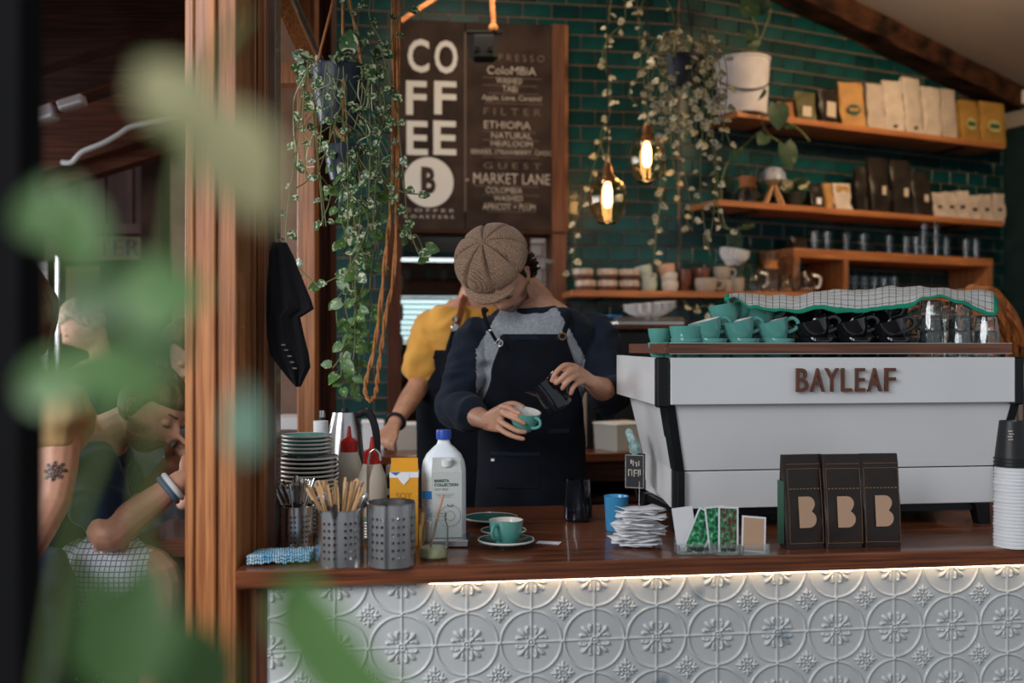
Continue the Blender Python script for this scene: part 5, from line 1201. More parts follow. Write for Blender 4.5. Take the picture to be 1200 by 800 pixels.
for i, (px, t, h, w_, lb, hd) in enumerate(((884, -.14, 30, 10, 'round glass server with a white handle on the lowest shelf', True), (903, -.12, 48, 12, 'tall glass brewer with a wooden band on the lowest shelf', False), (921, -.16, 22, 8, 'small glass jug right of the banded brewer', False), (934, -.11, 38, 7, 'narrow glass bottle behind the small jugs', False), (946, -.16, 26, 10, 'round glass jug at the right end of the lowest shelf', True))):
    u = sc(WF, px, t); o = thing('glass_server', lb, 'glass jug', wpos(px, t, z3+.001), 0, 'glassware on the lowest shelf')
    MB().lathe([(0, 0), (w_*.9*u, 0), (w_*u, 3*u), (w_*.95*u, h*.4*u), (w_*.5*u, h*.7*u), (w_*.8*u, h*u), (w_*.72*u, h*u), (w_*.42*u, h*.7*u), (w_*.86*u, h*.4*u), (w_*.9*u, 3*u), (0, 1.5*u)], 22).build('glass_body', GLASS, o)
    if hd: MB().tube(spline([(w_*.7*u, 0, h*.8*u), (w_*1.5*u, 0, h*.7*u), (w_*1.4*u, 0, h*.3*u), (w_*.95*u, 0, h*.25*u)], 4), 1.4*u, 8).build('handle', CREAM, o)
    if i == 1: MB().lathe([(w_*.55*u, h*.6*u), (w_*.75*u, h*.6*u), (w_*.62*u, h*.70*u), (w_*.75*u, h*.80*u), (w_*.55*u, h*.80*u)], 18).build('wood_band', bpy.data.materials['tan_collar'], o)
    if i in (2, 4): MB().lathe([(0, 2*u), (w_*.85*u, 2*u), (w_*.85*u, 6*u), (0, 6*u)], 18).build('amber_liquid', bpy.data.materials['tan_collar'], o)
# glasses on and in the box shelf
gl2 = thing('glass_tumbler', '', 'glass', (0, 0, -5)); first[id(gl2)] = True
u = sc(AF, 1040, -.15); MB().lathe([(0, 0), (5.6*u, 0), (6.4*u, 24*u), (6.0*u, 24*u), (5.2*u, 1.5*u), (0, 1.5*u)], 16).build('body', GLASS, gl2)
hz_ = zb1+.026
for i, px in enumerate((955, 970, 992, 1012, 1042, 1062, 1074)): place(gl2, apos(px, -.15, hz_), i, 'clear straight glass standing on the box shelf top, %s from the left' % ORD[i], 'glasses on top of the box shelf')
for i, px in enumerate((1083, 1097, 1109, 1132, 1144)): place(gl2, apos(px, -.19, hz_), i, 'clear straight glass on the box shelf top, right half, %s from the right end' % ORD[4-i], 'glasses on top of the box shelf')
for i, px in enumerate((1083, 1097)): place(gl2, apos(px, -.19, hz_+24.5*u), i, 'clear glass stacked on another on the box shelf, %s of two' % ['left', 'right'][i], 'glasses on top of the box shelf')
for i in range(7): place(gl2, apos(979+i*11.3, -.16, zb0-.003), i, 'clear glass inside the open box shelf, %s from the left' % ORD[i], 'glasses inside the box shelf')
o = beaker(1127, -.16, 0, 7, 12, CREAM, 'white round mug inside the box shelf, near its right end', fr=AF, zz=zb0-.003, name='coffee_mug', cat='mug')
shelf_bag(AF, 934, 20, 18, -.10, hz_-.0, BKBAG, 'slumped dark bag left of the box shelf glasses', seed=71); 
# ---- on the back bench
q = WF.pt(WF.at(752, 400, -.35)[0], -.35, BZ+.001); u = sc(WF, 750, -.40); gr = thing('bench_grinder', 'black machine with a rounded silver lid on the back bench, behind the espresso machine', 'machine', q, TH)
w_ = 90*u; h_ = .555
MB().box((0, 0, h_/2), (w_*.9, .30, h_), bev=.02).build('body', BLKM, gr, False); MB().box((0, 0, h_+.03), (w_, .34, .06), bev=.025).build('lid', STEEL, gr, False)
fz = q+V((.04, -.02, h_+.062))
fluted('paper_filters', 'heap of fluted white paper filters on the silver lid', fz, .12, .045, PAPER, n=34, amp=.10, layers=3, rot=(.05, -.08, 0))
o = tag(MB().lathe([(0, 0), (.04, 0), (.04, .008), (0, .008)], 20).build('flat_disc', BL), 'small flat blue disc on the edge of the silver lid', 'disc'); o.location = q+V((-.145, -.09, h_+.0615))
def bin_(px, py, w2, h2, dpt, Y, m, label, rz=0, name='storage_tub', lid=True):
    q = P(px, py, Y); q.z = BZ+.001; o = thing(name, label, 'container', q, TH+rz)
    hexa(MB(), [(-w2/2*.94, -dpt/2*.94, 0), (w2/2*.94, -dpt/2*.94, 0), (w2/2, -dpt/2, h2), (-w2/2, -dpt/2, h2)], [(-w2/2*.94, dpt/2*.94, 0), (w2/2*.94, dpt/2*.94, 0), (w2/2, dpt/2, h2), (-w2/2, dpt/2, h2)]).build('tub', m, o, False)
    if lid: MB().box((0, 0, h2+.005), (w2*1.05, dpt*1.05, .012), bev=.004).build('lid', PAPER, o, False)
    return o
bin_(727, 520, .19, .115, .16, 4.72, FROST, 'white lidded tub on the back bench, right of the barista', rz=.5)
bin_(489, 520, .20, .11, .14, 4.75, FROST, 'clear plastic tub on the back bench beside the yellow shirted barista')
bin_(437, 520, .10, .12, .14, 4.75, MILKP, 'narrow white tub on the back bench below the hanging rope')
for i, px in enumerate((683, 690)):
    q = P(px, 520, 4.8); q.z = BZ+.001; tag(MB().box((0, 0, .13), (.035, .10, .26), bev=.004).build('cutting_board', [PINKBAG, BLKP][i], None, False), ['pale board standing on the back bench right of the barista', 'thin black board standing next to the pale board'][i], 'board').location = q
# ================================================================ HANGING BLACK CLOTH
BC = mat('black_wool_cloth', (.008, .008, .010), .95, sheen=.1, bump=.3, bscale=200)
cq = P(328, 284, 2.52); ap = thing('hanging_apron', 'black cloth hanging folded from a hook on the wood jamb', 'cloth', cq)
u = 2.52/F_PX; outl = [(284, 318, 336), (300, 315, 344), (330, 313, 356), (352, 312, 365), (362, 312, 368), (372, 312, 352), (395, 313, 357), (415, 316, 362), (430, 327, 364), (442, 337, 358), (453, 347, 352)]
R = []
for py, a, b in outl:
    r = []
    for k in range(24):
        an = 2*PI*k/24; c_ = (a+b)/2-328; h2 = (b-a)/2; fx = math.cos(an); fy = math.sin(an)
        r.append(((c_+h2*fx)*u, (.016+.010*math.sin(fx*7+py*.02))*fy*(1 if py > 290 else .6), -(py-284)*u))
    R.append(r)
MB().rings(R).build('folded_cloth', BC, ap); 
for x, z in ((335, 404), (338, 410), (342, 417), (345, 424), (348, 431)): MB().box(((x-328)*u, -.027, -(z-284)*u), (.010, .002, .003), M=None).build('stitching', CHALKD, ap, False)
MB().tube([(0, .04, .01), (0, -.005, .012), (0, -.012, .022)], .004, 8).build('hook', STEELP, ap)
# ================================================================ PEOPLE
def frame_from(c, fwd, up):
    F = V(fwd).normalized(); U = V(up); U = (U-F*U.dot(F)).normalized(); X = (-F).cross(U).normalized()
    M = Matrix((X, -F, U)).transposed().to_4x4(); M.translation = V(c); return M      # face looks along local -Y
def head_lofts(mb, M, jaw=1.0, s=1.0, hair=0.0):
    """skull, face, nose, lips, brow; ears; local units metres, face at -Y, chin near z=-.115"""
    nu, nv = 56, 44; vs = []; g = lambda x, c, w_: math.exp(-((x-c)/w_)**2)
    for j in range(nv+1):
        ph = PI*j/nv; z0 = math.cos(ph)
        for i in range(nu):
            a = 2*PI*i/nu; x0 = math.sin(ph)*math.cos(a); y0 = math.sin(ph)*math.sin(a)
            x, y, z = x0*.074, y0*.093, z0*.116
            low = max(0, -z0)
            x *= 1-.30*low**1.6*(1 if y0 < .3 else .6); 
            if y0 > 0: y *= 1-.42*low**1.2
            else: y *= 1-.06*low
            if z0 > 0: y += .008*z0; x *= 1+.03*z0
            if y0 < 0:
                f = -y0; w_ = f**1.2
                y -= w_*(.0235*g(x, 0, .0105+.006*max(0, (-z-.005)/.03))*(g(z, -.028, .020)*1.0+.45*g(z, -.004, .02)))       # nose
                y += w_*.0125*(g(x, .031, .015)+g(x, -.031, .015))*g(z, .006, .013)                    # eye sockets
                y -= w_*.006*g(z, .026, .012)*g(abs(x), .028, .03)                                     # brow
                y -= w_*.0065*g(x, 0, .022)*(g(z, -.060, .0055)+g(z, -.073, .0065))                    # lips
                y += w_*.004*g(x, 0, .028)*g(z, -.0665, .003)
                y += w_*.005*g(x, 0, .03)*g(z, -.085, .008)
                y -= w_*.010*g(x, 0, .024)*g(z, -.104, .014)                                           # chin
                y -= w_*.004*(g(x, .045, .02)+g(x, -.045, .02))*g(z, -.022, .02)                       # cheekbones
                x += .004*math.copysign(1, x)*g(z, -.075, .03)*g(abs(x), .045, .02)*jaw
            vs.append((x*s, y*s, z*s))
    fs = [(j*nu+i, j*nu+(i+1) % nu, (j+1)*nu+(i+1) % nu, (j+1)*nu+i) for j in range(nv) for i in range(nu)]
    mb.add(vs, fs, 0, M)
    for sg in (-1, 1): mb.ball((sg*.031*s, -.0775*s, .005*s), (.0150*s, .0125*s, .0105*s), 12, 0, M)      # lowered eyelids
    for sg in (-1, 1):        # ears: rim and lobe
        pts = [(sg*.073, .000, .022), (sg*.082, .010, .030), (sg*.086, .019, .022), (sg*.083, .018, .004), (sg*.078, .008, -.014), (sg*.074, .002, -.022)]
        mb.tube(spline([V(p)*s for p in pts], 4), .0048*s, 8, 0, M, round_=True)
        mb.ball((sg*.075*s, .008*s, .004*s), (.006*s, .011*s, .022*s), 10, 0, M)
def limb(mb, pts, rs, n=5, seg=14, flat=1.0, M=None):
    P_ = spline(pts, n); m = len(pts)-1; out = []
    for i in range(m):
        for k in range(n): t = k/n; t = t*t*(3-2*t); out.append(rs[i]*(1-t)+rs[i+1]*t)
    out.append(rs[-1]); mb.tube(P_, out, seg, 0, M, flat, True)
def finger(mb, pts, r0, r1):
    n = len(pts)-1; rs = [r0+(r1-r0)*k/n for k in range(n+1)]; limb(mb, pts, rs, 4, 10)
def palm(mb, wrist, k1, k2, th=.013, rw=.026):           # wrist to knuckle line k1 (index) .. k2 (little)
    wrist, k1, k2 = V(wrist), V(k1), V(k2)
    for f in (0, .2, .4, .6, .8, 1):
        k = k1.lerp(k2, f); limb(mb, [wrist+(k-(k1+k2)/2)*.45, (wrist+k)/2+(k-(k1+k2)/2)*.2, k], [th*1.15, th*1.1, th*.80], 3, 10)
def torso_rings(rings, seg=36, yaw=0):
    R = []; c, s = math.cos(yaw), math.sin(yaw)
    for cx, cy, z, rx, ry in rings:
        r = []
        for k in range(seg):
            a = 2*PI*k/seg; x = rx*math.copysign(abs(math.cos(a))**.85, math.cos(a)); y = ry*math.copysign(abs(math.sin(a))**.85, math.sin(a))
            r.append((cx+x*c-y*s, cy+x*s+y*c, z))
        R.append(r)
    return R
def fuse(mb, voxel, smooth=3, name='tmp'):
    me = mb.mesh([SKIN], False); o = bpy.data.objects.new(name, me); ROOT.objects.link(o)
    r = o.modifiers.new('r', 'REMESH'); r.mode = 'VOXEL'; r.voxel_size = voxel; r.use_smooth_shade = True
    s = o.modifiers.new('s', 'SMOOTH'); s.iterations = smooth; s.factor = .5
    bpy.context.view_layer.update(); out = evald(o); bpy.data.objects.remove(o)
    out.polygons.foreach_set('use_smooth', [True]*len(out.polygons)); return out
def wrinkle(me, amp, fn=None, seed=0, sc_=(9, 9, 5)):
    o = V((seed*3.1, seed, 0)); amp *= 1.9; me.update(); nn = [v.normal.copy() for v in me.vertices]
    for v, n in zip(me.vertices, nn):
        p = v.co; q = V((p.x*sc_[0], p.y*sc_[1], p.z*sc_[2]))+o
        w_ = noise.noise(q+V((0, 0, 2.2*noise.noise(q*.6))))
        a = amp*(fn(p) if fn else 1); v.co = p+n*(a*(1-abs(w_)*2.6)*.6+a*.5*noise.noise(q*2.3))
    me.update()
def setmats(me, mats, fn):
    me.materials.clear()
    for m in mats: me.materials.append(m)
    for p in me.polygons: p.material_index = fn(p.center, p.normal)
def segd(p, a, b):
    a, b = V(a), V(b); t = max(0, min(1, (p-a).dot(b-a)/(b-a).length_squared)); return (p-(a+(b-a)*t)).length
def beardmask(me, M, amount=1, s=1.0, tach=True):
    """colour attribute: 1 on beard and moustache, lips reddened"""
    at = me.color_attributes.new('face', 'FLOAT_COLOR', 'POINT'); Mi = M.inverted(); d = []
    for v in me.vertices:
        p = (Mi @ v.co)/s; b = 0; l = 0
        if p.length < .134 and p.y < .03 and p.z > -.125 and p.y < .01-.9*max(0, -.095-p.z)*1.5:
            jawl = max(0, min(1, (-.045-p.z)/.02)) if p.y < .02 else 0
            side = max(0, min(1, (-.012-p.z)/.02))*max(0, min(1, (abs(p.x)-.050)/.01))*max(0, min(1, (.02-p.y)/.015))
            mou = math.exp(-((p.z+.052)/.006)**2)*(1 if abs(p.x) < .03 and p.y < -.07 else 0)
            b = max(jawl*max(0, min(1, (.03-p.y)/.02)), side, mou*1.1)
            lip = math.exp(-((p.z+.067)/.009)**2)*math.exp(-(p.x/.024)**4)*(1 if p.y < -.06 else 0); l = lip; b *= 1-lip
            b = b*amount
        d += [min(1, b), l, 0, 1]
    at.data.foreach_set('color', d)
def facemat(base, name, hair=(.035, .02, .013)):
    m = base.copy(); m.name = name; nt = m.node_tree; b = nt.nodes['Principled BSDF']; src = b.inputs['Base Color'].links[0].from_socket
    at = nt.nodes.new('ShaderNodeAttribute'); at.attribute_name = 'face'; sp_ = nt.nodes.new('ShaderNodeSeparateColor'); nt.links.new(at.outputs['Color'], sp_.inputs[0])
    n = nt.nodes.new('ShaderNodeTexNoise'); n.inputs['Scale'].default_value = 260; mu = nt.nodes.new('ShaderNodeMath'); mu.operation = 'MULTIPLY_ADD'
    tcc = [x for x in nt.nodes if x.type == 'TEX_COORD'][0]; nt.links.new(tcc.outputs['Object'], n.inputs[0])
    mr = nt.nodes.new('ShaderNodeMapRange'); mr.inputs[1].default_value = .35; mr.inputs[2].default_value = .6; mr.inputs[3].default_value = .55; nt.links.new(n.outputs[0], mr.inputs[0])
    mm = nt.nodes.new('ShaderNodeMath'); mm.operation = 'MULTIPLY'; nt.links.new(sp_.outputs[0], mm.inputs[0]); nt.links.new(mr.outputs[0], mm.inputs[1])
    m1 = nt.nodes.new('ShaderNodeMixRGB'); nt.links.new(sp_.outputs[1], m1.inputs[0]); nt.links.new(src, m1.inputs[1]); m1.inputs[2].default_value = (.42, .14, .11, 1)
    m2 = nt.nodes.new('ShaderNodeMixRGB'); nt.links.new(mm.outputs[0], m2.inputs[0]); nt.links.new(m1.outputs[0], m2.inputs[1]); m2.inputs[2].default_value = (*hair, 1)
    nt.links.new(m2.outputs[0], b.inputs['Base Color']); return m
def hairlump(mb, M, pts, r, s=1.0):
    for p in pts: mb.ball(V(p)*s, (r*s, r*s, r*s) if not isinstance(r, tuple) else tuple(q*s for q in r), 10, 0, M)
def haircap(M, s=1.0, front=.035, low=-.03, thick=.010, seed=0, back=1.0):
    """hair shell over the scalp, hairline above the brow"""
    mb = MB(); nu, nv = 60, 30; vs = []
    for j in range(nv+1):
        for i in range(nu):
            a = 2*PI*i/nu; f = -math.sin(a)            # 1 at the face
            zl = front if f > .35 else (low+(front-low)*max(0, (f+.1)/.45) if f > -.1 else low*back)
            zmax = math.acos(max(-1, min(1, zl/.116))); ph = zmax*j/nv
            t = thick*(1+.35*noise.noise(V((math.cos(a)*3, math.sin(a)*3, ph*2+seed)))*1.6); t *= min(1, (nv-j)/4+.25)
            x = math.sin(ph)*math.cos(a)*(.074+t); y = math.sin(ph)*math.sin(a)*(.093+t); z = math.cos(ph)*(.116+t)
            if y > 0: y *= 1-.42*max(0, -z/.116)**1.2
            vs.append((x*s, (y+.008*max(0, z/.116))*s, z*s))
    fs = [(j*nu+i, j*nu+(i+1) % nu, (j+1)*nu+(i+1) % nu, (j+1)*nu+i) for j in range(nv) for i in range(nu)]
    mb.add(vs, fs, 0, M); return mb
def lashes(M, parent, s):
    for sg in (-1, 1): MB().tube([M @ (V((sg*(.031+.0045*k), -.0905+.0009*k*k, -.0005-.0006*(4-k*k*.4)))*s) for k in (-3, -2, -1, 0, 1, 2, 3)], .0013*s, 5).build('eyelashes', HAIR, parent)
# ---------------------------------------------------------------- barista in the flat cap
YB = 3.47
def B(px, py, Y=YB): return P(px, py, Y)
bar = thing('person', 'person in a tweed flat cap and dark apron pouring milk into a teal cup', 'person', (B(624, 600).x, YB, 0))
bar_o = V(bar.location)
def Lb(p): return V(p)-bar_o
HMC = frame_from(Lb(B(589, 331, 3.32)), (-.20, -.50, -.80), (-.34, -.80, .42)); HM = frame_from(Lb(B(591, 328, 3.31)), (-.17, -.66, -.68), (-.33, -.68, .62)); HS = 1.0
def tr(px, py, rx, ry, dy=0): q = B(px, py); return (q.x-bar_o.x, dy, q.z, rx/F_PX*YB, ry)
body_r = [tr(624, 640, 60, .115), tr(624, 590, 58, .11), tr(623, 540, 54, .10), tr(623, 480, 54, .10), tr(625, 430, 60, .112, -.005), tr(628, 400, 64, .112, -.01), tr(629, 380, 60, .10, -.015), tr(628, 363, 42, .078, -.02), tr(624, 350, 26, .062, -.03)]
LS, RS = Lb(B(556, 396, 3.45)), Lb(B(697, 391, 3.50)); LE, RE = Lb(B(535, 476, 3.36)), Lb(B(716, 462, 3.38)); LW, RW = Lb(B(572, 494, 3.13)), Lb(B(694, 449, 3.16))
mb = MB(); mb.rings(torso_rings(body_r)); head_lofts(mb, HM, 1.0, HS)
neck0 = Lb(B(630, 360, 3.47)); limb(mb, [neck0, Lb(B(618, 342, 3.42)), HM @ V((0, .03, -.045))], [.066, .058, .056])
for s_, e_, w_ in ((LS, LE, LW), (RS, RE, RW)): limb(mb, [s_, (s_+e_)/2, e_, e_.lerp(w_, .35), w_], [.052, .046, .042, .041, .026])
hipL, hipR = Lb(B(600, 625)), Lb(B(650, 625))
for hp, fx in ((hipL, -.11), (hipR, .12)): limb(mb, [hp, V((fx, -.01, .50)), V((fx*1.1, .03, .10)), V((fx*1.15, .02, .05))], [.092, .062, .045, .04]); limb(mb, [V((fx*1.15, .02, .045)), V((fx*1.4, -.15, .03))], [.042, .03])
def H(px, py, Y): return Lb(P(px, py, Y))
# left-of-picture hand: fingers wrapped round the cup
palm(mb, H(571, 493, 3.13), H(590, 478, 3.075), H(586, 503, 3.09), th=.0135)
for pts in ([(588, 476, 3.075), (597, 478, 3.04), (604, 482, 3.022), (609, 484, 3.015)], [(589, 484, 3.07), (599, 488, 3.03), (607, 492, 3.012), (614, 496, 3.010)],
            [(587, 494, 3.075), (597, 500, 3.035), (607, 505, 3.018), (615, 506, 3.018)], [(585, 502, 3.085), (595, 508, 3.055), (605, 512, 3.04), (613, 514, 3.038)]):
    finger(mb, [H(*p) for p in pts], .0098, .0075)
finger(mb, [H(576, 484, 3.12), H(590, 476, 3.12), H(602, 473, 3.11), H(613, 477, 3.10)], .0125, .0085)
# right-of-picture hand: pinching the pitcher handle from above
palm(mb, H(695, 448, 3.16), H(674, 430, 3.085), H(683, 446, 3.10), th=.0135)
for pts in ([(673, 429, 3.085), (662, 428, 3.05), (652, 436, 3.035), (647, 446, 3.04)], [(676, 433, 3.08), (666, 436, 3.04), (658, 443, 3.028), (652, 449, 3.035)],
            [(679, 439, 3.085), (670, 443, 3.045), (663, 449, 3.032), (659, 455, 3.040)], [(683, 446, 3.095), (675, 450, 3.06), (671, 455, 3.05), (669, 461, 3.055)]):
    finger(mb, [H(*p) for p in pts], .0098, .0075)
finger(mb, [H(686, 441, 3.14), H(668, 434, 3.11), H(654, 439, 3.085), H(643, 445, 3.075)], .0125, .0085)
FB = facemat(SKIN, 'bearded_skin')
me = fuse(mb, .0036, 2); beardmask(me, HM); setmats(me, [FB], lambda c, n: 0); me.name = 'barista_body'
link('body', me, bar)
# shirt
mb = MB(); gro = [(x, y, z, rx+.014, ry+.012) for x, y, z, rx, ry in body_r[:-1]]; gro[-1] = (gro[-1][0], gro[-1][1], gro[-1][2], gro[-1][3]-.004, gro[-1][4])
mb.rings(torso_rings(gro))
LC, RC = LE.lerp(LW, .55), RE.lerp(RW, .30)
limb(mb, [LS, (LS+LE)/2, LE, LE.lerp(LW, .3), LC], [.070, .063, .060, .055, .046]); limb(mb, [RS, (RS+RE)/2, RE, RE.lerp(RW, .15), RC], [.070, .064, .060, .057, .050])
me = fuse(mb, .0065, 5)
wrinkle(me, .0065, lambda p: 1.5 if min(segd(p, LS, LE), segd(p, RS, RE), segd(p, LE, LC), segd(p, RE, RC)) < .09 else .6, 2, (7, 7, 11))
xn = Lb(B(619, 360)).x
ztop = Lb(B(0, 350)).z; zarm = Lb(B(0, 418)).z
def shirtm(c, n):
    f = max(0, min(1, (ztop-c.z)/(ztop-zarm)))
    lim = .066+.118*f**.9; d = abs(c.x-xn)
    arm = (min(segd(c, LE, LC), segd(c, RE, RC)) < .080 and c.y < -.04) or (d > lim and c.z > zarm-.01) or (min(segd(c, LS, LE), segd(c, RS, RE)) < .078 and c.z < zarm+.02 and d > .172)
    if not arm and (V((c.x-xn, c.y+.02, c.z-Lb(B(0, 352)).z))*1.0).length < .098 and c.z > Lb(B(0, 374)).z: return 0
    return 0 if arm else 1
setmats(me, [NAVY, GREYT], shirtm); link('raglan_shirt', me, bar)
# collar ring
q = []
for k in range(41):
    a = 2*PI*k/40; x0, y0, z0 = body_r[7][0]-.008, -.035, body_r[7][2]+.012
    q.append((x0+.086*math.cos(a), y0+.078*math.sin(a), z0+.012*math.sin(a)*1.0-.010+.006*math.cos(a)))
MB().tube(q, .0085, 8, flat=1.5).build('collar', NAVY, bar)
# trousers
mb = MB(); mb.rings(torso_rings([tr(624, 660, 60, .118), tr(624, 600, 62, .12), tr(624, 585, 58, .115)]))
for hp, fx in ((hipL, -.11), (hipR, .12)): limb(mb, [hp, V((fx, -.01, .50)), V((fx*1.1, .03, .09))], [.112, .082, .07])
me = fuse(mb, .012, 4); setmats(me, [APRON], lambda c, n: 0); link('trousers', me, bar)
for fx in (-.11, .12): MB().rings([[(fx*1.2+a*.048, -.06+b*.13, z) for a, b in [(math.cos(t), math.sin(t)) for t in [2*PI*k/16 for k in range(16)]]] for z in (.001, .04, .06)]).build('shoe', BLKP, bar)
# apron: bib and skirt following the torso front
def apron_sheet(rings, a0s, parent, m, off=.022, name='apron_cloth', seed=0, cols=30, yaw=0, c0=0, fold=.004):
    vs = []; n = len(rings)
    zs = [r[2] for r in rings]; rows = 40; zt2, zb2 = max(zs), min(zs)
    def at_(z):
        for r, s in zip(rings, rings[1:]):
            lo, hi = (r, s) if r[2] < s[2] else (s, r)
            if lo[2]-1e-6 <= z <= hi[2]+1e-6: t = (z-lo[2])/(hi[2]-lo[2]); return [lo[i]+(hi[i]-lo[i])*t for i in range(5)]
        return list(rings[-1])
    for j in range(rows+1):
        z = zb2+(zt2-zb2)*j/rows; cx, cy, _, rx, ry = at_(z); f = j/rows
        hw = itp(a0s, z) if len(a0s) > 1 else a0s[0][1]
        for i in range(cols+1):
            a = -PI/2+c0+(i/cols*2-1)*hw; ca, sa_ = math.cos(a), math.sin(a)
            x = (rx+off)*math.copysign(abs(ca)**.85, ca); y = (ry+off)*math.copysign(abs(sa_)**.85, sa_)
            w_ = fold*noise.noise(V((x*14+seed, z*5, seed)))*2.2; y -= w_; 
            vs.append((cx+x*math.cos(yaw)-y*math.sin(yaw), cy+x*math.sin(yaw)+y*math.cos(yaw), z))
    fs = [(j*(cols+1)+i, j*(cols+1)+i+1, (j+1)*(cols+1)+i+1, (j+1)*(cols+1)+i) for j in range(rows) for i in range(cols)]
    me = bpy.data.meshes.new('apron'); me.from_pydata(vs, [], fs); me.materials.append(m); me.polygons.foreach_set('use_smooth', [True]*len(fs))
    o = link(name, me, parent); md = o.modifiers.new('s', 'SOLIDIFY'); md.thickness = .003; md.offset = 1; return o, vs
zbib = Lb(B(0, 392)).z; zwa = Lb(B(0, 440)).z; zsk = Lb(B(0, 500)).z
ar = [(0, 0, .62, .20, .16), (0, 0, .80, .19, .15)]+[(r[0], r[1], r[2], r[3]+.008, r[4]) for r in body_r[1:5]]+[(body_r[4][0]+.0, -.012, zbib, body_r[4][3]+.0, .118)]
ap_o, apv = apron_sheet(ar, [(.62, 1.35), (.9, 1.35), (zsk-.05, 1.3), (zsk+.04, 1.15), (zwa, .72), (zbib, .50)], bar, APRON, off=.020, seed=3)
# waist pocket, top hem, seams
def on_front(x, z, d=.024):
    for r, s in zip(ar, ar[1:]):
        if r[2] <= z <= s[2]:
            t = (z-r[2])/(s[2]-r[2]); cx, cy, rx, ry = [r[i]+(s[i]-r[i])*t for i in (0, 1, 3, 4)]
            u_ = max(-.999, min(.999, (x-cx)/(rx+d))); ca = abs(u_)**(1/.85); return cy-(ry+d)*max(0, 1-ca*ca)**(.5*.85)
    return -.13
def patch(name, px0, px1, py0, py1, m, d=.026, n=10):
    vs = []; 
    for j in range(n+1):
        for i in range(n+1):
            q_ = Lb(B(px0+(px1-px0)*i/n, py0+(py1-py0)*j/n, YB-.13)); vs.append((q_.x, on_front(q_.x, q_.z, d), q_.z))
    fs = [(j*(n+1)+i, j*(n+1)+i+1, (j+1)*(n+1)+i+1, (j+1)*(n+1)+i) for j in range(n) for i in range(n)]
    me = bpy.data.meshes.new(name); me.from_pydata(vs, [], fs); me.materials.append(m); o = link(name, me, bar); md = o.modifiers.new('s', 'SOLIDIFY'); md.thickness = .003; md.offset = 1; return o
patch('pocket', 575, 632, 531, 572, APRON, .027); patch('pocket_hem', 574, 633, 530, 534, NAVY, .031, 6); patch('waist_band', 572, 668, 503, 508, NAVY, .024, 8); patch('care_tag', 575, 579, 538, 541, PAPER, .034, 2)
patch('bib_hem', 586, 663, 393, 398, NAVY, .024, 8)
# straps with eyelets
for a, b, c, gx, gy in (((567, 366, 3.40), (573, 384, 3.31), (583, 402, 3.305), 585, 402), ((668, 359, 3.45), (667, 372, 3.35), (661, 390, 3.305), 659, 394)):
    MB().tube(spline([Lb(P(a[0]+(3 if a[0] < 600 else -5), a[1]-(4 if a[0] < 600 else -3), 3.50)), Lb(P(*a)), Lb(P(*b)), Lb(P(*c))], 6), .011, 8, flat=.3, up=(0, 1, 0)).build('strap', APRON, bar)
    g_ = Lb(P(gx, gy, 3.30)); MB().tube([(g_.x+.011*math.cos(2*PI*k/20), g_.y-.004, g_.z+.011*math.sin(2*PI*k/20)) for k in range(21)], .0032, 6).build('eyelet', STEELP if gx < 600 else mat('dull_brass_eyelet', (.22, .12, .05), .4, .9), bar)
MB().ball(Lb(P(575, 387, 3.29)), (.006, .004, .006), 10).build('stud', STEELP, bar)
# hair, eyes, cap
mb = MB(); rnd = random.Random(5)
for k in range(90):
    a = rnd.uniform(-.5, 1.0); sd_ = 1
    p = V((.074+rnd.uniform(0, .014), .02+.045*rnd.random(), .035-.06*rnd.random()**1.2)); q_ = p+V((rnd.uniform(.0, .016), rnd.uniform(-.01, .03), rnd.uniform(-.020, .012))); m_ = (p+q_)/2+V((.012, rnd.uniform(-.01, .01), .006))
    mb.tube([HM @ p, HM @ m_, HM @ q_], [.0035, .003, .0015], 5)
for k in range(60):
    a = rnd.uniform(.3, PI-.3); p = V((.078*math.cos(a), .085*math.sin(a)+.01, -.005-.03*rnd.random())); q_ = p+V((.004*math.cos(a), .006, -.03)); mb.tube([HM @ p, HM @ q_], [.004, .0015], 5)
hr = haircap(HM, 1, front=.05, low=-.03, thick=.006, back=1.4); mb.add(hr.v, hr.f)
mb.build('hair', HAIR, bar)
lashes(HM, bar, 1.0)
TW_ = mat('tweed', (.58, .37, .25), .95, col2=(.19, .115, .075), vscale=400, bump=.9, bscale=350, sheen=.3)
nt = TW_.node_tree; wv = nt.nodes.new('ShaderNodeTexWave'); wv.bands_direction = 'DIAGONAL'; wv.inputs['Scale'].default_value = 70; wv.inputs['Distortion'].default_value = 4; wv.inputs['Detail'].default_value = 2
tcn = [x for x in nt.nodes if x.type == 'TEX_COORD'][0]; nt.links.new(tcn.outputs['Object'], wv.inputs[0]); mxn = nt.nodes.new('ShaderNodeMixRGB'); mxn.blend_type = 'MULTIPLY'; mxn.inputs[0].default_value = .45
b_ = nt.nodes['Principled BSDF']; src = b_.inputs['Base Color'].links[0].from_socket; nt.links.new(src, mxn.inputs[1]); nt.links.new(wv.outputs[0], mxn.inputs[2]); nt.links.new(mxn.outputs[0], b_.inputs['Base Color'])
cap = bpy.data.objects.new('flat_cap', None); ROOT.objects.link(cap); cap.parent = bar; cap.location = HMC @ V((0, 0, .045))+V((-.012, 0, .046)); cap.empty_display_size = .05
CM = HMC.copy(); CM.translation = (0, 0, 0)
vs = []; nu, nv = 144, 28
CC = V((-.006, -.006, .0))
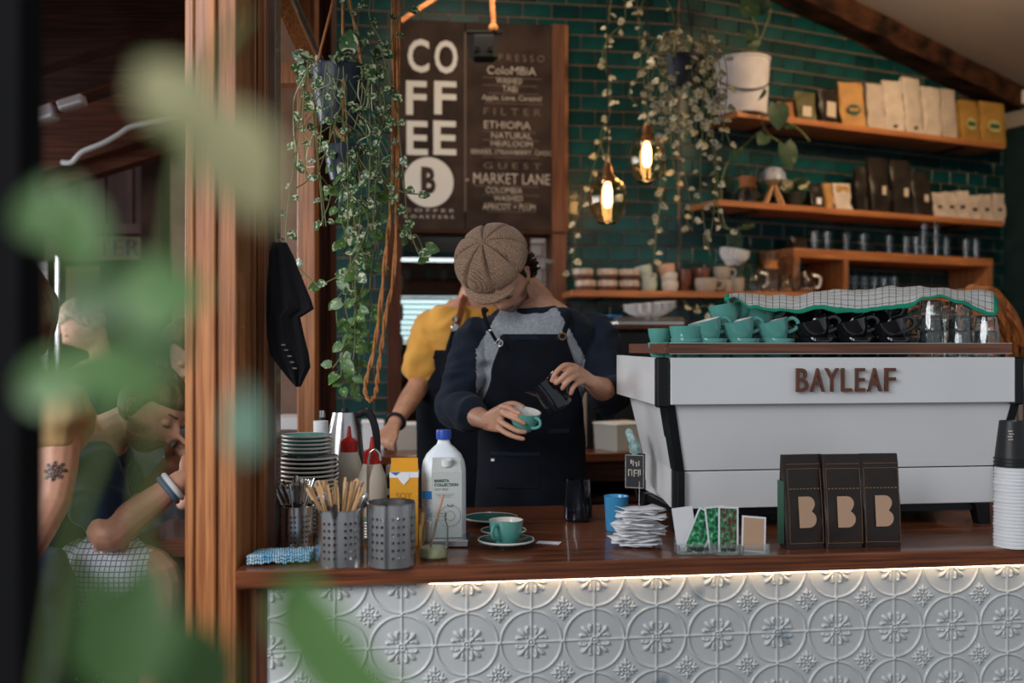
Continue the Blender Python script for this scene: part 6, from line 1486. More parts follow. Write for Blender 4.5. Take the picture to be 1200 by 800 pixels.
for j in range(nv+1):
    f = j/nv
    for i in range(nu):
        a = 2*PI*i/nu; seam = abs(math.cos(4*a+.4))
        ph = f*PI*.66
        rx, ry, h = .124, .126, .080
        gr_ = math.exp(-(seam/.20)**2); puff = 1-.075*gr_*min(1, f*3)
        rr = math.sin(ph)*puff; z = math.cos(ph)*h*(1 if ph < PI/2 else .8)+.012
        if ph > PI/2: rr *= 1-.55*((ph-PI/2)/(PI*.16))**2*.45
        x = rx*rr*math.cos(a); y = ry*rr*math.sin(a)
        z -= .018*max(0, -math.sin(a))*f; z -= .017*gr_*math.sin(PI*min(1, .15+f*1.25)); z += .006*(1-gr_)*math.sin(PI*min(1, f*1.3))
        w_ = .0035*noise.noise(V((x*16, y*16, z*16)))
        vs.append((x+CC.x, y+CC.y+.004, z+w_))
fs = [(j*nu+i, j*nu+(i+1) % nu, (j+1)*nu+(i+1) % nu, (j+1)*nu+i) for j in range(nv) for i in range(nu)]
mb = MB().add(vs, fs, 0, CM); ob = mb.build('crown', TW_, cap, True, ang=80); md = ob.modifiers.new('s', 'SOLIDIFY'); md.thickness = .004
MB().lathe([(0, .102), (.007, .101), (.009, .096), (.009, .090)], 16, 0, CM, (CC.x, CC.y+.004, -.006)).build('button', TW_, cap)
vs = []
for j in range(9):
    for i in range(33):
        a = -PI/2+(i/32*2-1)*1.05; r = 1.0+.27*j/8*max(0, math.cos((i/32*2-1)*PI/2))**.6
        vs.append((.104*r*math.cos(a)+CC.x, .122*r*math.sin(a)*1.0, -.016-.012*j/8-.012*(math.cos(a)/1)**2))
ob = MB().add(vs, [(j*33+i, j*33+i+1, (j+1)*33+i+1, (j+1)*33+i) for j in range(8) for i in range(32)], 0, CM).build('visor', TW_, cap, True, ang=80); md = ob.modifiers.new('s', 'SOLIDIFY'); md.thickness = .008
# the cup and pitcher in hand
q = P(614, 504, 3.07); hc = thing('coffee_cup', 'teal cup held tilted in the barista hand', 'cup', q, (math.radians(14), math.radians(6), .15)); 
hc.location = P(613, 503, 3.065); cup_parts(hc, TEAL, CREAM, R=.046, H=.058, handle=False)
MB().tube(spline([(.022, -.033, .050), (.034, -.052, .050), (.038, -.056, .034), (.026, -.042, .020), (.016, -.028, .018)], 5), .004, 8, flat=1.2).build('handle', TEAL, hc)
MB().lathe([(0, .040), (.037, .040)], 20).build('milk_foam', CREAM, hc)
q = P(655, 474, 3.06); pp = pitcher('milk_pitcher', 'black milk pitcher tilted in the barista hand, pouring toward the cup', q, (0, math.radians(-38), -.10), .043, .098, NAVYP, handle=False)
pp.location = P(658, 479, 3.07)
MB().tube(spline([(.030, 0, .092), (.050, -.002, .100), (.064, 0, .085), (.060, 0, .050), (.040, 0, .020)], 5), .005, 8, flat=1.6).build('handle', NAVYP, pp)
# ---------------------------------------------------------------- second barista, yellow shirt, head behind the cap
Y2 = 4.15
p2 = thing('person', 'person in a mustard t-shirt and leather-strapped apron behind the capped barista', 'person', (P(545, 600, Y2).x, Y2, 0)); o2 = V(p2.location)
def L2(px, py, Y=Y2): return P(px, py, Y)-o2
def tr2(px, py, rx, ry, dy=0): q = L2(px, py); return (q.x, dy, q.z, rx/F_PX*Y2, ry)
r2_ = [tr2(545, 590, 48, .12), tr2(543, 520, 46, .115), tr2(543, 460, 48, .12), tr2(545, 410, 52, .12), tr2(547, 380, 50, .115), tr2(550, 362, 38, .09), tr2(552, 350, 22, .065)]
mb = MB(); mb.rings(torso_rings(r2_)); HM2 = frame_from(L2(560, 318, Y2-.06), (-.3, -.85, -.45), (-.1, -.4, 1)); head_lofts(mb, HM2)
limb(mb, [L2(552, 358), L2(556, 342, Y2-.03), HM2 @ V((0, .03, -.05))], [.062, .057, .055])
S2, E2, W2 = L2(506, 385, Y2), L2(492, 448, Y2-.10), L2(462, 497, Y2-.38)
limb(mb, [S2, (S2+E2)/2, E2, E2.lerp(W2, .4), W2], [.056, .050, .044, .041, .027])
limb(mb, [L2(590, 385), L2(604, 450), L2(598, 500, Y2-.3)], [.056, .044, .03])
palm(mb, W2, L2(452, 505, Y2-.42), L2(462, 512, Y2-.44), th=.0145)
for pts in ([(452, 504, .42), (446, 511, .45), (446, 519, .46)], [(456, 507, .43), (450, 515, .46), (452, 523, .46)], [(460, 510, .44), (455, 518, .47), (457, 526, .46)], [(464, 512, .44), (460, 520, .47), (462, 527, .46)]):
    finger(mb, [L2(a, b, Y2-c) for a, b, c in pts], .0105, .008)
finger(mb, [L2(455, 500, Y2-.40), L2(447, 506, Y2-.40), L2(443, 513, Y2-.42)], .012, .009)
for fx in (-.1, .1): limb(mb, [V((fx, 0, .93)), V((fx, 0, .5)), V((fx, .02, .06))], [.09, .06, .045]); limb(mb, [V((fx, .02, .045)), V((fx, -.14, .03))], [.04, .03])
me = fuse(mb, .005, 2); beardmask(me, HM2, .0); setmats(me, [FB], lambda c, n: 0); link('body', me, p2)
mb = MB(); mb.rings(torso_rings([(x, y, z, rx+.016, ry+.016) for x, y, z, rx, ry in r2_[1:-1]])); SE = E2.lerp(S2, .25)
limb(mb, [S2, (S2+SE)/2, SE], [.076, .078, .080]); limb(mb, [L2(590, 385), L2(600, 430)], [.076, .074])
me = fuse(mb, .008, 4); wrinkle(me, .008, None, 6, (6, 6, 10)); setmats(me, [YELLOW], lambda c, n: 0); link('t_shirt', me, p2)
mb = MB(); hr = haircap(HM2, 1, thick=.012); mb.add(hr.v, hr.f); mb.build('hair', HAIR, p2)
mb = MB(); mb.rings(torso_rings([tr2(545, 620, 50, .13), tr2(545, 560, 52, .13)]))
for fx in (-.1, .1): limb(mb, [V((fx, 0, .93)), V((fx, 0, .5)), V((fx, .02, .09))], [.11, .08, .065])
me = fuse(mb, .012, 3); setmats(me, [APRON], lambda c, n: 0); link('trousers', me, p2)
ar2 = [(0, 0, .6, .2, .17)]+[(r[0], r[1], r[2], r[3]+.02, r[4]) for r in r2_[:4]]
_c = ar; ar2o, _ = apron_sheet(ar2, [(.6, 1.2), (r2_[2][2], 1.15), (r2_[3][2], .62)], p2, APRON, off=.030, seed=8, c0=.18)
MB().tube(spline([L2(548, 340, Y2-.02), L2(543, 352, Y2-.10), L2(540, 366, Y2-.155), L2(535, 382, Y2-.175)], 6), .013, 8, flat=.35, up=(0, 1, 0)).build('leather_strap', LEATHER, p2)
MB().lathe([(0, 0), (.011, 0), (.011, .006), (0, .007)], 16, 0, Matrix.Translation(L2(533, 374, Y2-.19)) @ Matrix.Rotation(PI/2, 4, 'X')).build('rivet', STEELP, p2)
MB().box(L2(533, 384, Y2-.18), (.028, .012, .03), bev=.004).build('buckle', STEELP, p2)
MB().tube(spline([L2(533, 388, Y2-.175), L2(526, 410, Y2-.175), L2(520, 440, Y2-.175)], 5), .014, 8, flat=.3, up=(0, 1, 0)).build('apron_strap', APRON, p2)
d_ = (W2-E2).normalized(); c_ = W2-d_*.02; n1 = d_.orthogonal().normalized(); n2 = d_.cross(n1)
MB().tube([c_+(n1*math.cos(2*PI*k/20)+n2*math.sin(2*PI*k/20))*.033 for k in range(21)], .007, 8).build('wrist_band', BLKP, p2)
o = thing('steam_knob', 'black steel jug lid held by the yellow shirted barista', 'jug', P(462, 533, Y2-.50)); MB().lathe([(0, 0), (.04, 0), (.045, .03), (.038, .055), (.02, .065), (0, .066)], 20).build('lid_body', STEELP, o); MB().lathe([(0, .066), (.012, .066), (.016, .085), (0, .09)], 14).build('knob', BLKP, o)
MB().lathe([(0, 0), (.04, 0), (.036, -.10), (.045, -.19), (0, -.19)], 20).build('jug_body', STEEL, o); o.location.z = BZ-.04+.0; o.name = 'steel_jug'; o['label'] = 'steel jug with a dark knob under the hand of the yellow shirted barista'
# ---------------------------------------------------------------- red-haired person behind the machine
Y3 = 3.9
p3 = thing('person', 'person with wavy ginger hair and striped top bending behind the machine, at the right edge', 'person', (P(1165, 600, Y3).x, Y3, 0)); o3 = V(p3.location)
def L3(px, py, Y=Y3): return P(px, py, Y)-o3
HM3 = frame_from(L3(1150, 370, Y3-.02), (-.6, .4, -.7), (.1, -.5, .9))
mb = MB(); head_lofts(mb, HM3)
r3 = [(0, 0, .85, .16, .12), (0, 0, 1.0, .15, .11), (.02, 0, 1.2, .16, .12), (.05, 0, 1.38, .17, .12), (.06, 0, 1.46, .16, .10), (.04, 0, 1.52, .08, .07)]
mb.rings(torso_rings(r3)); limb(mb, [V((.04, 0, 1.46)), HM3 @ V((0, .02, -.05))], [.06, .055])
for sx_ in (-1, 1): limb(mb, [V((.05+sx_*.17, 0, 1.43)), V((.03+sx_*.23, -.03, 1.2)), V((.0+sx_*.2, -.2, 1.12))], [.05, .042, .03]); limb(mb, [V((sx_*.09, 0, .88)), V((sx_*.1, 0, .48)), V((sx_*.1, .02, .05))], [.09, .06, .045]); limb(mb, [V((sx_*.1, .02, .045)), V((sx_*.1, -.14, .03))], [.04, .03])
me = fuse(mb, .008, 2); setmats(me, [SKIN2], lambda c, n: 0); link('body', me, p3)
STR = mat('striped_cotton', (.50, .38, .34), .9); nt = STR.node_tree; wv = nt.nodes.new('ShaderNodeTexWave'); wv.inputs['Scale'].default_value = 14; tcn = nt.nodes.new('ShaderNodeTexCoord'); nt.links.new(tcn.outputs['Object'], wv.inputs[0]); rm = nt.nodes.new('ShaderNodeValToRGB'); rm.color_ramp.elements[0].color = (.10, .07, .07, 1); rm.color_ramp.elements[1].color = (.50, .36, .30, 1); rm.color_ramp.elements[1].position = .4; nt.links.new(wv.outputs[0], rm.inputs[0]); nt.links.new(rm.outputs[0], nt.nodes['Principled BSDF'].inputs['Base Color'])
mb = MB(); mb.rings(torso_rings([(a, b, c, d+.015, e+.015) for a, b, c, d, e in r3[1:-1]])); 
for sx_ in (-1, 1): limb(mb, [V((.05+sx_*.17, 0, 1.43)), V((.03+sx_*.23, -.03, 1.2))], [.068, .058])
me = fuse(mb, .01, 3); setmats(me, [STR], lambda c, n: 0); link('striped_top', me, p3)
mb = MB(); hr = haircap(HM3, 1, low=-.06, thick=.016, back=1.4); mb.add(hr.v, hr.f); rnd = random.Random(9)
for k in range(40):
    a = rnd.uniform(-.3, PI+.3); p = HM3 @ V((.085*math.cos(a), .10*math.sin(a), .03-.08*rnd.random())); 
    mb.tube(spline([p, p+V((rnd.uniform(0, .04), rnd.uniform(-.03, .03), -.05)), p+V((rnd.uniform(.02, .07), rnd.uniform(-.04, .02), -.12)), p+V((rnd.uniform(.02, .08), rnd.uniform(-.04, .02), -.17))], 3), [.011]*9+[.004], 6)
mb.build('hair', mat('ginger_hair', (.42, .13, .03), .5, col2=(.16, .045, .012), vscale=14, stretch=(3, 3, .6), bump=.8), p3)
mb = MB(); mb.rings(torso_rings([(0, 0, .75, .17, .13), (0, 0, 1.0, .165, .125)]))
for fx in (-.09, .09): limb(mb, [V((fx, 0, .88)), V((fx, 0, .5)), V((fx, .02, .08))], [.11, .08, .065])
me = fuse(mb, .014, 3); setmats(me, [APRON], lambda c, n: 0); link('trousers', me, p3)
# ---------------------------------------------------------------- seated customer left of the post
Y4 = 3.15
p4 = thing('person', 'seated bearded person in navy t-shirt and checked shorts leaning on the table by the post', 'person', (P(110, 600, Y4).x, Y4, 0)); o4 = V(p4.location)
def L4(px, py, Y=Y4): return P(px, py, Y)-o4
HM4 = frame_from(L4(178, 482, Y4-.02), (.80, -.32, -.42), (.42, -.05, .95)); HS4 = 1.12
mb = MB(); head_lofts(mb, HM4, 1, HS4)
def ringp(c, ax, rx, ry, seg=30):        # ring with arbitrary axis; rx across picture depth, ry in picture
    ax = V(ax).normalized(); n = ax.cross(V((0, 1, 0))).normalized(); return [V(c)+V((0, 1, 0))*rx*math.cos(2*PI*k/seg)+n*ry*math.sin(2*PI*k/seg) for k in range(seg)]
back = [(L4(100, 672), .17, .13), (L4(88, 640), .16, .12), (L4(84, 600), .165, .115), (L4(90, 560), .185, .12), (L4(104, 530), .19, .115), (L4(120, 512), .15, .085), (L4(130, 503), .075, .062)]
def bk_rings(g): return [ringp(c, (back[min(i+1, 6)][0]-back[max(i-1, 0)][0]), a+g, b+g) for i, (c, a, b) in enumerate(back)]
mb.rings(bk_rings(0)); limb(mb, [L4(122, 512), L4(142, 500), HM4 @ V((0, .035, -.045))], [.070, .062, .060])
S4, E4, W4 = L4(110, 548, Y4-.17), L4(126, 628, Y4-.30), L4(213, 562, Y4-.22)
limb(mb, [S4, (S4+E4)/2, E4, E4.lerp(W4, .35), W4], [.058, .052, .046, .048, .031])
S5, E5, W5 = L4(125, 540, Y4+.17), L4(166, 600, Y4+.10), L4(200, 540, Y4+.02)
limb(mb, [S5, (S5+E5)/2, E5, E5.lerp(W5, .4), W5], [.055, .048, .043, .042, .028])
palm(mb, W4, L4(224, 540, Y4-.18), L4(230, 552, Y4-.20)); palm(mb, W5, L4(206, 524, Y4-.02), L4(214, 534, Y4-.0))
for k in range(4):
    finger(mb, [L4(224+k*2, 541+k*4, Y4-.18), L4(228+k*2, 528+k*3, Y4-.16), L4(222+k*2, 520+k*3, Y4-.13)], .0105, .008)
    finger(mb, [L4(206+k*3, 525+k*3, Y4-.02-k*.005), L4(212+k*3, 516+k*3, Y4-.03), L4(208+k*3, 510+k*3, Y4-.06)], .0105, .008)
finger(mb, [L4(216, 556, Y4-.22), L4(214, 546, Y4-.20), L4(216, 536, Y4-.18)], .012, .009); finger(mb, [L4(198, 536, Y4), L4(196, 526, Y4-.04), L4(198, 516, Y4-.06)], .012, .009)
# hanging fingers of a hand tucked under the elbow
palm(mb, L4(128, 618, Y4-.24), L4(147, 638, Y4-.26), L4(113, 638, Y4-.26), th=.013)
for a, b in ((113, 662), (124, 667), (135, 660), (146, 656)): finger(mb, [L4(a+1, 636, Y4-.26), L4(a, 648, Y4-.275), L4(a-.5, b, Y4-.27)], .0105, .0085)
for dy, kx, ky in ((-.24, 184, 676), (.12, 226, 672)):
    HPp, KN_ = L4(112, 672, Y4+dy*.8), L4(kx, ky, Y4+dy); limb(mb, [HPp, HPp.lerp(KN_, .5)+V((0, 0, .01)), KN_, L4(kx+2, ky+62, Y4+dy), L4(kx-6, ky+130, Y4+dy+.02)], [.10, .088, .066, .055, .038])
    limb(mb, [V((L4(kx-6, 0).x, dy+.02, .06)), V((L4(kx+6, 0).x, dy, .045)), V((L4(kx+44, 0).x, dy, .03))], [.042, .045, .03]); limb(mb, [L4(kx-6, ky+128, Y4+dy+.02), V((L4(kx-6, 0).x, dy+.02, .06))], [.038, .036])
me = fuse(mb, .0045, 2); beardmask(me, HM4, .75, HS4); F4 = facemat(SKIN, 'stubbled_skin', (.10, .045, .025)); setmats(me, [F4], lambda c, n: 0); link('body', me, p4)
mb = MB(); mb.rings(bk_rings(.016)[:-1]); SE4 = S4.lerp(E4, .62); SE5 = S5.lerp(E5, .5)
limb(mb, [S4, (S4+SE4)/2, SE4], [.074, .077, .078]); limb(mb, [S5, (S5+SE5)/2, SE5], [.07, .07, .07])
me = fuse(mb, .008, 4); wrinkle(me, .009, None, 12, (7, 7, 9)); setmats(me, [mat('navy_t_shirt', (.014, .030, .062), .9, var=.2, sheen=.2)], lambda c, n: 0); link('t_shirt', me, p4)
CHK = mat('blue_white_check', (.6, .62, .68), .9); nt = CHK.node_tree; ck = []
for ax in ('X', 'Z'):
    wv = nt.nodes.new('ShaderNodeTexWave'); wv.bands_direction = ax; wv.inputs['Scale'].default_value = 22; ck.append(wv)
tcn = nt.nodes.new('ShaderNodeTexCoord'); [nt.links.new(tcn.outputs['Object'], w__.inputs[0]) for w__ in ck]; mm = nt.nodes.new('ShaderNodeMath'); mm.operation = 'MINIMUM'; nt.links.new(ck[0].outputs['Fac'], mm.inputs[0]); nt.links.new(ck[1].outputs['Fac'], mm.inputs[1]); rm = nt.nodes.new('ShaderNodeValToRGB')
rm.color_ramp.elements[0].color = (.16, .22, .36, 1); rm.color_ramp.elements[1].color = (.82, .83, .88, 1); rm.color_ramp.elements[1].position = .22; nt.links.new(mm.outputs[0], rm.inputs[0]); nt.links.new(rm.outputs[0], nt.nodes['Principled BSDF'].inputs['Base Color'])
mb = MB()
for dy, kx, ky in ((-.24, 184, 676), (.12, 226, 672)):
    HPp, KN_ = L4(112, 672, Y4+dy*.8), L4(kx, ky, Y4+dy); limb(mb, [HPp, HPp.lerp(KN_, .4), HPp.lerp(KN_, .66)], [.118, .108, .100])
mb.ball(L4(102, 680), (.14, .19, .12), 16); me = fuse(mb, .009, 3); wrinkle(me, .005, None, 15); setmats(me, [CHK], lambda c, n: 0); link('shorts', me, p4)
mb = MB(); hr = haircap(HM4, HS4, front=.045, low=-.035, thick=.010, seed=4); mb.add(hr.v, hr.f); mb.build('hair', HAIRM, p4)
lashes(HM4, p4, HS4)
for sg in (-1, 1):
    MB().tube([HM4 @ (V((sg*(.014+.009*k), -.094+.0035*k*k*.4, .026+.002*k))*HS4) for k in range(4)], .0035, 6).build('eyebrow', HAIRM, p4)
d_ = (W4-E4).normalized(); n1 = d_.orthogonal().normalized(); n2 = d_.cross(n1); c_ = W4-d_*.03
for j, m in enumerate((PAPER, mat('slate_band', (.12, .17, .24), .6))): MB().tube([c_-d_*.016*j+(n1*math.cos(2*PI*k/20)+n2*math.sin(2*PI*k/20))*.040 for k in range(21)], .0085, 8, flat=1.0).build('wrist_band', m, p4)
for sg, (kx, dy) in ((0, (190, -.10)), (1, (228, .14))): MB().rings([[(L4(kx+16, 0).x+a*.13, dy+b*.048, z) for a, b in [(math.cos(t), math.sin(t)) for t in [2*PI*k/16 for k in range(16)]]] for z in (.001, .04, .07)]).build('shoe', PAPER, p4)
# stool with a spotted seat cover, table
st = thing('stool', 'steel-legged stool draped with a dark spotted cover, under the seated person', 'stool', (o4.x-.02, Y4, 0))
zs_ = L4(100, 712).z; SPOT = mat('dark_spotted_cloth', (.015, .022, .020), .9); nt = SPOT.node_tree; vr = nt.nodes.new('ShaderNodeTexVoronoi'); vr.inputs['Scale'].default_value = 24; vr.inputs['Randomness'].default_value = .35; tcn = nt.nodes.new('ShaderNodeTexCoord'); nt.links.new(tcn.outputs['Object'], vr.inputs[0]); rm = nt.nodes.new('ShaderNodeValToRGB'); rm.color_ramp.interpolation = 'CONSTANT'; rm.color_ramp.elements[0].color = (.45, .48, .46, 1); rm.color_ramp.elements[1].color = (.012, .018, .016, 1); rm.color_ramp.elements[1].position = .18; nt.links.new(vr.outputs['Distance'], rm.inputs[0]); nt.links.new(rm.outputs[0], nt.nodes['Principled BSDF'].inputs['Base Color'])
R = []
for z, r in ((zs_+.0, .17), (zs_-.01, .19), (zs_-.10, .20), (zs_-.17, .205)): R.append([(r*(1+.03*math.sin(7*a))*math.cos(a)-.02, r*(1+.03*math.sin(5*a))*math.sin(a), z) for a in [2*PI*k/40 for k in range(40)]])
MB().rings(R).build('seat_cover', SPOT, st)
for a in (.8, 2.3, 3.9, 5.4): MB().tube([(.14*math.cos(a), .14*math.sin(a), zs_-.12), (.21*math.cos(a), .21*math.sin(a), .001)], .016, 10).build('leg', STEEL, st)
MB().tube([(.185*math.cos(2*PI*k/30), .185*math.sin(2*PI*k/30), .25) for k in range(31)], .010, 8).build('foot_ring', STEEL, st)
tq = L4(215, 630)+o4; tb_ = thing('wooden_table', 'dark wooden table the seated person leans on, cut by the post', 'table', (tq.x, Y4-.02, 0))
TT = tq.z+.050
MB().box((.20, 0, TT-.045), (.60, .36, .05), bev=.004).build('table_top', WD_CT, tb_, False); MB().tube([(.28, 0, 0), (.28, 0, TT-.06)], .03, 12).build('table_leg', STEEL, tb_); MB().lathe([(0, 0), (.2, 0), (.2, .012), (0, .03)], 24, 0, None, (.28, 0, 0)).build('foot_plate', BLKM, tb_)
# ---------------------------------------------------------------- standing person at the far left, tattooed arm
Y5 = 2.75
p5 = thing('person', 'standing person in a sandy top with a tattooed arm, half behind the dark jamb', 'person', (P(18, 600, Y5).x, Y5, 0)); o5 = V(p5.location)
def L5(px, py, Y=Y5): return P(px, py, Y)-o5
def tr5(px, py, rx, ry): q = L5(px, py); return (q.x, 0, q.z, rx/F_PX*Y5, ry)
r5 = [tr5(-6, 680, 44, .12), tr5(-2, 620, 42, .115), tr5(14, 560, 38, .11), tr5(24, 510, 50, .115), tr5(26, 470, 58, .115), tr5(24, 447, 44, .09), tr5(20, 428, 24, .06)]
mb = MB(); mb.rings(torso_rings(r5)); HM5 = frame_from(L5(24, 370), (-.3, .8, -.1), (0, 0, 1)); head_lofts(mb, HM5); limb(mb, [L5(20, 440), HM5 @ V((0, .02, -.05))], [.06, .052])
S6, E6, W6 = L5(72, 480, Y5-.04), L5(62, 580, Y5-.12), L5(22, 668, Y5-.22)
limb(mb, [S6, (S6+E6)/2, E6, E6.lerp(W6, .35), W6], [.062, .056, .048, .046, .03]); palm(mb, W6, L5(10, 690, Y5-.25), L5(18, 696, Y5-.25))
for k in range(4): finger(mb, [L5(10+k*3, 690+k*2, Y5-.25), L5(6+k*3, 704+k*2, Y5-.26), L5(5+k*3, 714+k*2, Y5-.25)], .0105, .008)
limb(mb, [L5(-30, 480), L5(-40, 580), L5(-30, 660)], [.058, .046, .032])
for fx in (-.10, .10): limb(mb, [V((fx-.05, 0, .92)), V((fx-.04, 0, .5)), V((fx, .02, .06))], [.08, .06, .045]); limb(mb, [V((fx, .02, .045)), V((fx, -.14, .03))], [.04, .03])
me = fuse(mb, .005, 2)
TAT = L5(61, 553, Y5-.16)
at = me.color_attributes.new('face', 'FLOAT_COLOR', 'POINT'); dd = []
for v in me.vertices:
    d = v.co-TAT; r = math.hypot(d.x, d.z); an = math.atan2(d.z, d.x); pet = r < .010 or (r < .026*(.62+.38*abs(math.cos(4*an)))); dd += [1.0 if pet and v.co.y < TAT.y+.06 else 0, 0, 0, 1]
at.data.foreach_set('color', dd); F5 = facemat(SKIN, 'inked_skin', (.02, .02, .022)); setmats(me, [F5], lambda c, n: 0); link('body', me, p5)
SAND = mat('sand_cotton', (.42, .27, .12), .9, var=.15, vscale=8, bump=.3, sheen=.2)
mb = MB(); mb.rings(torso_rings([(a, b, c, d+.014, e+.014) for a, b, c, d, e in r5[1:-1]])); limb(mb, [S6, S6.lerp(E6, .12), S6.lerp(E6, .22)], [.082, .084, .084]); limb(mb, [L5(-30, 480), L5(-34, 505)], [.07, .07])
me = fuse(mb, .008, 3); wrinkle(me, .008, None, 21, (6, 6, 9)); setmats(me, [SAND, APRON], lambda c, n: 1 if (c.z < L5(0, 500).z and c.x < L5(52, 0).x) else 0); link('t_shirt', me, p5)
mb = MB(); mb.rings(torso_rings([tr5(-6, 700, 46, .13), tr5(-4, 625, 46, .125)]))
for fx in (-.10, .10): limb(mb, [V((fx-.05, 0, .92)), V((fx-.04, 0, .5)), V((fx, .02, .07))], [.105, .08, .062])
me = fuse(mb, .011, 3); wrinkle(me, .006, None, 4, (8, 8, 8)); setmats(me, [mat('dark_denim', (.045, .06, .09), .9, var=.3)], lambda c, n: 0); link('jeans', me, p5)
mb = MB(); hr = haircap(HM5, 1, low=-.08, thick=.02, back=1.3); mb.add(hr.v, hr.f); mb.build('hair', HAIRM, p5)
# ---------------------------------------------------------------- fair haired woman, and a brown haired head beside the post
def bust(name, label, px, py, Y, fwd, up, hairm, topm, s=1.0, long=False, sh=(0, 0)):
    t = thing('person', label, 'person', (P(px, py, Y).x, Y, 0)); oo = V(t.location); HMx = frame_from(P(px, py, Y)-oo, fwd, up)
    zh = HMx.translation.z; mb = MB(); head_lofts(mb, HMx, .6, s)
    sh = V((sh[0], sh[1], 0)); rr = [(sh.x, sh.y, zh-.85, .15, .12), (sh.x, sh.y, zh-.6, .14, .11), (sh.x, sh.y, zh-.34, .16, .115), (sh.x, sh.y, zh-.215, .165, .10), (sh.x, sh.y, zh-.165, .085, .065)]
    mb.rings(torso_rings(rr)); limb(mb, [V((sh.x, sh.y, zh-.2)), HMx @ V((0, .03, -.05))], [.052, .048])
    for sg in (-1, 1):
        limb(mb, [V((sh.x+sg*.16, sh.y, zh-.28)), V((sh.x+sg*.21, sh.y-.03, zh-.55)), V((sh.x+sg*.1, sh.y-.25, zh-.6))], [.046, .038, .027]); limb(mb, [V((sh.x+sg*.09, sh.y, zh-.85)), V((sh.x+sg*.1, sh.y-.3, zh-.85)), V((sh.x+sg*.1, sh.y-.3, .35)), V((sh.x+sg*.1, sh.y-.3, .05))], [.09, .07, .05, .04])
    me = fuse(mb, .008, 2); setmats(me, [SKIN2], lambda c, n: 0); link('body', me, t)
    mb = MB(); mb.rings(torso_rings([(a, b, c, d+.014, e+.014) for a, b, c, d, e in rr[:-1]]))
    for sg in (-1, 1): limb(mb, [V((sh.x+sg*.16, sh.y, zh-.28)), V((sh.x+sg*.21, sh.y-.03, zh-.55))], [.062, .055])
    me = fuse(mb, .011, 3); wrinkle(me, .006, None, 2); setmats(me, [topm], lambda c, n: 0); link('top', me, t)
    mb = MB()
    for sg in (-1, 1): limb(mb, [V((sh.x+sg*.09, sh.y, zh-.85)), V((sh.x+sg*.1, sh.y-.3, zh-.85)), V((sh.x+sg*.1, sh.y-.3, .35)), V((sh.x+sg*.1, sh.y-.3, .08))], [.11, .09, .07, .06])
    me = fuse(mb, .014, 2); setmats(me, [APRON], lambda c, n: 0); link('trousers', me, t)
    mb = MB(); hr = haircap(HMx, s, front=.05, low=-.03, thick=.010, back=1.5); mb.add(hr.v, hr.f)
    if long:
        rnd = random.Random(3)
        for k in range(50): a = rnd.uniform(-.2, PI+.2); p = HMx @ V((.082*math.cos(a), .10*math.sin(a), rnd.uniform(-.02, .05))); mb.tube(spline([p, p+V((0, 0, -.10)), p+V((rnd.uniform(-.02, .02), 0, -.22))], 3), [.010]*6+[.004], 6)
    else: mb.ball((0, .10*s, .05*s), (.035*s, .03*s, .035*s), 12, 0, HMx)
    mb.build('hair', hairm, t)
    lashes(HMx, t, s)
    return t
bust('w', 'seated person with fair pulled-back hair looking down, far left behind the leaves', 98, 382, 4.9, (-.72, -.35, -.50), (-.35, -.1, .9), HAIRB, APRON, 1.08, sh=(.08, .04))
bust('m', 'person with long brown hair beside the timber post, behind the seated man', 209, 412, 4.3, (.5, -.4, -.5), (.2, 0, 1), HAIRM, BLKP, 1.15, True)
# ================================================================ PLANTS
def leafmat(name, g1, g2, cream, amt=.5, sss=.0):
    m = mat(name, g1, .4, col2=g2, vscale=3); nt = m.node_tree; b = nt.nodes['Principled BSDF']; src = b.inputs['Base Color'].links[0].from_socket
    n = nt.nodes.new('ShaderNodeTexNoise'); n.inputs['Scale'].default_value = 3.2; n.inputs['Detail'].default_value = 2
    tcn = [x for x in nt.nodes if x.type == 'TEX_COORD'][0]; oi = nt.nodes.new('ShaderNodeObjectInfo')
    ad = nt.nodes.new('ShaderNodeVectorMath'); ad.operation = 'ADD'; nt.links.new(tcn.outputs['Object'], ad.inputs[0])
    sc_ = nt.nodes.new('ShaderNodeVectorMath'); sc_.operation = 'SCALE'; sc_.inputs['Scale'].default_value = 7; cb_ = nt.nodes.new('ShaderNodeCombineXYZ')
    nt.links.new(oi.outputs['Random'], cb_.inputs[0]); nt.links.new(oi.outputs['Random'], cb_.inputs[1]); nt.links.new(cb_.outputs[0], sc_.inputs[0]); nt.links.new(sc_.outputs[0], ad.inputs[1]); nt.links.new(ad.outputs[0], n.inputs[0])
    r = nt.nodes.new('ShaderNodeValToRGB'); r.color_ramp.elements[0].position = 1-amt-.02; r.color_ramp.elements[1].position = 1-amt+.04; nt.links.new(n.outputs[0], r.inputs[0])
    mx_ = nt.nodes.new('ShaderNodeMixRGB'); nt.links.new(r.outputs[0], mx_.inputs[0]); nt.links.new(src, mx_.inputs[1]); mx_.inputs[2].default_value = (*cream, 1); nt.links.new(mx_.outputs[0], b.inputs['Base Color'])
    return m
LV = leafmat('variegated_leaf', (.055, .14, .04), (.022, .065, .022), (.52, .52, .33), .47)
LG = leafmat('green_leaf', (.10, .20, .05), (.05, .12, .03), (.34, .42, .17), .38)
LH = leafmat('cream_heart_leaf', (.17, .20, .09), (.09, .12, .05), (.58, .50, .36), .56)
LD = leafmat('dark_heart_leaf', (.035, .07, .03), (.02, .045, .02), (.10, .13, .05), .35)
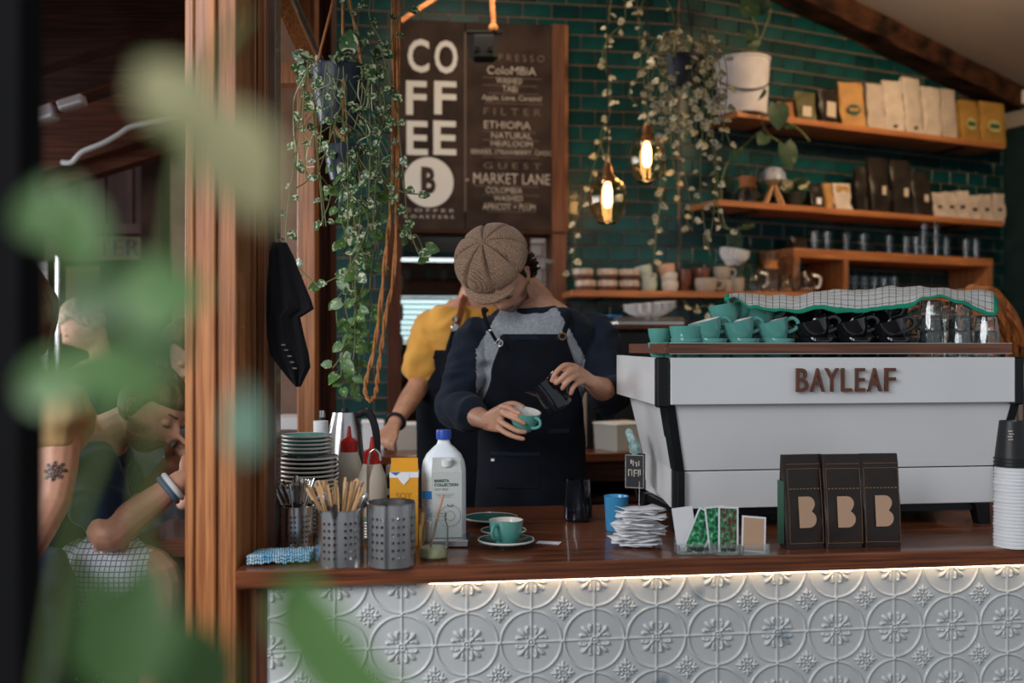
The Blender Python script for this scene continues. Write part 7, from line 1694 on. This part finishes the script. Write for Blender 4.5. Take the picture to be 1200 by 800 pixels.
def leaf_me(m, L_=1.0, W_=.78, heart=.16, curl=.18, rows=6):
    vs = []; fs = []
    prof = [(0, .02), (.10, .62), (.28, .98), (.48, 1.0), (.70, .72), (.88, .32), (1.0, .0)]
    for i, (y, w_) in enumerate(prof):
        x = w_*W_/2*L_; yy = y*L_; yb = yy-(heart*L_ if i == 1 else heart*.5*L_ if i == 2 else 0)
        z = -curl*L_*y*y; vs += [(-x, yb, z+.12*x), (0, yy, z-.02*L_), (x, yb, z+.12*x)]
    for i in range(len(prof)-1):
        a = i*3; fs += [(a, a+1, a+4, a+3), (a+1, a+2, a+5, a+4)]
    me = bpy.data.meshes.new('leaf'); me.from_pydata(vs, [], fs); me.materials.append(m); me.polygons.foreach_set('use_smooth', [True]*len(fs)); return me
def put_leaf(me, parent, p, d, size, rnd, name='leaf', face=.5):
    """p local point, d growth direction; the blade mostly faces out"""
    d = V(d).normalized(); n = V((rnd.uniform(-.7, .7), -face-rnd.random()*.8, rnd.uniform(-.2, .8))); n = (n-d*n.dot(d)); n = n.normalized() if n.length > .05 else d.orthogonal().normalized()
    X = d.cross(n).normalized(); M = Matrix((X, d, n)).transposed().to_4x4(); M = Matrix.Translation(p) @ M @ Matrix.Scale(size, 4); return link(name, me, parent, M)
def pot(parent, c, R, H, m, name='pot', rim=True):
    MB().lathe([(0, -H), (R*.70, -H), (R*.92, -H*.5), (R, -.008), (R*1.03, 0), (R*.94, 0), (R*.9, -.02), (0, -.02)], 28, 0, None, c).build(name, m, parent)
    MB().lathe([(0, -.012), (R*.92, -.012)], 20, 0, None, c).build('soil', SOIL, parent)
# ---- left hanging plant, two pots one above the other
YL = 3.25
pl = thing('hanging_plant', 'trailing variegated plant in a navy pot hung by rope, left of the menu board', 'hanging plant', P(400, 80, YL)); ol = V(pl.location)
def LL(px, py, Y=YL): return P(px, py, Y)-ol
pot(pl, LL(398, 80), 33/F_PX*YL, .185, POTN)
pl2 = thing('hanging_plant', 'lower trailing plant in a smaller navy pot with light green leaves reaching the kettle', 'hanging plant', P(404, 172, YL+.05)); ol2 = V(pl2.location)
pot(pl2, (0, 0, 0), 24/F_PX*YL, .11, POTN)
tops = [(402, -60), (402, -60), (402, -60)]
for a in (-28, 28, 4): MB().tube(spline([LL(402, -210, YL), LL(402, -60), LL(398+a*.9, 72, YL-(.06 if a == 4 else 0)), LL(398+a, 110, YL-(.09 if a == 4 else 0)), LL(403, 165, YL-.02)], 6), .0045, 6).build('hanger_rope', ROPE, pl)
for pts in ([(470, -260), (462, -60), (460, 200), (452, 300), (440, 400), (428, 452), (433, 470)], [(474, -260), (468, -60), (464, 280), (452, 370), (444, 430), (440, 462), (433, 471)]):
    tb = MB(); sp_ = spline([LL(x, y, YL-.06)-(ol2-ol) for x, y in pts], 8)
    for ph in (0, PI): tb.tube([p+V((.004*math.cos(ph+i*.9), .004*math.sin(ph+i*.9), 0)) for i, p in enumerate(sp_)], .0042, 6)
    tb.build('hanger_rope', ROPE, pl2)
def strand(parent, off, pts, me, rnd, size, step, Y0, dy, m=VINE, r=.0022, count=[0], limit=290, jx=3, sides=2, name='vine'):
    P_ = [P(x+rnd.uniform(-jx, jx)*(1 if 0 < i < 99 else 0), y, Y0+dy*(i/len(pts)))-off for i, (x, y) in enumerate(pts)]; sp_ = spline(P_, 7)
    MB().tube(sp_, r, 5).build(name, m, parent); acc = 0; side = 1
    for i in range(1, len(sp_)):
        acc += (sp_[i]-sp_[i-1]).length
        if acc > step and count[0] < limit:
            acc = rnd.uniform(-.3, .3)*step; t = (sp_[i]-sp_[i-1]).normalized(); side = -side
            d = V((side*rnd.uniform(.4, 1), rnd.uniform(-.9, .2), rnd.uniform(-.9, .2)))+t*.3
            stem = sp_[i]+d.normalized()*size*.35
            put_leaf(me, parent, stem, d, size*rnd.uniform(.7, 1.2), rnd); count[0] += 1
rnd = random.Random(21); lv, lg = leaf_me(LV), leaf_me(LG, W_=.8, heart=.2)
c1 = [0]; c2 = [0]
fixed = [[(372, 76), (356, 95), (349, 140), (347, 180), (340, 235), (334, 280), (346, 310), (372, 334)], [(448, 60), (462, 130), (470, 200), (478, 262), (492, 300)],
         [(438, -20), (432, 18), (442, 44), (456, 60), (468, 20), (480, 5)], [(404, -30), (412, 10), (420, 40), (414, 70)], [(436, 70), (452, 120), (447, 190), (468, 222), (500, 228)]]
for f_ in fixed: strand(pl, ol, f_, lv, rnd, .034, .042, YL-.08, -.03, count=c1)
for k in range(15):
    x0 = 366+k*5.2; x1 = x0+rnd.uniform(-16, 18); yl = rnd.choice((150, 180, 210, 240, 265))
    out = rnd.uniform(-.16, .06)
    strand(pl, ol, [(x0, 78), (x0+(x0-400)*.28, 86+rnd.uniform(-14, 6)), ((x0+x1)/2+(x0-400)*.30, (80+yl)/2), (x1+(x0-400)*.22, yl)], lv, rnd, .031, .040, YL+out, -.03, count=c1)
for k in range(34):
    a = rnd.uniform(0, 2*PI); p = LL(400+44*math.cos(a), 74+rnd.uniform(-14, 18), YL+.10*math.sin(a)); put_leaf(lv, pl, p, (math.cos(a), math.sin(a)*.8, rnd.uniform(-.1, .9)), rnd.uniform(.034, .058), rnd)
put_leaf(lv, pl, LL(408, 62, YL-.12), (.05, -.1, 1), .075, rnd)
fx2 = [[(418, 178), (430, 240), (424, 300), (415, 330), (398, 350), (392, 378)], [(430, 180), (438, 250), (436, 320), (430, 370), (418, 400), (400, 428), (388, 442)], [(440, 180), (462, 255), (474, 268), (492, 296)],
       [(410, 180), (400, 240), (408, 300), (404, 360), (420, 420), (414, 462)], [(442, 262), (428, 300), (398, 324), (376, 334)], [(470, 284), (484, 275), (497, 290), (504, 305)]]
for f_ in fx2: strand(pl2, ol2, f_, lg, rnd, .040, .044, YL-.02, .03, count=c2)
for k in range(9):
    x0 = rnd.uniform(392, 446); strand(pl2, ol2, [(x0, 172), (x0+rnd.uniform(-8, 14), 215), (x0+rnd.uniform(-10, 24), 260), (x0+rnd.uniform(-6, 22), rnd.uniform(290, 340))], rnd.choice((lv, lg)), rnd, .036, .036, YL+rnd.uniform(-.1, .1), 0, count=c2)
for k in range(5):
    x0 = rnd.uniform(408, 436); strand(pl2, ol2, [(x0, 330), (x0+rnd.uniform(-14, 6), 365), (x0+rnd.uniform(-18, 4), 405), (x0-10+rnd.uniform(-14, 6), rnd.uniform(430, 466))], lg, rnd, .042, .036, YL+rnd.uniform(-.08, .1), 0, count=c2)
for k in range(16):
    x0, y0 = rnd.uniform(362, 440), rnd.uniform(70, 100); x, y = x0, y0; pts = [(x, y)]
    for q_ in range(6): x += rnd.uniform(-20, 22); y += rnd.uniform(2, 42); pts.append((min(484, max(344, x)), y))
    MB().tube(spline([LL(a, b, YL-.14+rnd.uniform(-.05, .05)) for a, b in pts], 6), .0018, 5).build('tendril', LV if k % 2 else VINE, pl)
# ---- right hanging plants in front of the tiles
YR = 4.45; lh = leaf_me(LH, W_=.85, heart=.2, curl=.1)
pr = thing('hanging_plant', 'cream-leaved trailing plant in a dark round pot before the angled tiled wall', 'hanging plant', P(800, 66, YR)); orr = V(pr.location)
pot(pr, (0, 0, 0), 19/F_PX*YR, .13, mat('slate_pot', (.05, .06, .085), .5))
for a in (-15, 15): MB().tube([P(800, -170, YR)-orr, P(800, -40, YR)-orr, P(800+a, 70, YR)-orr], .003, 5).build('hanger_wire', BLKM, pr)
rnd = random.Random(5); c3 = [0]
fx3 = [[(812, 66), (824, 100), (822, 150), (818, 200), (822, 250), (830, 300)], [(820, 60), (838, 90), (846, 140), (856, 172)], [(790, 66), (772, 95), (768, 140), (776, 200), (772, 250), (766, 300)], [(808, 66), (828, 120), (836, 180), (838, 230), (832, 280)],
       [(826, 60), (842, 200), (847, 262), (866, 268)], [(798, 66), (790, 140), (800, 200), (812, 262)]]
for f_ in fx3: strand(pr, orr, f_, lh, rnd, .030, .042, YR-.05, .02, count=c3)
for k in range(15):
    x0 = 768+k*5; strand(pr, orr, [(x0*.5+400, 58), (x0, 50+rnd.uniform(-16, 10)), (x0+(x0-800)*.35, 90+rnd.uniform(-10, 10)), (x0+(x0-800)*.2, rnd.choice((110, 125, 145, 165)))], lh, rnd, .038, .032, YR+rnd.uniform(-.15, .1), 0, count=c3)
pr2 = thing('hanging_plant', 'thin strings of small round leaves hanging left of and between the glowing pendants', 'hanging plant', P(730, -40, 4.7)); or2 = V(pr2.location)
pot(pr2, (0, 0, 0), .10, .12, POTD); MB().tube([(0, 0, 0), (0, 0, .35)], .004, 6).build('hanger_wire', BLKM, pr2)
c4 = [0]
for f_ in ([(728, -40), (730, 20), (716, 40), (706, 62), (712, 95), (712, 130), (704, 160), (710, 185)], [(735, -40), (752, -10), (750, 20), (757, 60), (756, 100), (754, 140), (772, 160), (780, 195), (776, 240), (768, 290), (772, 330)], [(722, -40), (712, 60), (714, 120), (696, 190), (682, 235), (676, 262), (676, 290), (668, 318)],
           [(742, -40), (746, 30), (750, 80), (740, 108), (745, 122)], [(745, -40), (790, 20), (782, 140), (790, 190), (800, 240), (812, 270)]):
    strand(pr2, or2, f_, lh, rnd, .032, .060, 4.72, -.05, count=c4, r=.0018)
# ---- dark heart leaves from the bucket and the small pot
pb = thing('potted_climber', 'climber with big dark heart leaves growing out of the white bucket', 'potted plant', P(880, 58, 5.35)); ob_ = V(pb.location); ldk = leaf_me(LD, W_=.85, heart=.22)
c5 = [0]
for f_ in ([(878, 70), (886, 40), (882, 20), (870, -10)], [(890, 70), (893, 100), (892, 130), (897, 155), (915, 170), (926, 190)], [(880, 70), (896, 30), (905, 10)], [(896, 150), (880, 165), (848, 200), (846, 262), (868, 268), (880, 262)], [(900, 130), (935, 150), (948, 165)]):
    strand(pb, ob_, f_, ldk, rnd, .085, .13, 5.30, -.05, count=c5, r=.004)
for x, y, s_, d in ((911, 122, .13, (.1, 0, -1)), (920, 168, .14, (.3, 0, -1)), (880, 18, .12, (-.2, 0, 1))): put_leaf(ldk, pb, P(x, y, 5.2)-ob_, d, s_, rnd, face=1)
for k in range(26):
    a = rnd.uniform(0, 2*PI); put_leaf(lh if k % 3 == 0 else ldk, sp_pot, V((.03*math.cos(a), .03*math.sin(a), .09+rnd.uniform(0, .06))), (math.cos(a), math.sin(a)*.5-.3, rnd.uniform(-.6, .9)), rnd.uniform(.035, .06), rnd)
pg = thing('trailing_sprig', 'sprig of cream-edged leaves lying on the filters under the lowest shelf', 'plant', P(812, 352, 4.9)); og = V(pg.location); strand(pg, og, [(800, 352), (812, 362), (826, 358), (838, 372), (845, 380)], lh, rnd, .035, .03, 4.9, 0, count=[0])
# ================================================================ FOREGROUND LEAVES, close to the lens and out of focus
FG1 = mat('soft_green_leaf', (.085, .18, .05), .45, var=.12, vscale=9); FG2 = mat('pale_sage_leaf', (.36, .34, .18), .5, var=.12, vscale=9); FG3 = mat('aqua_green_leaf', (.20, .38, .28), .5, var=.1); FG4 = mat('deep_green_leaf', (.04, .095, .022), .45, var=.12, vscale=9)
fg = thing('foreground_plant', 'tall leafy plant close to the camera on the left, blurred out of focus', 'potted plant', (-.24, .46, 0)); of = V(fg.location)
MB().lathe([(0, .0), (.13, 0), (.17, .28), (.15, .28), (.14, .25), (0, .25)], 28).build('pot', POTN, fg); MB().lathe([(0, .255), (.145, .255)], 24).build('soil', SOIL, fg)
def fleaf(px, py, lenpx, wpx, ang, Y, m, bend=.15, stem=True):
    Y *= .80
    lenpx *= .88; wpx *= .88; L_ = lenpx/F_PX*Y; c = P(px, py, Y)-of; d = V((math.cos(ang), 0, math.sin(ang))); me = leaf_me(m, W_=wpx/lenpx, heart=.04, curl=bend)
    n = V((.1, -1, .25)); n = (n-d*n.dot(d)).normalized(); X = d.cross(n).normalized(); M = Matrix.Translation(c-d*L_/2) @ Matrix((X, d, n)).transposed().to_4x4() @ Matrix.Scale(L_, 4)
    o = link('leaf', me, fg, M); md = o.modifiers.new('s', 'SUBSURF'); md.levels = 1; md.render_levels = 1
    if stem:
        b_ = c-d*L_/2; MB().tube(spline([(0, 0, .25), (b_.x*.25, 0, .25+(b_.z-.25)*.5), (b_.x*.75, .0, .25+(b_.z-.25)*.9), b_], 5), [.003]*14+[.0018]*2, 6).build('stem', mat('green_stem', (.12, .17, .06), .6) if 'green_stem' not in bpy.data.materials else bpy.data.materials['green_stem'], fg)
for a in ((200, 110, 140, 100, 2.3, .50, FG1, .1, False), (282, 195, 175, 120, -1.1, .47, FG2, .1, False), (215, 120, 150, 90, -.6, .48, FG2, .1, False), (88, 262, 130, 80, 1.8, .52, FG1, .1, False), (45, 245, 90, 60, 1.4, .55, FG1, .1, False), (190, 345, 120, 115, .2, .50, FG1, .1, False), (120, 345, 120, 80, .4, .54, FG4, .1, False),
          (75, 440, 130, 80, .5, .52, FG1, .1, False), (140, 440, 150, 90, -.3, .49, FG1, .1, False), (178, 415, 110, 80, .2, .55, FG4, .1, False), (284, 492, 105, 40, 1.6, .50, FG3, .05, False),
          (150, 735, 200, 150, 1.2, .50, FG4, .1, False), (215, 770, 170, 110, 2.5, .53, FG4, .1, False), (110, 700, 90, 60, 1.6, .56, FG4, .1, False)): fleaf(*a)
# strap leaf bending over the counter edge
sp_ = spline([P(x, y, .42)-of for x, y in ((352, 665), (350, 685), (352, 710), (368, 745), (405, 795), (460, 850))], 5); vs = []
for i, p in enumerate(sp_):
    f = i/(len(sp_)-1); t = (sp_[min(i+1, len(sp_)-1)]-sp_[max(i-1, 0)]).normalized(); n = V((0, 1, 0)); sd_ = t.cross(n).normalized(); w_ = (10+32*min(1, f*2.2))/F_PX*.42
    vs += [p-sd_*w_, p+V((0, .004, 0)), p+sd_*w_]
me = bpy.data.meshes.new('strap'); me.from_pydata(vs, [], [q for i in range(len(sp_)-1) for q in ((i*3, i*3+1, i*3+4, i*3+3), (i*3+1, i*3+2, i*3+5, i*3+4))]); me.materials.append(FG1); me.polygons.foreach_set('use_smooth', [True]*len(me.polygons)); link('strap_leaf', me, fg)
for pts in (((0, 0, .25), (.02, 0, .8), (.06, 0, 1.30), (.09, 0, 1.62), (.12, 0, 1.70)), ((0, 0, .25), (.0, 0, .8), (.03, 0, 1.40), (.10, 0, 1.58)), ((0, 0, .25), (.05, 0, .8), (.13, 0, 1.2), (.22, 0, 1.38))):
    MB().tube(spline(pts, 8), .0026, 6).build('stem', bpy.data.materials.get('green_stem') or mat('green_stem', (.12, .17, .06), .6), fg)
